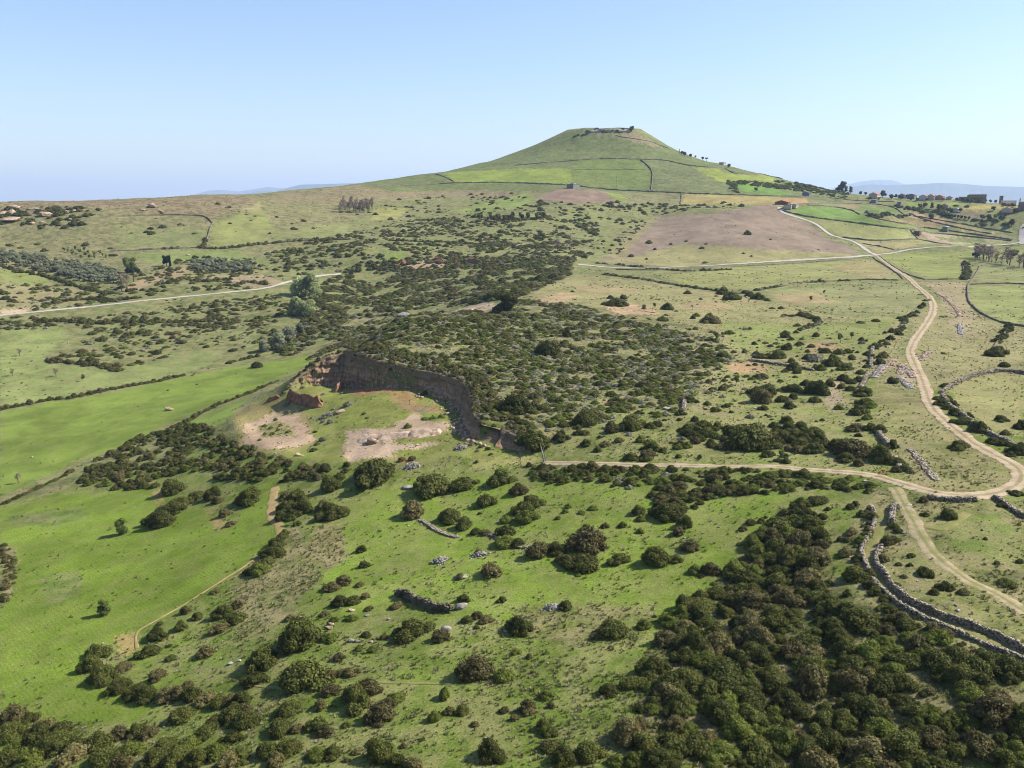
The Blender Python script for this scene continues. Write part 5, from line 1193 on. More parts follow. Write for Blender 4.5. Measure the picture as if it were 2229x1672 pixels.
stone_wall(Z('q', 490, 1065, 430, 1125, 405, 1250, 450, 1335, 510, 1375, 560, 1470, 640, 1580, 740, 1659) + Z('k', 1185, 602, 1300, 662, 1500, 735, 1700, 802, 1850, 872, 1960, 940), 1.05, 0.5, "tall dry stone wall with a shaded face along the right side of the old lane", seed=2)
stone_wall(Z('q', 640, 565, 605, 625, 622, 700, 605, 790), 1.2, 0.8, "short crumbling stone wall at the top of the old lane", seed=3)
stone_wall(Z('g', 1400, 1222, 1480, 1230, 1700, 1246, 1830, 1242), 0.9, 0.9, "low stone wall holding up the outside of the track bend", seed=4)
stone_wall(Z('g', 1960, 1215, 2050, 1272, 2150, 1342, 2225, 1390), 0.9, 0.8, "stone wall running down from the track bend to the frame edge", seed=5)
stone_wall(Z('g', 1535, 365, 1565, 328, 1620, 300, 1750, 240, 1900, 196, 2085, 182, 2230, 210), 1.0, 0.9, "curved stone wall along the top of the round pasture", seed=6, stone=0.4)
stone_wall(Z('g', 1540, 385, 1600, 472, 1700, 545, 1800, 625, 1950, 712, 2100, 785, 2230, 830), 1.0, 0.9, "bushy stone wall between the track and the round pasture", seed=7, stone=0.35)
stone_wall(Z('g', 1020, 690, 1035, 735, 1075, 765, 1110, 800), 1.1, 0.9, "short curved stone wall standing among dark bushes", seed=8, stone=0.35)
stone_wall(Z('g', 975, -20, 960, 60, 958, 150), 1.0, 0.9, "short pale wall stub beside the rock bands", seed=9, stone=0.4)
stone_wall(Z('g', 930, 215, 905, 270, 875, 320), 1.0, 0.9, "broken pale wall stub below the rock bands", seed=10, stone=0.4)
stone_wall(Z('g', 1150, 890, 1190, 930, 1200, 985), 0.8, 0.8, "low tumbled wall above the track junction", seed=12, stone=0.35)
stone_wall(Z('i', 1200, 90, 1330, 175, 1440, 205), 0.25, 0.9, "tumbled line of stones at the top of the foreground grass", seed=13, stone=0.3)
stone_wall(Z('i', 1640, 185, 1830, 275, 1900, 265), 0.3, 0.9, "broken wall of pale stones between the spurge cushions", seed=14, stone=0.3)
stone_wall(Z('i', 1055, 560, 1120, 590, 1200, 630, 1290, 660, 1400, 672), 1.5, 0.9, "dark curved retaining wall cut into the bright grass", seed=15, stone=0.32, mat='stone_dark')
stone_wall(Z('f', 1075, 740, 1070, 800), 0.9, 0.9, "tiny pale wall fragment in the plateau scrub", seed=17, stone=0.4)
stone_wall(Z('f', 1480, 480, 1700, 510, 1900, 545), 0.7, 1.0, "low stone wall between silvery bushes on the plateau", seed=18, stone=0.45)
stone_wall(Z('g', 1500, 1075, 1430, 1000, 1370, 920, 1280, 820), 0.1, 1.6, "long thin line of pale rocks slanting to the track junction", seed=19, stone=0.4)
FW = [  # far walls: line, height, width, label
    (Z('d', 1750, 1060, 1745, 1160, 1790, 1240, 1900, 1310, 2050, 1370, 2225, 1395), 1.3, 1.1, "dark stone wall curving round the bright right-hand pasture"),
    (Z('d', 1750, 1060, 1800, 1010, 1830, 960, 1845, 900), 1.3, 1.1, "pale stone wall on the right of the droveway"),
    (Z('d', 1700, 870, 1740, 930, 1705, 1000), 1.3, 1.1, "stone wall on the left of the droveway"),
    (Z('d', 2105, 1390, 2060, 1440, 1990, 1520, 1950, 1600), 1.2, 1.0, "stone wall climbing to the bright right-hand pasture"),
    (Z('d', 1760, 1050, 1900, 1045, 2080, 1040, 2225, 1050), 1.3, 1.2, "bushy wall across the right-hand pastures"),
    (Z('d', 0, 1092, 150, 1076, 450, 1032, 600, 1026, 750, 1016, 900, 1011, 1180, 1016), 1.2, 1.1, "long stone wall below the field beside the track"),
    (Z('d', 1222, 1005, 1190, 958, 1090, 900, 1000, 850, 975, 825), 1.2, 1.0, "stone wall beside the track below the crossroads"),
    (Z('d', 1020, 815, 1150, 905, 1290, 985, 1410, 1012), 1.0, 1.0, "stone wall on the right of the track below the crossroads"),
    (Z('d', 1410, 1012, 1560, 1008, 1700, 1005), 1.2, 1.1, "straight stone wall below the yellowish field"),
    (Z('c', 560, 1072, 800, 1098, 1000, 1132, 1200, 1162, 1350, 1187, 1450, 1192), 1.2, 1.1, "stone wall slanting down from the lane's bend"),
    (Z('c', 640, 1040, 900, 1045, 1200, 1030, 1500, 1015, 1800, 1000, 2180, 968), 1.0, 1.2, "weedy wall along the near side of the level lane"),
    (Z('d', 200, 436, 400, 492, 520, 506, 800, 542, 1100, 582, 1280, 602), 1.9, 1.3, "dark wall below the bright green farm field"),
    (Z('d', 430, 402, 600, 410, 720, 425, 850, 458, 1000, 512, 1300, 572, 1600, 612, 2120, 686), 1.9, 1.3, "longest dark wall sweeping down the terraced fields"),
    (Z('d', 350, 396, 600, 386, 850, 390, 1050, 396, 1150, 422), 2.0, 1.4, "dark wall running right from the farm"),
    (Z('d', 1150, 422, 1300, 490, 1480, 542, 1700, 592, 1950, 637), 1.7, 1.3, "dark wall under the reddish terrace"),
    (Z('d', 1280, 602, 1400, 622, 1600, 642, 2110, 694), 1.9, 1.5, "double dark wall above the stony plot"),
    (Z('d', 1280, 602, 1300, 640, 1350, 680), 1.8, 1.4, "short dark wall at the left end of the stony plot"),
    (Z('d', 1350, 680, 1000, 692, 860, 682, 720, 662), 1.8, 1.3, "dark wall under the pale terrace field"),
    (Z('d', 1350, 680, 1500, 712, 1620, 724), 1.7, 1.4, "dark wall slanting below the stony plot"),
    (Z('d', 1690, 552, 1900, 592, 2120, 627), 1.7, 1.2, "dark wall above the green terrace near the village road"),
    (Z('d', 1300, 490, 1500, 520, 1690, 552), 1.5, 1.2, "dark wall along the orchard row"),
    (Z('d', 890, 716, 1020, 735, 1150, 766), 1.4, 1.1, "wall in the triangle between lane and farm road"),
    (Z('d', 620, 340, 800, 362, 1000, 372, 1150, 372), 1.6, 1.2, "wall above the farm's back fields"),
    (Z('c', 0, 490, 300, 502, 640, 537, 860, 546, 1100, 557, 1400, 567, 1760, 577, 2000, 582), 2.2, 1.6, "long dark wall along the foot of the cone hill"),
    (Z('b', 700, 78, 1000, 70, 1240, 55, 1500, 50, 1930, 66), 1.8, 1.4, "dark wall along the left foot of the cone hill"),
    (Z('c', 0, 380, 230, 360, 560, 336, 800, 341, 950, 346, 1100, 381, 1280, 396, 1330, 392), 1.7, 1.3, "dark wall circling the middle of the cone hill"),
    (Z('c', 800, 345, 868, 400, 882, 420, 872, 470, 865, 533), 2.2, 1.6, "dark wall running straight down the face of the cone hill"),
    (Z('c', 362, 404, 600, 404, 860, 408), 0.9, 1.0, "faint low wall across the hill's left field"),
    (Z('c', 1335, 398, 1358, 430, 1480, 436, 1620, 433, 1700, 452), 1.8, 1.3, "wall round the small field on the hill's right shoulder"),
    (Z('c', 640, 190, 700, 205, 850, 225, 980, 275), 1.5, 1.3, "broken rocky line below the hill's crown"),
    (Z('c', 1060, 548, 1075, 590, 1050, 625), 1.9, 1.5, "short dark wall at the left end of the yellow field"),
    (Z('a', 740, 266, 1100, 256, 1310, 262, 1345, 310), 1.6, 1.3, "rough stone wall across the upper left pasture"),
    (Z('a', 1345, 310, 1322, 360, 1312, 430, 1270, 460), 1.6, 1.3, "stone wall dropping down the upper left pasture"),
    (Z('a', 700, 488, 1000, 474, 1240, 464, 1380, 474, 1600, 449, 1900, 419, 2212, 414), 1.6, 1.4, "long field wall crossing the left slope"),
    (Z('b', 1150, 140, 1100, 190, 1000, 230, 880, 300), 1.3, 1.2, "wall slanting down the high fields below the hill"),
    (Z('b', 1240, 150, 1180, 190, 1120, 230), 1.3, 1.2, "short wall slanting between high green fields"),
    (Z('b', 1130, 0, 1200, 20, 1245, 45), 1.5, 1.2, "dark wall at the hill's left foot, slanting to the skyline"),
    (Z('d', 1660, 745, 1900, 738, 2180, 728), 0.9, 1.2, "overgrown wall along the lane towards the village")]
for i, (ln, h, w, lab) in enumerate(FW):
    stone_wall(ln, h * 0.72, w * 0.9, lab, None, 100 + i, near=False, mat='stone_dark' if i not in (1, 5, 7, 8) else 'stone')

# ------------------------------------------------------------------ rocks
def rock_mesh(name, seed, flat=0.6, rough=0.22, mat=None, sub=2):
    rg = np.random.default_rng(seed); v, f = ico((0, 0, 0), 0.5, rg, 1.0, sub)
    n = v / np.linalg.norm(v, axis=1)[:, None]
    for _ in range(7):
        a = rg.normal(size=3); a /= np.linalg.norm(a); c = 0.26 + 0.16 * rg.random()
        d = n @ a; k = (v @ a) > c; v[k] -= np.outer((v[k] @ a) - c, a) * 0.9
    v *= (1 + rg.normal(0, rough * 0.2, (len(v), 1))); v[:, 2] *= flat
    me = np_mesh(name, v, f)
    if mat: me.materials.append(mat)
    return me
RK = [rock_mesh("boulder", 500 + i, 0.55 + 0.12 * (i % 3), mat=M['rock']) for i in range(5)]
RG = [rock_mesh("boulder", 520 + i, 0.5 + 0.15 * (i % 3), mat=M['rock_grey']) for i in range(4)]
def rock(c, x, y, w, label, pale=True, squash=1.0, group=None, name="boulder"):
    ox, oy, s = CROP[c]; p = hit(ox + x * s, oy + (y - w * 0.1) * s)[0]; d = np.linalg.norm(p); wm = w * s * d / F
    rr = random.Random(int(x * 31 + y)); me = rr.choice(RG if pale else RK)
    o = bpy.data.objects.new(name, me); COL.objects.link(o); o.location = (p[0], p[1], p[2] + wm * 0.16 * squash)
    o.scale = (wm * 1.05, wm * rr.uniform(0.6, 0.9), wm * 0.95 * squash); o.rotation_euler = (rr.uniform(-.15, .15), rr.uniform(-.15, .15), rr.uniform(-0.5, 0.5))
    return tag(o, label, "rock", group)
for x, y, w, sq, lab in ((25, 345, 90, 1.0, "big pinkish boulder cut by the left frame edge"), (112, 335, 95, 1.1, "rounded pinkish boulder next to the one at the frame edge"), (130, 265, 120, 0.5, "flat pale boulder on top of the ridge outcrop"),
                         (120, 408, 170, 0.45, "long pale slab at the foot of the ridge outcrop"), (480, 350, 140, 0.6, "wedge-shaped pale boulder in the middle of the ridge bushes"), (560, 338, 50, 0.8, "small pink boulder right of the wedge-shaped one"),
                         (690, 305, 42, 1.0, "pale round boulder between dark ridge bushes"), (768, 296, 55, 0.7, "low pink boulder right of the round ridge boulder"), (735, 390, 42, 1.2, "upright pale boulder at the lower right of the ridge bushes"),
                         (440, 415, 55, 0.5, "flat pale rock below the wedge-shaped boulder"), (340, 285, 110, 0.4, "thin grey rock shelf along the ridge top"), (330, 425, 60, 0.7, "pale rock at the lower edge of the ridge bushes"),
                         (955, 325, 45, 0.6, "small pale rock standing off the right end of the outcrop"), (1590, 255, 95, 0.9, "pink rock pile on the skyline pasture"), (1480, 285, 60, 0.6, "pale rock just left of the pink rock pile"), (1690, 300, 50, 0.6, "scattered pale rock right of the pink rock pile"), (1965, 755, 40, 0.7, "white stone on the pasture above the cypress")):
    rock('n', x, y, w, lab, False, sq)
for c, x, y, w, sq, lab, pl in (('i', 1368, 795, 66, 1.0, "white leaning boulder in the foreground grass", True), ('i', 768, 862, 42, 0.8, "left stone of the pair of grey stones", True), ('i', 803, 865, 36, 0.8, "right stone of the pair of grey stones", True), ('i', 890, 868, 28, 0.9, "small pinkish stone next to the little green bush", False),
                                ('i', 628, 782, 52, 0.7, "lower of two pale stones beside a large dark bush", False), ('i', 640, 756, 42, 0.6, "upper of two pale stones beside a large dark bush", False), ('i', 445, 722, 44, 0.8, "pale stone in the weeds above the large dark bush", False), ('i', 768, 670, 46, 0.6, "pink stone under two brown bushes", False),
                                ('i', 865, 702, 34, 0.5, "flat grey stone on the open grass", True), ('i', 1460, 655, 80, 0.9, "white rock at the right end of the dark retaining wall", True), ('i', 1520, 788, 34, 0.7, "small pale stone right of the white boulder", True), ('i', 1005, 725, 26, 1.0, "small upright stone above the dark bush", True),
                                ('h', 1240, 1102, 34, 0.8, "grey stone at the end of the weedy slope", True), ('h', 1287, 1086, 28, 0.8, "grey stone beside a brown bush on the weedy slope", True), ('h', 1790, 1240, 30, 0.5, "flat stone lying on the thin trail", True),
                                ('e', 1240, 1125, 90, 0.4, "fallen pale slab left of a large dark bush", True), ('e', 1015, 838, 85, 0.9, "big pale boulder below the quarry's rock step", False), ('o', 985, 1470, 90, 0.6, "brown boulder at the front of the quarry floor", False), ('o', 1040, 1475, 50, 0.6, "small boulder touching the brown one at the quarry front", False),
                                ('o', 1510, 940, 140, 0.6, "dark brown boulder in the middle of the quarry", False), ('p', 400, 1345, 60, 0.5, "single dark stone on the pale quarry floor", False), ('q', 768, 895, 66, 0.9, "white angular block beside the footpath", True), ('q', 820, 558, 70, 0.35, "flat pale slab at the top of the footpath", True),
                                ('q', 1500, 690, 50, 0.5, "pale flat stone at the end of the side path", True), ('g', 915, 1085, 40, 0.9, "grey standing stone between bushes at the track junction", True), ('q', 370, 1140, 34, 0.9, "pale stone lying in the walled lane", True),
                                ('j', 1480, 845, 40, 0.7, "pink stone showing inside the thicket", False), ('a', 1070, 1500, 60, 0.7, "dark rock with brambles alone in the bright green strip", False), ('f', 965, 795, 60, 0.5, "pale square rock in the plateau scrub", True), ('r', 1480, 655, 22, 0.6, "white dot of rock on the pale terrace field", True),
                                ('b', 925, 905, 90, 0.7, "grey rock at the brow of the plateau", True), ('i', 1750, 800, 40, 0.5, "flat stone beside the tall bush on the bank", True)):
    rock(c, x, y, w, lab, pl, sq)
def heap(c, x, y, w, label, seed):
    ox, oy, s = CROP[c]; p = hit(ox + x * s, oy + (y - w * 0.15) * s)[0]; wm = w * s * np.linalg.norm(p) / F
    rg = np.random.default_rng(seed); n = 130; q = rg.normal(0, 0.26, (n, 2)) * wm * np.array([1, 0.75]); rr_ = np.linalg.norm(q / np.array([1, .75]), axis=1) / wm
    C = np.c_[p[0] + q[:, 0], p[1] + q[:, 1], np.zeros(n)]; C[:, 2] = hgt(C[:, 0], C[:, 1]) + np.maximum(0, 0.22 * wm * (1 - (rr_ / 0.55) ** 2)) * rg.random(n) ** 0.4
    o = add("stone_heap", stones_mesh("stone_heap", C, 0.32 * (0.5 + 0.9 * rg.random((n, 3))), rg), M['rock_grey'])
    tag(o, label, "stone heap")
heap('i', 1325, 372, 105, "largest heap of pale field stones on the bright grass", 61)
heap('i', 1457, 470, 75, "small flat heap of grey field stones", 62)
heap('i', 2035, 660, 85, "heap of pinkish stones left of a small dark bush", 63)
heap('i', 1575, 328, 85, "low stone heap below the broken wall", 64)
heap('e', 1270, 992, 90, "strip of pale rubble on the quarry forecourt", 65)
heap('p', 950, 1400, 170, "rubble at the foot of the right-hand quarry cliff", 66)
heap('o', 1350, 1010, 240, "grey rubble tumbled across the quarry slope", 67)

def rock_band(name, line, h, depth, mat, label, seed, cat="rock", lev=9, step=0.4, rough=0.5, back=0.2, gaps=False, lean=0.35):
    P = wline(line, step, 2); n = len(P); d = np.gradient(P, axis=0); d /= np.linalg.norm(d, axis=1)[:, None]; N = np.c_[-d[:, 1], d[:, 0]]
    N *= np.where((N * P).sum(1) > 0, -1, 1)[:, None]      # facing the lower, near side
    s = np.arange(n) * step; e = np.clip(np.minimum(s, s[-1] - s) / 2.0, 0.02, 1) * (np.clip((fbm(s / 4.5, s * 0, 3, seed + 17) - 0.38) * 5, 0, 1.2) if gaps else 1)
    V = np.zeros((n, lev + 3, 3)); zb = hgt(P[:, 0], P[:, 1])
    for k in range(lev + 3):
        if k < lev:
            f = k / (lev - 1); o = (fbm(s / 2.5, s * 0 + f * h * 1.2, 4, seed) - 0.5) * rough * 2 + (0.25 if (k // 2) % 2 else 0) * rough - f * lean * h
            q = P + N * o[:, None]; z = zb - 0.4 + (h * (0.75 + 0.5 * fbm(s / 3.0, s * 0, 3, seed + 5)) * e + 0.4) * f
        else:
            f2 = (k - lev + 1) / 3.0; q = P - N * (depth * f2 * (0.7 + 0.6 * fbm(s / 3, s * 0 + 9, 2, seed)))[:, None] + N * (-lean * h)
            top = zb + h * (0.75 + 0.5 * fbm(s / 3.0, s * 0, 3, seed + 5)) * e
            zz = hgt(q[:, 0], q[:, 1]); z = top * (1 - f2) + (zz - (0.3 if f2 > 0.99 else -back)) * f2 + (fbm(s / 1.5, s * 0 + k, 3, seed + 3) - 0.5) * rough * 0.5
        V[:, k] = np.c_[q, z]
    L = lev + 3; i, j = np.meshgrid(np.arange(n - 1), np.arange(L - 1), indexing='ij')
    Q = np.stack([i * L + j, i * L + j + 1, (i + 1) * L + j + 1, (i + 1) * L + j], -1).reshape(-1, 4)
    o = add(name, np_mesh(name, V.reshape(-1, 3), Q), mat)
    return tag(o, label, cat, kind="thing")
M['rock_brown'] = mat_simple("red_brown_sandstone", (176, 130, 100), (128, 96, 76), 0.5, 0.95, 0.9, 0.3)
M['earth_bank'] = mat_simple("reddish_bank", (176, 146, 112), (118, 112, 70), 0.6, 0.95, 0.8, 0.2)
rock_band("rock_ledge", Z('o', 1570, 1335, 1700, 1330, 1950, 1330) + Z('p', 0, 1290, 250, 1290, 450, 1250, 640, 1235, 760, 1210), 1.7, 3.2, M['rock'], "sunlit pale rock step across the quarry floor", 71, lean=2.6, rough=0.8)
rock_band("rock_outcrop", Z('o', 800, 765, 900, 800, 1050, 850, 1180, 885, 1290, 850), 4.6, 4.0, M['rock_brown'], "dark red-brown rock outcrop at the left of the quarry", 72, rough=0.9)
rock_band("rock_outcrop", Z('o', 560, 800, 640, 770, 760, 745), 1.8, 2.0, M['rock_brown'], "small brown rock lip left of the main quarry outcrop", 73)
rock_band("rock_outcrop", Z('o', 1500, 660, 1560, 650, 1590, 600), 3.0, 2.0, M['rock_brown'], "orange rock knob under the back wall of the quarry", 74)
rock_band("rock_ledge", Z('o', 1590, 1480, 1640, 1400, 1620, 1440), 1.2, 1.5, M['rock'], "pale rock corner at the front of the quarry slab", 75)
for i, (ln, h, lab) in enumerate(((Z('g', 1000, 195, 1080, 150, 1150, 90), 0.8, "upper left pale rock band beside the track"), (Z('g', 985, 235, 1010, 190, 1060, 130), 0.7, "second pale rock band left of the track"), (Z('g', 1195, 205, 1215, 150, 1220, 120), 0.7, "short upright pale rock band by the track"),
                                  (Z('g', 1245, 195, 1240, 150), 0.6, "tiny pale rock rib by the track"), (Z('g', 1310, 235, 1280, 200, 1270, 165), 0.7, "pale rock rib nearest the track"), (Z('g', 1290, 325, 1230, 275, 1195, 235), 0.7, "lower pale rock band by the track"),
                                  (Z('d', 1700, 1310, 1640, 1230, 1580, 1160, 1490, 1115), 0.7, "bright white rock band right of the winding track"), (Z('d', 1700, 1460, 1680, 1400, 1690, 1370), 0.6, "small white rock band further down the slope"),
                                  (Z('g', 1370, 95, 1390, 50, 1440, 20), 0.8, "white rock rib at the right edge of the winding track"), (Z('b', 1280, 890, 1380, 850, 1500, 820), 0.9, "pale rock shelf on the brow of the plateau"), (Z('b', 1000, 890, 1150, 885, 1260, 885), 0.8, "thin pale rock line along the plateau brow"),
                                  (Z('f', 580, 160, 750, 165, 900, 180), 0.6, "pale rock sheet behind the scrub"), (Z('r', 1390, 925, 1480, 950, 1620, 990), 1.0, "white quarry cut beside the farm lane"), (Z('d', 920, 735, 1020, 742), 1.0, "white bank in the triangle by the crossroads"))):
    if i < 9: stone_wall(ln, 0.12, 2.2, lab, None, 300 + i, stone=0.55, mat='rock_grey' if i % 2 else 'rock', name='rock_band'); continue
    rock_band("rock_band", ln, h * 0.6, 1.6, M['rock'] if i % 2 else M['rock_grey'], lab, 80 + i, lev=5, step=0.7 if i < 12 else 1.5, rough=0.7, gaps=True, lean=1.2)
rock_band("rock_band", Z('b', 870, 590, 1000, 560, 1200, 560, 1420, 570), 4.0, 4.0, M['rock_brown'], "low dark cliff in the valley behind the plateau", 96, lev=7, step=1.2, rough=1.2, gaps=True)
rock_band("rock_band", Z('l', 190, 150, 330, 130, 500, 135, 650, 140), 5.0, 5.0, M['rock_grey'], "grey rock crown on top of the cone hill", 97, lev=6, step=1.8, rough=1.5)

# loose stones and weeds, as many as nobody could count
def sample_ground(n, rmin, rmax, wfun, seed):
    rg = np.random.default_rng(seed); az = rg.uniform(-0.57, 0.57, n); lr = rg.uniform(math.log(rmin), math.log(rmax), n)
    i = np.clip(((az - az_f[0]) / (az_f[1] - az_f[0])).astype(int), 0, NA - 1); j = np.clip(((lr - math.log(r_f[0])) / 0.0052).astype(int), 0, NR - 1)
    r = np.exp(lr); keep = (rg.random(n) < wfun(i, j, r * np.sin(az), r * np.cos(az))) & ~nogo[i, j]
    r = r[keep]; az = az[keep]; x, y = r * np.sin(az), r * np.cos(az)
    return x, y, hgt(x, y), r, rg
def tuft_mesh(name, seed, blades=16, spread=0.5, tall=0.8, mat=None, w=0.07):
    rg = np.random.default_rng(seed); V = []; Fc = []; L = []
    for b in range(blades):
        a = rg.random() * 6.283; q = rg.random() ** 0.7 * spread; lean = 0.25 + 0.5 * rg.random(); h = tall * (0.5 + 0.5 * rg.random())
        x, y = q * math.cos(a) * 0.7, q * math.sin(a) * 0.7; tx, ty = x + math.cos(a) * lean * 0.35, y + math.sin(a) * lean * 0.35
        px_, py_ = -math.sin(a) * w, math.cos(a) * w; k = len(V)
        V += [(x - px_, y - py_, -0.05), (x + px_, y + py_, -0.05), (tx + px_ * .7, ty + py_ * .7, h), (tx - px_ * .7, ty - py_ * .7, h * 0.94)]; Fc.append((k, k + 1, k + 2, k + 3)); L += [rg.random()] * 4
    me = bpy.data.meshes.new(name); me.from_pydata(V, [], Fc); fattr(me, "leaf", L); me.materials.append(mat); return me
M['tussock'] = mat_leaf("dark_tussock", (100, 112, 54), (136, 142, 78), (124, 120, 74), 0.4)
def weeds(name, label, mats, n, rmin, rmax, wf, sizes, seed, tall=0.7):
    x, y, z, r, rg = sample_ground(n, rmin, rmax, wf, seed)
    s = sizes[0] + (sizes[1] - sizes[0]) * rg.random(len(x)) ** 2; pid = rg.integers(0, len(mats), len(x)); g = []
    for k, mt in enumerate(mats):
        q = pid == k
        g.append((tuft_mesh(name, seed + k, mat=M[mt], tall=tall), list(zip(x[q], y[q], z[q], s[q], s[q] * (0.7 + 0.6 * rg.random(q.sum())), rg.random(q.sum()) * 6.28))))
    return scatter(name, label, g)
clump = lambda x, y, sc, sd: np.clip((fbm(x / sc, y / sc, 3, sd) - 0.36) * 4.0, 0, 1)
weeds("dry_weeds", "dry pale stalks standing through the rough grass", ['straw', 'heath'], 90000, 92, 460, lambda i, j, x, y: np.clip(weed[i, j] - 0.25, 0, 1) * clump(x, y, 14, 91), (0.25, 0.85), 701, 0.55)
weeds("green_weeds", "dark green tussocks and thistles scattered through the grass", ['weed', 'tussock', 'straw'], 120000, 92, 520, lambda i, j, x, y: np.clip(weed[i, j] * 0.9 + 0.05, 0, 1) * clump(x, y, 9, 95), (0.25, 0.95), 711, 0.42)
weeds("field_weeds", "low darker weeds in the sown fields", ['weed', 'tussock'], 14000, 92, 520, lambda i, j, x, y: (mown[i, j] > 0.15) * clump(x, y, 12, 97) * 0.6, (0.25, 0.7), 721, 0.18)
weeds("far_tussocks", "small dark tussocks dotted over the distant pastures", ['tussock'], 16000, 480, 1250, lambda i, j, x, y: np.clip(weed[i, j], 0, 1) * clump(x, y, 35, 99), (0.8, 2.2), 731, 0.4)
def stones():
    x, y, z, r, rg = sample_ground(52000, 92, 1150, lambda i, j, x, y: np.clip(rocky[i, j] * 0.55 + 0.012, 0, 1) * clump(x, y, 7, 93), 741)
    s = (0.15 + 0.75 * rg.random(len(x)) ** 3) * np.clip(r / 260, 0.8, 2.0); pid = rg.integers(0, 4, len(x)); g = []
    for k in range(4):
        q = pid == k; me = rock_mesh("pebble", 760 + k, 0.6, mat=M['rock_grey'] if k < 3 else M['rock'], sub=1)
        g.append((me, list(zip(x[q], y[q], z[q] + s[q] * 0.1, s[q], s[q], rg.random(q.sum()) * 6.28))))
    scatter("loose_stones", "loose pale stones strewn over the stony pasture", g)
def talus():
    rg = np.random.default_rng(77); b = np.array(base_w)[3:16]; n = 420; t = rg.random(n) * (len(b) - 1.01); i = t.astype(int); f = (t - i)[:, None]
    q = b[i] * (1 - f) + b[i + 1] * f; c = np.array([-42, 290.0]); d = c - q[:, :2]; d /= np.linalg.norm(d, axis=1)[:, None]
    q[:, :2] += d * (rg.random((n, 1)) ** 2 * 6 - 0.5); q[:, 2] = hgt(q[:, 0], q[:, 1]) + 0.1
    o = add('fallen_rubble', stones_mesh('fallen_rubble', q, (0.2 + 1.1 * rg.random((n, 1)) ** 3) * (0.6 + 0.6 * rg.random((n, 3))), rg), M['rock']); tag(o, 'fallen blocks and rubble along the foot of the quarry cliff', kind='stuff')
talus()
stones()

# ------------------------------------------------------------------ trees
def trunk_mesh(name, h, r, seed, limbs=4, lean=0.0, top=0.6):
    """tapered trunk with a few rising limbs"""
    rg = np.random.default_rng(seed); V = []; Fc = []
    def tube(pts, rads, ns=6):
        base = len(V)
        for k, (p, q) in enumerate(zip(pts, rads)):
            for a in range(ns):
                t = a * 6.283 / ns; V.append((p[0] + q * math.cos(t), p[1] + q * math.sin(t), p[2]))
        for k in range(len(pts) - 1):
            for a in range(ns):
                b = (a + 1) % ns; Fc.append((base + k * ns + a, base + k * ns + b, base + (k + 1) * ns + b, base + (k + 1) * ns + a))
    pts = []; x = y = 0
    for k in range(6):
        f = k / 5; pts.append((x + lean * f * h, y, -0.1 * h * (k == 0) + f * h * top)); x += rg.normal(0, 0.012) * h; y += rg.normal(0, 0.012) * h
    tube(pts, [r * (1.25 - 0.75 * k / 5) for k in range(6)])
    for l in range(limbs):
        k = 3 + l % 3; a = l * 2.4 + rg.random(); p = pts[k]; L = h * (0.2 + 0.16 * rg.random())
        q = [(p[0] + math.cos(a) * L * t * 0.8, p[1] + math.sin(a) * L * t * 0.8, p[2] + L * t * 0.9) for t in (0, 0.5, 1)]
        tube(q, [r * 0.5, r * 0.32, r * 0.15], 5)
    me = bpy.data.meshes.new(name); me.from_pydata(V, [], Fc); me.materials.append(M['bark']); return me
def tree_proto(kind, seed):
    rg = np.random.default_rng(seed); L = []
    def blob(n, z0, z1, rad, rl, sq=0.9, pinch=0.0):
        for k in range(n):
            f = (k + rg.random()) / n; z = z0 + (z1 - z0) * f; a = rg.random() * 6.283; q = rad * rg.random() ** 0.6 * (1 - pinch * f)
            L.append((q * math.cos(a), q * math.sin(a), z, rl * (0.75 + 0.5 * rg.random()) * (1 - 0.5 * pinch * f), sq))
    if kind == 'round': blob(16, 0.32, 0.84, 0.27, 0.17); t = trunk_mesh("trunk", 1, 0.035, seed); c = crown_mesh("crown", L, 2200, 0.042, rg, 0.7, 0.1, 0.25)
    elif kind == 'poplar': blob(22, 0.12, 0.9, 0.2, 0.15, 1.1, 0.5); t = trunk_mesh("trunk", 1, 0.03, seed); c = crown_mesh("crown", L, 2600, 0.036, rg, 0.68, 0.1, 0.3)
    elif kind == 'cypress': blob(14, 0.08, 0.93, 0.035, 0.075, 1.5, 0.7); t = trunk_mesh("trunk", 1, 0.02, seed, 0); c = crown_mesh("crown", L, 1200, 0.03, rg, 0.8, 0.3, 0.1)
    elif kind == 'olive': blob(12, 0.42, 0.8, 0.34, 0.2, 0.8); t = trunk_mesh("trunk", 1, 0.05, seed, 5, top=0.5); c = crown_mesh("crown", L, 1100, 0.065, rg, 0.62, 0.1, 0.35)
    elif kind == 'pine': blob(12, 0.68, 0.86, 0.34, 0.16, 0.7); t = trunk_mesh("trunk", 1, 0.035, seed, 5, top=0.75); c = crown_mesh("crown", L, 1400, 0.045, rg, 0.72, 0.2, 0.2)
    elif kind == 'bare': blob(9, 0.4, 0.92, 0.1, 0.11, 1.2); t = trunk_mesh("trunk", 1, 0.018, seed, 6, top=0.9); c = crown_mesh("crown", L, 300, 0.026, rg, 0, 0.4, 0.8, 3.5)
    elif kind == 'young': blob(9, 0.4, 0.88, 0.2, 0.15, 0.9); t = trunk_mesh("trunk", 1, 0.025, seed, 4); c = crown_mesh("crown", L, 700, 0.055, rg, 0.4, 0.1, 0.6)
    elif kind == 'shrubby': blob(16, 0.14, 0.84, 0.27, 0.18, 0.95, 0.2); t = trunk_mesh("trunk", 1, 0.03, seed, 4); c = crown_mesh("crown", L, 1500, 0.05, rg, 0.6, 0.1, 0.35)
    elif kind == 'gum': blob(15, 0.3, 0.92, 0.2, 0.14, 1.0, 0.2); t = trunk_mesh("trunk", 1, 0.03, seed, 6, 0.04, 0.8); c = crown_mesh("crown", L, 1200, 0.045, rg, 0.55, 0.1, 0.4)
    return t, c
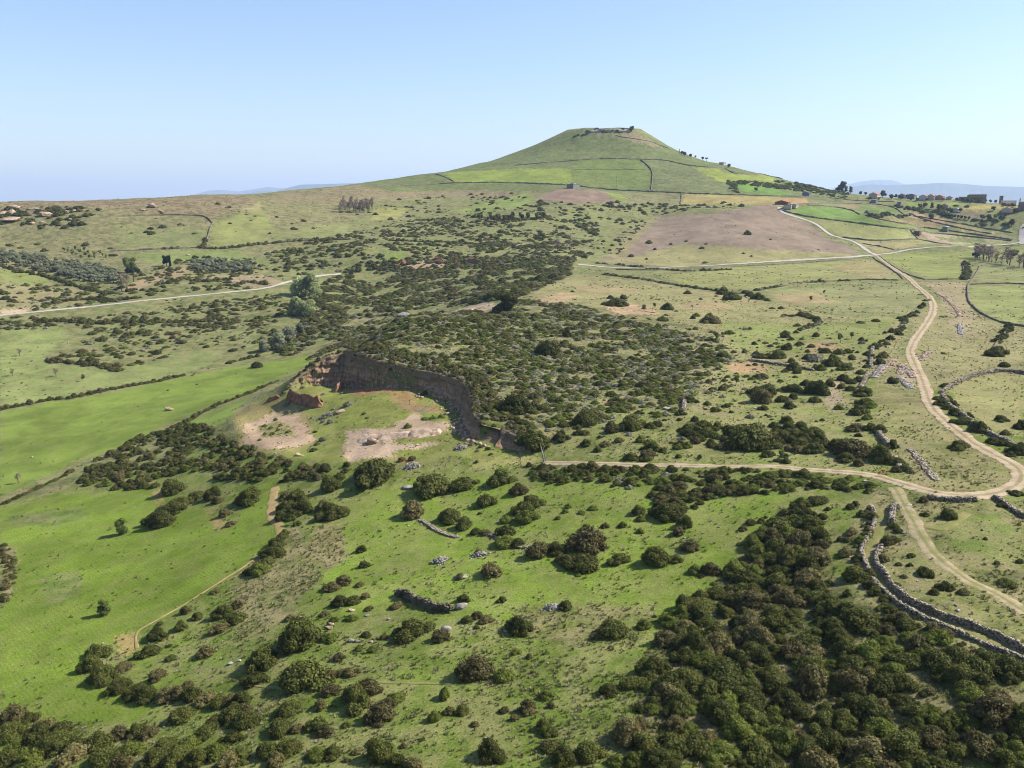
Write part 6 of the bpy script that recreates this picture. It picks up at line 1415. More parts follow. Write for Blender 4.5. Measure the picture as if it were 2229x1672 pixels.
TMAT = {'round': 'mastic', 'poplar': 'poplar', 'cypress': 'conifer', 'olive': 'olive', 'pine': 'conifer', 'bare': 'bare', 'young': 'young', 'shrubby': 'young', 'gum': 'conifer'}
TP = {}
def tree(kind, c, x, y, hpx, label, group=None, wide=1.0, name=None, mat=None, seed=None, at=None, hm=None):
    if at is None:
        ox, oy, s = CROP[c]; p = hit(ox + x * s, oy + y * s)[0]; hm = hpx * s * np.linalg.norm(p) / F * 1.03
    else: p = at
    sd = int(x * 13 + y * 7) if seed is None else seed; v = sd % 3; mt = mat or TMAT[kind]
    key = (kind, v, mt)
    if key not in TP:
        t, cr = tree_proto(kind, 900 + v * 17 + len(kind)); cr.materials.append(M[mt]); TP[key] = (t, cr)
    t, cr = TP[key]; rr = random.Random(sd)
    root = empty(name or {'round': 'broadleaf_tree', 'poplar': 'poplar_tree', 'cypress': 'cypress_tree', 'olive': 'olive_tree', 'pine': 'pine_tree', 'bare': 'bare_tree', 'young': 'young_tree', 'shrubby': 'young_tree', 'gum': 'gum_tree'}[kind], (p[0], p[1], p[2] - 0.02 * hm), rr.random() * 6.283)
    root.scale = (hm * wide, hm * wide, hm)
    for nm, me in (("trunk", t), ("crown", cr)):
        o = bpy.data.objects.new(nm, me); COL.objects.link(o); o.parent = root
    return tag(root, label, "tree", group)
PG = "pale trees along the valley stream"
for x, y, h, lab in ((1885, 765, 125, "dark-footed pale tree where the valley road bends"), (1950, 770, 150, "tallest pale green tree where the valley road bends"), (2000, 790, 110, "pale tree on the right flank of the roadside grove"), (1900, 890, 120, "pale tree at the front of the roadside grove"), (1965, 900, 110, "pale tree right of the grove's front"), (1850, 890, 80, "low pale tree at the left foot of the grove")):
    tree('shrubby', 'a', x, y, h, lab, PG, 1.15, 'poplar_tree', 'poplar')
for x, y, h, lab in ((1680, 1120, 90, "silvery willow at the lower left of the stream trees"), (1760, 1100, 110, "silvery willow in the middle of the stream trees"), (1830, 1060, 110, "silvery willow at the upper right of the stream trees"), (1890, 1010, 80, "silvery willow nearest the pale grove")):
    tree('shrubby', 'a', x, y, h * 0.9, lab, PG, 1.3, "willow_tree", 'olive')
tree('round', 'a', 1055, 582, 66, "dark round tree beside the cypress on the far slope", None, 0.8, mat='conifer')
tree('cypress', 'a', 1079, 582, 68, "slim dark cypress on the far slope")
tree('pine', 'a', 848, 680, 90, "umbrella-shaped dark tree with a bare trunk beside the olive grove")
tree('round', 'a', 828, 620, 90, "green round tree behind the umbrella-shaped one", None, 1.0, mat='young')
tree('bare', 'a', 770, 735, 100, "leafless reddish tree at the edge of the olive grove", None, 1.4); tree('bare', 'a', 805, 720, 80, "smaller leafless tree beside the reddish one", None, 1.4)
# olive groves
def grove(poly, sp, hm, label, group, kind, seed, name=None, mat=None, keep=0.9, wide=1.0):
    W = wpoly(poly); rg = np.random.default_rng(seed); x0, y0 = W.min(0); x1, y1 = W.max(0); L = []
    for a in np.arange(x0, x1, sp):
        for b in np.arange(y0, y1, sp):
            x, y = a + rg.normal(0, sp * 0.16), b + rg.normal(0, sp * 0.16)
            if rg.random() < keep and inside(W, np.array([x]), np.array([y]))[0]: L.append((x, y))
    n = len(L); xs = [p[0] / p[1] for p in L]; ys = [p[1] for p in L]
    for k, (x, y) in enumerate(L):
        z = float(hgt(np.array(x), np.array(y))); h = ["far left", "left", "centre", "right", "far right"][min(4, int((x / y - min(xs)) / (max(xs) - min(xs) + 1e-6) * 5))]; v = ["nearest", "middle", "farthest"][min(2, int((y - min(ys)) / (max(ys) - min(ys) + 1e-6) * 3))]
        tree(kind, None, k, seed, 0, label + ", " + v + " rows, " + h, group, wide * rg.uniform(0.85, 1.15), name, mat, seed=k * 5 + seed, at=(x, y, z), hm=hm * rg.uniform(0.75, 1.2))
    return n
print("olives", grove(Z('a', 0, 490, 200, 520, 430, 560, 640, 590, 760, 640, 720, 700, 560, 690, 330, 640, 100, 590, 0, 560), 5.4, 4.6, "grey-green olive tree in the big far-slope grove", "olive trees of the big grove", 'olive', 41, wide=1.25),
      grove(Z('a', 1210, 570, 1400, 545, 1600, 560, 1680, 605, 1500, 625, 1230, 625), 6.0, 4.4, "grey-green olive tree in the small grove above the road", "olive trees of the small grove", 'olive', 42, wide=1.25),
      grove(Z('n', 640, 720, 760, 690, 1000, 720, 1130, 760, 1110, 820, 900, 800, 700, 770), 8, 4.5, "bright green young tree in the clearing above the olives", "young trees above the olive grove", 'young', 43),
      grove(Z('b', 525, 200, 735, 200, 725, 248, 520, 245), 6.0, 11.0, "leafless brown tree in the stand on the far field", "leafless trees of the far stand", 'bare', 44, wide=1.1),
      grove(Z('d', 1800, 860, 1900, 865, 2212, 925, 2225, 900, 1900, 825, 1800, 820), 8.0, 12.0, "thin brown tree in the stand at the right edge", "brown trees of the right-hand stand", 'bare', 45, wide=1.5),
      grove(Z('b', 1365, 290, 1500, 300, 1850, 285, 1840, 270, 1400, 272), 9.0, 7.0, "dark tree in the long row below the hill", "dark trees of the long row", 'round', 46, wide=0.8))
for i, (x, y, h) in enumerate(((1000, 330, 40), (1070, 335, 34), (1170, 335, 30), (1340, 335, 32), (1560, 345, 44), (1610, 350, 40), (1660, 352, 36), (1730, 355, 40), (1990, 390, 36), (2090, 400, 40), (1880, 440, 44), (2120, 455, 40), (840, 300, 40), (960, 300, 40), (560, 325, 36), (650, 325, 32), (1150, 405, 50), (1330, 445, 50), (1390, 450, 44), (1530, 450, 36), (1760, 530, 44), (1900, 520, 40), (2010, 500, 36))):
    tree('round', 'm', x, y, h, f"garden tree standing among the village houses, {['first', 'second', 'third', 'fourth', 'fifth', 'sixth', 'seventh', 'eighth', 'ninth', 'tenth', 'eleventh', 'twelfth'][i % 12]} {'below' if y > 400 else 'beside'} the {'near' if i < 12 else 'outer'} houses", "garden trees of the village", 1.2, mat='mastic' if i % 3 else 'young', seed=i + 60)
tree('pine', 'd', 1810, 862, 70, "dark pine at the left end of the right-hand stand", None, 0.9); tree('round', 'd', 2118, 832, 62, "round green tree above the right-hand stand", None, 1.4, mat='young')
for x, y, h, k, lab in ((1147, 352, 40, 'cypress', "pointed tree at the top of the hill's skyline row"), (1200, 384, 46, 'round', "largest round tree in the hill's skyline row"), (1172, 365, 34, 'round', "small tree left of the largest in the skyline row"), (1264, 396, 36, 'round', "round tree in the middle of the skyline row"), (1315, 405, 24, 'round', "low tree right of the skyline row's middle"), (1394, 425, 34, 'round', "round tree near the low end of the skyline row"), (1432, 425, 36, 'pine', "last tree of the hill's skyline row"), (648, 132, 60, 'round', "dark tree standing on the cone hill's flat top"), (1668, 505, 40, 'round', "lone tree beside the hillside house"), (1950, 755, 40, 'round', "small tree inside the hedged green field")):
    tree(k, 'l', x, y, h, lab, None, 1.1, mat=None if k == 'cypress' else 'mastic')
for x, y, h, k, lab in ((268, 205, 105, 'gum', "tall dark wind-bent tree at the right foot of the hill"), (235, 205, 70, 'gum', "dark tree left of the tall wind-bent one"), (305, 215, 60, 'gum', "dark tree right of the tall wind-bent one"), (352, 225, 66, 'gum', "pointed dark tree at the end of the hill trees"), (205, 225, 40, 'round', "round tree at the left of the hill trees"), (460, 268, 36, 'round', "small tree left of the two-storey house"), (515, 272, 34, 'round', "second small tree left of the two-storey house"), (695, 295, 70, 'round', "tall round tree right of the two-storey house"), (790, 315, 50, 'round', "tree in front of the flat-roofed villa"), (890, 320, 45, 'round', "bushy tree under the flat-roofed villa"), (1255, 315, 40, 'young', "pale tree in front of the red-roofed row"), (1410, 320, 34, 'young', "yellowish tree right of the red-roofed row"),
                        (1095, 410, 44, 'round', "round tree at the head of the leafy belt"), (1225, 420, 60, 'gum', "grey tree rising from the leafy belt"), (1305, 450, 74, 'round', "tallest dark tree of the leafy belt"), (1430, 460, 44, 'round', "dark tree at the foot of the leafy belt"), (1212, 535, 60, 'round', "single round tree by a dark field wall"), (2080, 605, 70, 'round', "round dark tree beside the village road"), (1965, 545, 54, 'round', "greyish tree behind the roadside gardens"), (1830, 545, 60, 'round', "dark tree in the roadside gardens"), (2165, 380, 64, 'cypress', "dark cypress at the right edge of the village"), (1795, 335, 36, 'round', "tree at the right end of the ruined church"), (1850, 345, 30, 'round', "left of two round trees before the tower"), (1910, 345, 32, 'round', "right of two round trees before the tower"), (1490, 335, 36, 'round', "tree between the houses and the ruined church")):
    tree(k, 'm', x, y, h, lab, None, 1.15, mat='mastic' if k in ('round', 'gum') else None)
for i, x in enumerate((1370, 1405, 1437, 1470, 1505, 1540, 1580, 1622)):
    tree('round', 'm', x, 500 + i * 5, 34, f"small round orchard tree, {['first', 'second', 'third', 'fourth', 'fifth', 'sixth', 'seventh', 'eighth'][i]} in the row by the terrace wall", "orchard row", 1.0, mat='mastic', seed=i)
for c, x, y, h, k, lab, w in (('h', 655, 405, 85, 'shrubby', "small leafy tree with a shadow, upper of two in the sown field", 0.95), ('h', 555, 835, 75, 'shrubby', "small spreading tree with a shadow, lower of two in the sown field", 1.1), ('d', 712, 1525, 75, 'young', "spindly young tree on the far pasture", 1.0), ('d', 800, 1495, 60, 'young', "spindly young tree uphill of its neighbour", 0.9), ('d', 470, 1185, 42, 'young', "young tree below the long stone wall", 1.0), ('d', 578, 1130, 36, 'young', "tiny young tree nearer the long stone wall", 1.0), ('f', 1400, 642, 72, 'young', "pale sapling at the edge of the plateau scrub", 0.9), ('f', 820, 165, 42, 'young', "small green tree on the far side of the scrub", 1.1), ('f', 890, 150, 36, 'young', "small flat-topped tree on the far side of the scrub", 1.0), ('f', 1690, 1110, 70, 'young', "small ragged tree just above the track", 0.9), ('f', 1275, 355, 60, 'young', "leafy green tree among the far scrub", 1.1),
                              ('e', 520, 1345, 60, 'young', "light green sapling by the bare earth corner", 1.0), ('h', 100, 128, 46, 'bare', "thin bare tree in the bright green strip", 1.6), ('a', 525, 1310, 40, 'young', "small green tree alone on the pale valley pasture", 1.0), ('a', 355, 1280, 44, 'bare', "small bare tree on the pale valley pasture", 1.8), ('a', 80, 1275, 40, 'bare', "bare twiggy tree at the left of the valley pasture", 1.8), ('a', 125, 1150, 40, 'bare', "brown twiggy tree in the pale valley pasture", 1.8), ('b', 1900, 500, 80, 'bare', "bare grey tree at the foot of the tilled rise", 1.2), ('b', 1980, 480, 90, 'bare', "second bare tree at the foot of the tilled rise", 1.2), ('b', 1600, 870, 130, 'round', "dark bushy tree on the brow of the plateau", 1.3)):
    tree(k, c, x, y, h, lab, None, w, mat='mastic' if k == 'round' else None)

# ------------------------------------------------------------------ dead trunk, lattice post, fence, barrier
def tube_mesh(name, segs, mat):
    """segs: list of (p0, p1, r0, r1)"""
    V = []; Fc = []
    for p0, p1, r0, r1 in segs:
        p0 = Vector(p0); p1 = Vector(p1); d = (p1 - p0).normalized(); u = d.orthogonal().normalized(); w_ = d.cross(u); b = len(V)
        for p, r in ((p0, r0), (p1, r1)):
            for a in range(6): V.append(tuple(p + (u * math.cos(a * 1.0472) + w_ * math.sin(a * 1.0472)) * r))
        for a in range(6): Fc.append((b + a, b + (a + 1) % 6, b + 6 + (a + 1) % 6, b + 6 + a))
        Fc += [tuple(b + k for k in range(5, -1, -1)), tuple(b + 6 + k for k in range(6))]
    me = bpy.data.meshes.new(name); me.from_pydata(V, [], Fc); me.materials.append(mat); return me
def box_mesh(name, boxes, mat):
    V = []; Fc = []
    for (x0, x1, y0, y1, z0, z1) in boxes:
        b = len(V); V += [(x, y, z) for z in (z0, z1) for x, y in ((x0, y0), (x1, y0), (x1, y1), (x0, y1))]; Fc += [tuple(b + k for k in f) for f in ((3, 2, 1, 0), (4, 5, 6, 7), (0, 1, 5, 4), (1, 2, 6, 5), (2, 3, 7, 6), (3, 0, 4, 7))]
    me = bpy.data.meshes.new(name); me.from_pydata(V, [], Fc); me.materials.append(mat); return me
def plain(name, rgb, rough=0.7, vary=0.12, sc=0.8):
    return mat_simple(name, rgb, tuple(v * (1 - vary) for v in rgb), sc, rough, 0.15, 0.02)
M['dead_wood'] = plain("bleached_dead_wood", (186, 176, 162)); M['steel'] = plain("dull_galvanised_steel", (136, 134, 128), 0.5)
p = hit(*Z('p', 2010, 1545)[0])[0]; t = empty("dead_tree", p)
add("trunk", tube_mesh("trunk", [((0, 0, -0.3), (-0.6, 0.1, 2.4), 0.28, 0.2), ((-0.6, 0.1, 2.4), (-1.1, 0.2, 4.6), 0.2, 0.12)], M['dead_wood']), parent=t)
add("branch", tube_mesh("branch", [((0.35, 0, -0.2), (0.15, 0.1, 2.2), 0.15, 0.08), ((-0.6, 0.1, 2.4), (-0.3, 0.3, 4.0), 0.1, 0.05)], M['dead_wood']), parent=t)
tag(t, "leaning bleached dead trunk under the bush at the end of the cliff", "dead tree")
p = hit(*Z('p', 1697, 1585)[0])[0]; t = empty("lattice_post", p); w_ = 0.28; hh = 3.4
for sx in (-1, 1):
    for sy in (-1, 1): add("leg", tube_mesh("leg", [((sx * w_, sy * w_, 0), (sx * w_ * 0.6, sy * w_ * 0.6, hh), 0.05, 0.04)], M['steel']), parent=t)
for k in range(6):
    z0, z1 = k * hh / 6, (k + 1) * hh / 6; a0, a1 = w_ * (1 - 0.4 * k / 6), w_ * (1 - 0.4 * (k + 1) / 6); s_ = 1 if k % 2 else -1
    add("brace", tube_mesh("brace", [((s_ * a0, -a0, z0), (-s_ * a1, -a1, z1), 0.03, 0.03), ((s_ * a0, a0, z0), (-s_ * a1, a1, z1), 0.03, 0.03), ((-a0, s_ * a0, z0), (-a1, -s_ * a1, z1), 0.03, 0.03), ((a0, s_ * a0, z0), (a1, -s_ * a1, z1), 0.03, 0.03)], M['steel']), parent=t)
tag(t, "short grey steel lattice post at the end of the track", "post")
def fence(line, label, h=1.5, gap=4.0, r=0.07):
    P = wline(line, gap, 1); z = hgt(P[:, 0], P[:, 1]); t = empty("wire_fence", (P[0, 0], P[0, 1], z[0])); Q = np.c_[P, z] - np.array([P[0, 0], P[0, 1], z[0]])
    pm = tube_mesh("post", [((0, 0, -0.3), (0, 0, h), r, r * 0.9)], M['dead_wood'])
    for q in Q: add("post", pm, parent=t, loc=tuple(q))
    for f in (0.35, 0.65, 0.93): add("wire", tube_mesh("wire", [((*a[:2], a[2] + h * f), (*b[:2], b[2] + h * f), 0.015, 0.015) for a, b in zip(Q[:-1], Q[1:])], M['steel']), parent=t)
    return tag(t, label, "fence", kind="thing")
fence(Z('o', 240, 1395, 205, 1310, 190, 1200, 160, 1080, 160, 985), "wire fence on pale posts round the left side of the quarry")
fence(Z('o', 175, 960, 240, 915, 330, 830, 430, 730, 520, 660, 620, 590, 760, 520), "wire fence on pale posts climbing the quarry's left shoulder")
M['red'] = plain("faded_red_paint", (206, 72, 48)); M['white'] = plain("white_paint", (232, 228, 220))
p = hit(*Z('q', 505, 200)[0])[0]; t = empty("road_barrier", (p[0], p[1], p[2] + 0.12), math.radians(18))
add("board", box_mesh("board", [(-1.25, -0.65, -0.03, 0.03, 0.62, 0.95), (-0.35, 0.35, -0.03, 0.03, 0.62, 0.95), (0.65, 1.25, -0.03, 0.03, 0.62, 0.95)], M['red']), parent=t)
add("stripe", box_mesh("stripe", [(-0.65, -0.35, -0.03, 0.03, 0.62, 0.95), (0.35, 0.65, -0.03, 0.03, 0.62, 0.95)], M['white']), parent=t)
for sx in (-1, 1): add("leg", tube_mesh("leg", [((sx, -0.35, 0), (sx, 0.0, 0.9), 0.05, 0.05), ((sx, 0.35, 0), (sx, 0.0, 0.9), 0.05, 0.05)], M['red']), parent=t)
tag(t, "small red and white barrier across the track above the junction", "barrier")

# ------------------------------------------------------------------ buildings
def tiled(name, c1, c2): return mat_simple(name, c1, c2, 0.6, 0.85, 0.3, 0.05)
M['tile'] = tiled("orange_roof_tile", (204, 128, 98), (176, 108, 82)); M['tile_brown'] = tiled("brown_roof_tile", (120, 96, 84), (96, 80, 72))
M['cream'] = plain("cream_render", (226, 212, 190)); M['whitewash'] = plain("whitewashed_wall", (236, 232, 224)); M['concrete'] = plain("grey_concrete_block", (150, 148, 144)); M['pinkwall'] = plain("faded_pink_render", (196, 160, 148))
M['oldstone'] = mat_simple("old_church_stone", (172, 154, 130), (130, 116, 98), 0.5, 0.95, 0.5, 0.1); M['corn'] = plain("pale_cornice_stone", (206, 180, 140)); M['glass'] = plain("dark_window", (46, 48, 52), 0.25); M['brick'] = plain("red_brown_brick", (140, 84, 68)); M['tin'] = plain("pale_tin_roof", (206, 206, 204), 0.5); M['wood'] = plain("dark_wooden_door", (92, 70, 54)); M['bluegrey'] = plain("blue_grey_render", (132, 140, 156))
def house(name, c, x, y, wpx, hpx, label, wall='cream', roof='tile', depth=8.0, rise=0.35, nwin=3, rows=1, rot=0.0, door=True, chimney=False, cat="house"):
    """walls, roof (gable, or flat when rise is 0), windows with panes set in, a door: sizes read off the photograph"""
    ox, oy, s = CROP[c]; p = hit(ox + x * s, oy + y * s)[0]; d = np.linalg.norm(p); k = s * d / F; w = wpx * k * 0.92; h = max(2.4, hpx * k * 0.88)
    az = math.atan2(p[0], p[1]); t = empty(name, (p[0], p[1], p[2] - 0.3), 0.95 + rot * 0.5 if wall != 'oldstone' else -az); tag(t, label, cat, kind="thing")
    body = h * (1 - rise); y0, y1 = -depth / 2, depth / 2
    V = [(-w / 2, y0, -1.0), (w / 2, y0, -1.0), (w / 2, y1, -1.0), (-w / 2, y1, -1.0), (-w / 2, y0, body), (w / 2, y0, body), (w / 2, y1, body), (-w / 2, y1, body)]
    Fc = [(0, 1, 5, 4), (1, 2, 6, 5), (2, 3, 7, 6), (3, 0, 4, 7), (4, 5, 6, 7)]
    if rise > 0: V += [(-w / 2, 0, h - 0.1), (w / 2, 0, h - 0.1)]; Fc = Fc[:4] + [(4, 7, 8), (5, 9, 6)]
    me = bpy.data.meshes.new("wall"); me.from_pydata(V, [], Fc); me.materials.append(M[wall]); add("wall", me, parent=t)
    e = 0.45
    if rise > 0:
        sl = (h - body) / (depth / 2); th = 0.22; ze = body - e * sl
        pr = [(y0 - e, ze), (0, h), (y1 + e, ze), (y1 + e, ze + th), (0, h + th), (y0 - e, ze + th)]
        RV = [(sx * (w / 2 + e * 0.6), a, b) for sx in (-1, 1) for a, b in pr]; RF = [(0, 1, 7, 6), (1, 2, 8, 7), (2, 3, 9, 8), (3, 4, 10, 9), (4, 5, 11, 10), (5, 0, 6, 11), (0, 5, 4, 1), (1, 4, 3, 2), (6, 7, 10, 11), (7, 8, 9, 10)]
        me = bpy.data.meshes.new("roof"); me.from_pydata(RV, [], RF); me.materials.append(M[roof]); ro = add("roof", me, parent=t)
    else:
        ro = add("roof", box_mesh("roof", [(-w / 2 - 0.25, w / 2 + 0.25, y0 - 0.25, y1 + 0.25, body + 0.003, body + 0.3)], M[roof]), parent=t)
    if chimney: add("chimney", box_mesh("chimney", [(w * 0.2, w * 0.2 + 0.8, 0.4, 1.2, body, h + 1.1)], M[wall]), parent=ro)
    n = nwin + (1 if door else 0)
    for r_ in range(rows):
        zc = body * (r_ + 0.55) / rows
        for q in range(n):
            xc = -w / 2 + w * (q + 0.5) / n
            if door and r_ == 0 and q == n // 2: add("door", box_mesh("door", [(xc - 0.55, xc + 0.55, y0 - 0.06, y0 + 0.05, 0.25, 2.35)], M['wood']), parent=t); continue
            wi = add("window", box_mesh("window", [(xc - 0.62, xc + 0.62, y0 - 0.05, y0 + 0.05, zc - 0.75, zc + 0.75)], M['whitewash' if wall != 'whitewash' else 'concrete']), parent=t)
            add("pane", box_mesh("pane", [(xc - 0.5, xc + 0.5, y0 - 0.08, y0 - 0.053, zc - 0.62, zc + 0.62)], M['glass']), parent=wi)
    return t
house("farm_barn", 'r', 470, 330, 220, 70, "long farm barn with a bright orange-red tiled roof", 'brick', 'tile', 16, 0.45, 2, 1, 0.25)
house("farm_shed", 'r', 560, 392, 150, 55, "low pale concrete shed in front of the farm barn", 'cream', 'tin', 9, 0.0, 2, 1, 0.15, cat="shed")
house("farm_shed", 'r', 655, 375, 130, 50, "dark-mouthed pale shed at the right end of the farm", 'cream', 'tin', 8, 0.0, 3, 1, -0.1, cat="shed")
house("farmhouse", 'r', 850, 195, 110, 75, "blue-grey farmhouse at the right foot of the hill", 'bluegrey', 'tile_brown', 10, 0.3, 3, 1, 0.1)
house("hut", 'r', 1945, 300, 140, 36, "long low grey hut below the two-storey house", 'concrete', 'tile_brown', 7, 0.0, 3, 1, cat="shed")
house("two_storey_house", 'm', 605, 305, 115, 66, "two-storey house with orange eaves and a dark upper roof left of the village", 'cream', 'tile', 12, 0.35, 3, 2)
house("roof_pavilion", 'm', 600, 268, 85, 36, "dark hipped roof storey set back above the orange eaves", 'whitewash', 'tile_brown', 9, 0.5, 2, 1, cat="house")
house("villa", 'm', 905, 300, 95, 52, "dark grey villa half hidden by village trees", 'concrete', 'tile_brown', 10, 0.4, 2, 1)
house("town_house", 'm', 1005, 312, 80, 56, "blue-grey house at the left end of the red-roofed row", 'bluegrey', 'tile_brown', 10, 0.2, 2, 1)
house("town_house", 'm', 1040, 282, 75, 32, "white house rising behind the red-roofed row", 'whitewash', 'tin', 9, 0.0, 2, 1, door=False)
house("town_house", 'm', 1135, 318, 100, 54, "white house with a red tiled roof, first of the row", 'whitewash', 'tile', 11, 0.35, 3, 1)
house("town_house", 'm', 1215, 318, 80, 60, "red-roofed house in the middle of the row", 'cream', 'tile', 11, 0.4, 2, 1)
house("town_house", 'm', 1310, 318, 110, 50, "long pinkish house with a red roof at the right of the row", 'pinkwall', 'tile', 11, 0.35, 4, 1)
house("town_house", 'm', 1410, 318, 60, 34, "small cream house at the right end of the row", 'cream', 'tile_brown', 8, 0.3, 2, 1)
house("garden_shed", 'm', 880, 368, 70, 26, "grey shed with a pale end wall on the green village field", 'concrete', 'tin', 5, 0.0, 1, 1, cat="shed")
house("garden_shed", 'm', 610, 355, 90, 34, "blue-grey shed with a dark annexe on the terraces", 'bluegrey', 'tile_brown', 6, 0.0, 2, 1, cat="shed")
house("pink_house", 'm', 1360, 425, 85, 62, "faded pink house among the trees below the village", 'pinkwall', 'tile_brown', 10, 0.35, 2, 1)
house("white_shed", 'm', 1487, 440, 70, 32, "white shed right of the pink house", 'whitewash', 'tin', 6, 0.25, 1, 1, cat="shed")
house("bungalow", 'm', 2035, 445, 120, 46, "low house with a wide orange-red roof near the village road", 'cream', 'tile', 12, 0.5, 3, 1)
house("field_hut", 'm', 1375, 645, 125, 40, "grey field hut with a pale end on the dark terrace wall", 'concrete', 'tin', 6, 0.15, 2, 1, cat="shed")
house("field_hut", 'm', 1070, 690, 90, 40, "dark field hut at the corner of the stony plot", 'brick', 'tin', 6, 0.0, 1, 1, cat="shed")
house("hill_house", 'l', 1600, 475, 70, 26, "pale flat house on the hill's right shoulder", 'cream', 'tin', 8, 0.0, 3, 1)
house("knoll_house", 'c', 372, 522, 80, 26, "grey stone house with a terrace on the tilled knoll", 'concrete', 'tile_brown', 10, 0.0, 3, 1)
house("knoll_tower", 'c', 372, 508, 26, 18, "small white upper room on the knoll house", 'whitewash', 'whitewash', 5, 0.0, 1, 1, door=False, cat="house")
house("grove_hut", 'n', 790, 945, 50, 34, "tiny white hut with a reddish roof in the olive grove", 'whitewash', 'tile', 3.5, 0.3, 1, 1, cat="shed")
# the ruined church and its tower
def church():
    ox, oy, s = CROP['m']; p = hit(ox + 1700 * s, oy + 345 * s)[0]; k = s * np.linalg.norm(p) / F; w = 160 * k; h = 72 * k; dp = 11.0
    t = empty("ruined_church", (p[0], p[1], p[2] - 0.4), -math.atan2(p[0], p[1])); tag(t, "roofless dark stone church with a pale cornice along the top", "church", kind="thing")
    th = 0.9; w2 = w / 2
    add("wall", box_mesh("wall", [(-w2, w2, -dp / 2, -dp / 2 + th, -1, h * 0.78), (-w2, w2, dp / 2 - th, dp / 2, -1, h * 0.95)], M['oldstone']), parent=t)
    add("gable", box_mesh("gable", [(-w2 - 0.05, -w2 + th, -dp / 2 + th, dp / 2 - th, -1, h * 0.95), (w2 - th, w2 + 0.05, -dp / 2 + th, dp / 2 - th, -1, h)], M['oldstone']), parent=t)
    add("cornice", box_mesh("cornice", [(-w2 + 1.5, w2 - 0.2, -dp / 2 - 0.3, -dp / 2 + th + 0.1, h * 0.78 + 0.003, h * 0.78 + 0.8)], M['corn']), parent=t)
    add("cornice", box_mesh("cornice", [(-w2 + 1.5, w2 - 0.2, dp / 2 - th - 0.1, dp / 2 + 0.2, h * 0.95 + 0.003, h * 0.95 + 0.9)], M['corn']), parent=t)
    for q in range(5):
        xc = -w2 + w * (q + 0.7) / 5.4; add("buttress", box_mesh("buttress", [(xc - 0.5, xc + 0.5, -dp / 2 - 0.9, -dp / 2 + 0.003, -1, h * 0.6)], M['oldstone']), parent=t)
        if q < 4: add("window", box_mesh("window", [(xc + 1.5, xc + 2.4, -dp / 2 - 0.05, -dp / 2 + 0.05, h * 0.3, h * 0.55)], M['glass']), parent=t)
    add("apse", box_mesh("apse", [(-w2 - 70 * k, -w2 - 0.06, -dp * 0.35, dp * 0.35, -1, h * 0.72)], M['oldstone']), parent=t)
church()
def tower():
    ox, oy, s = CROP['m']; p = hit(ox + 1965 * s, oy + 342 * s)[0]; k = s * np.linalg.norm(p) / F; w = 32 * k; h = 68 * k
    t = empty("bell_tower", (p[0], p[1], p[2] - 0.3), -math.atan2(p[0], p[1])); tag(t, "square dark stone bell tower rising alone right of the church", "tower", kind="thing")
    add("shaft", box_mesh("shaft", [(-w / 2, w / 2, -w / 2, w / 2, -1, h)], M['oldstone']), parent=t)
    add("parapet", box_mesh("parapet", [(-w / 2 - 0.2, w / 2 + 0.2, -w / 2 - 0.2, w / 2 + 0.2, h + 0.003, h + 0.7)], M['oldstone']), parent=t)
    for f in (0.5, 0.78): add("window", box_mesh("window", [(-0.45, 0.45, -w / 2 - 0.05, -w / 2 + 0.05, h * f, h * f + 1.4)], M['glass']), parent=t)
tower()
house("ruin", 'm', 2045, 385, 130, 56, "broad ruined brown stone building right of the tower", 'oldstone', 'oldstone', 12, 0.55, 2, 1, cat="ruin")
house("castle_ruin", 'm', 2190, 420, 70, 80, "dark stone ruin cut by the right frame edge", 'oldstone', 'oldstone', 12, 0.1, 2, 1, cat="ruin")

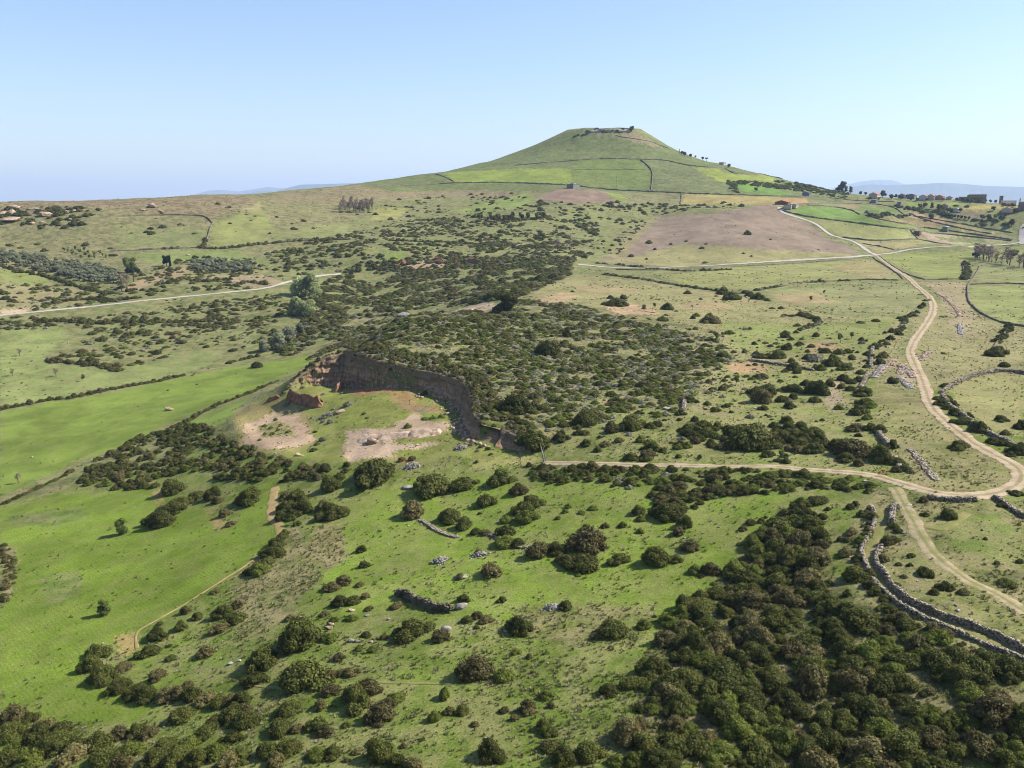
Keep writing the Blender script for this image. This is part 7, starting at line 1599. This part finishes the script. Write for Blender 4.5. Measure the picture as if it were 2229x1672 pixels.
# ------------------------------------------------------------------ cars and poles
M['car_white'] = plain("white_car_paint", (228, 228, 230), 0.35); M['car_dark'] = plain("dark_car_paint", (58, 60, 70), 0.35); M['rubber'] = plain("black_rubber", (34, 34, 34)); M['chrome'] = plain("pale_headlight", (220, 220, 214), 0.3)
def car(c, x, y, paint, label, rz):
    p = hit(*Z(c, x, y)[0])[0]; t = empty("parked_car", (p[0], p[1], p[2] + 0.25), rz); tag(t, label, "car")
    pr = [(-2.1, 0.35), (-2.15, 0.75), (-1.3, 0.92), (1.35, 0.95), (2.1, 0.85), (2.15, 0.4)]
    V = [(a, sy * 0.85, z) for sy in (-1, 1) for a, z in pr]; Fc = [tuple(range(5, -1, -1)), tuple(range(6, 12))] + [(i, (i + 1) % 6, 6 + (i + 1) % 6, 6 + i) for i in range(6)]
    me = bpy.data.meshes.new("body"); me.from_pydata(V, [], Fc); me.materials.append(M[paint]); add("body", me, parent=t)
    pr = [(-0.95, 0.9), (-0.45, 1.42), (1.0, 1.45), (1.6, 0.92)]
    V = [(a, sy * (0.8 if z < 1.2 else 0.68), z) for sy in (-1, 1) for a, z in pr]; Fc = [(3, 2, 1, 0), (4, 5, 6, 7), (0, 1, 5, 4), (2, 3, 7, 6)]
    me = bpy.data.meshes.new("window"); me.from_pydata(V, [], Fc); me.materials.append(M['glass']); add("window", me, parent=t)
    add("roof", box_mesh("roof", [(-0.5, 1.05, -0.7, 0.7, 1.43, 1.5)], M[paint]), parent=t)
    wm = tube_mesh("wheel", [((0, -0.1, 0), (0, 0.1, 0), 0.32, 0.32)], M['rubber'])
    for sx in (-1.35, 1.35):
        for sy in (-0.82, 0.82): add("wheel", wm, parent=t, loc=(sx, sy, 0.32))
    for sy in (-0.6, 0.6): add("headlight", box_mesh("headlight", [(-2.2, -2.1, sy - 0.18, sy + 0.18, 0.6, 0.76)], M['chrome']), parent=t)
car('r', 455, 430, 'car_white', "white car parked by the bushes below the farm barn", 0.4)
car('s', 2206, 860, 'car_dark', "dark car on the village road, cut by the right frame edge", 0.3)
M['polewood'] = plain("weathered_pole", (120, 108, 96))
for c, x, y, h, lab in (('r', 793, 225, 160, "utility pole in front of the blue-grey farmhouse"), ('r', 1315, 305, 60, "utility pole on the terrace right of the farm"), ('r', 1668, 285, 60, "utility pole between the farm and the two-storey house"), ('r', 1822, 275, 70, "utility pole left of the low grey hut"), ('r', 85, 200, 130, "utility pole at the lower edge of the hedged field"), ('l', 487, 742, 140, "pale utility pole at the foot of the hill's left field"), ('d', 1180, 790, 36, "short road sign post at the crossroads lane")):
    p = hit(*Z(c, x, y)[0])[0]; hm = h * CROP[c][2] * np.linalg.norm(p) / F; t = empty("utility_pole", p)
    add("pole", tube_mesh("pole", [((0, 0, -0.5), (0, 0, hm), 0.17, 0.11)], M['polewood']), parent=t)
    add("crossarm", box_mesh("crossarm", [(-0.9, 0.9, -0.06, 0.06, hm - 0.8, hm - 0.65)], M['polewood']), parent=t); tag(t, lab, "pole")
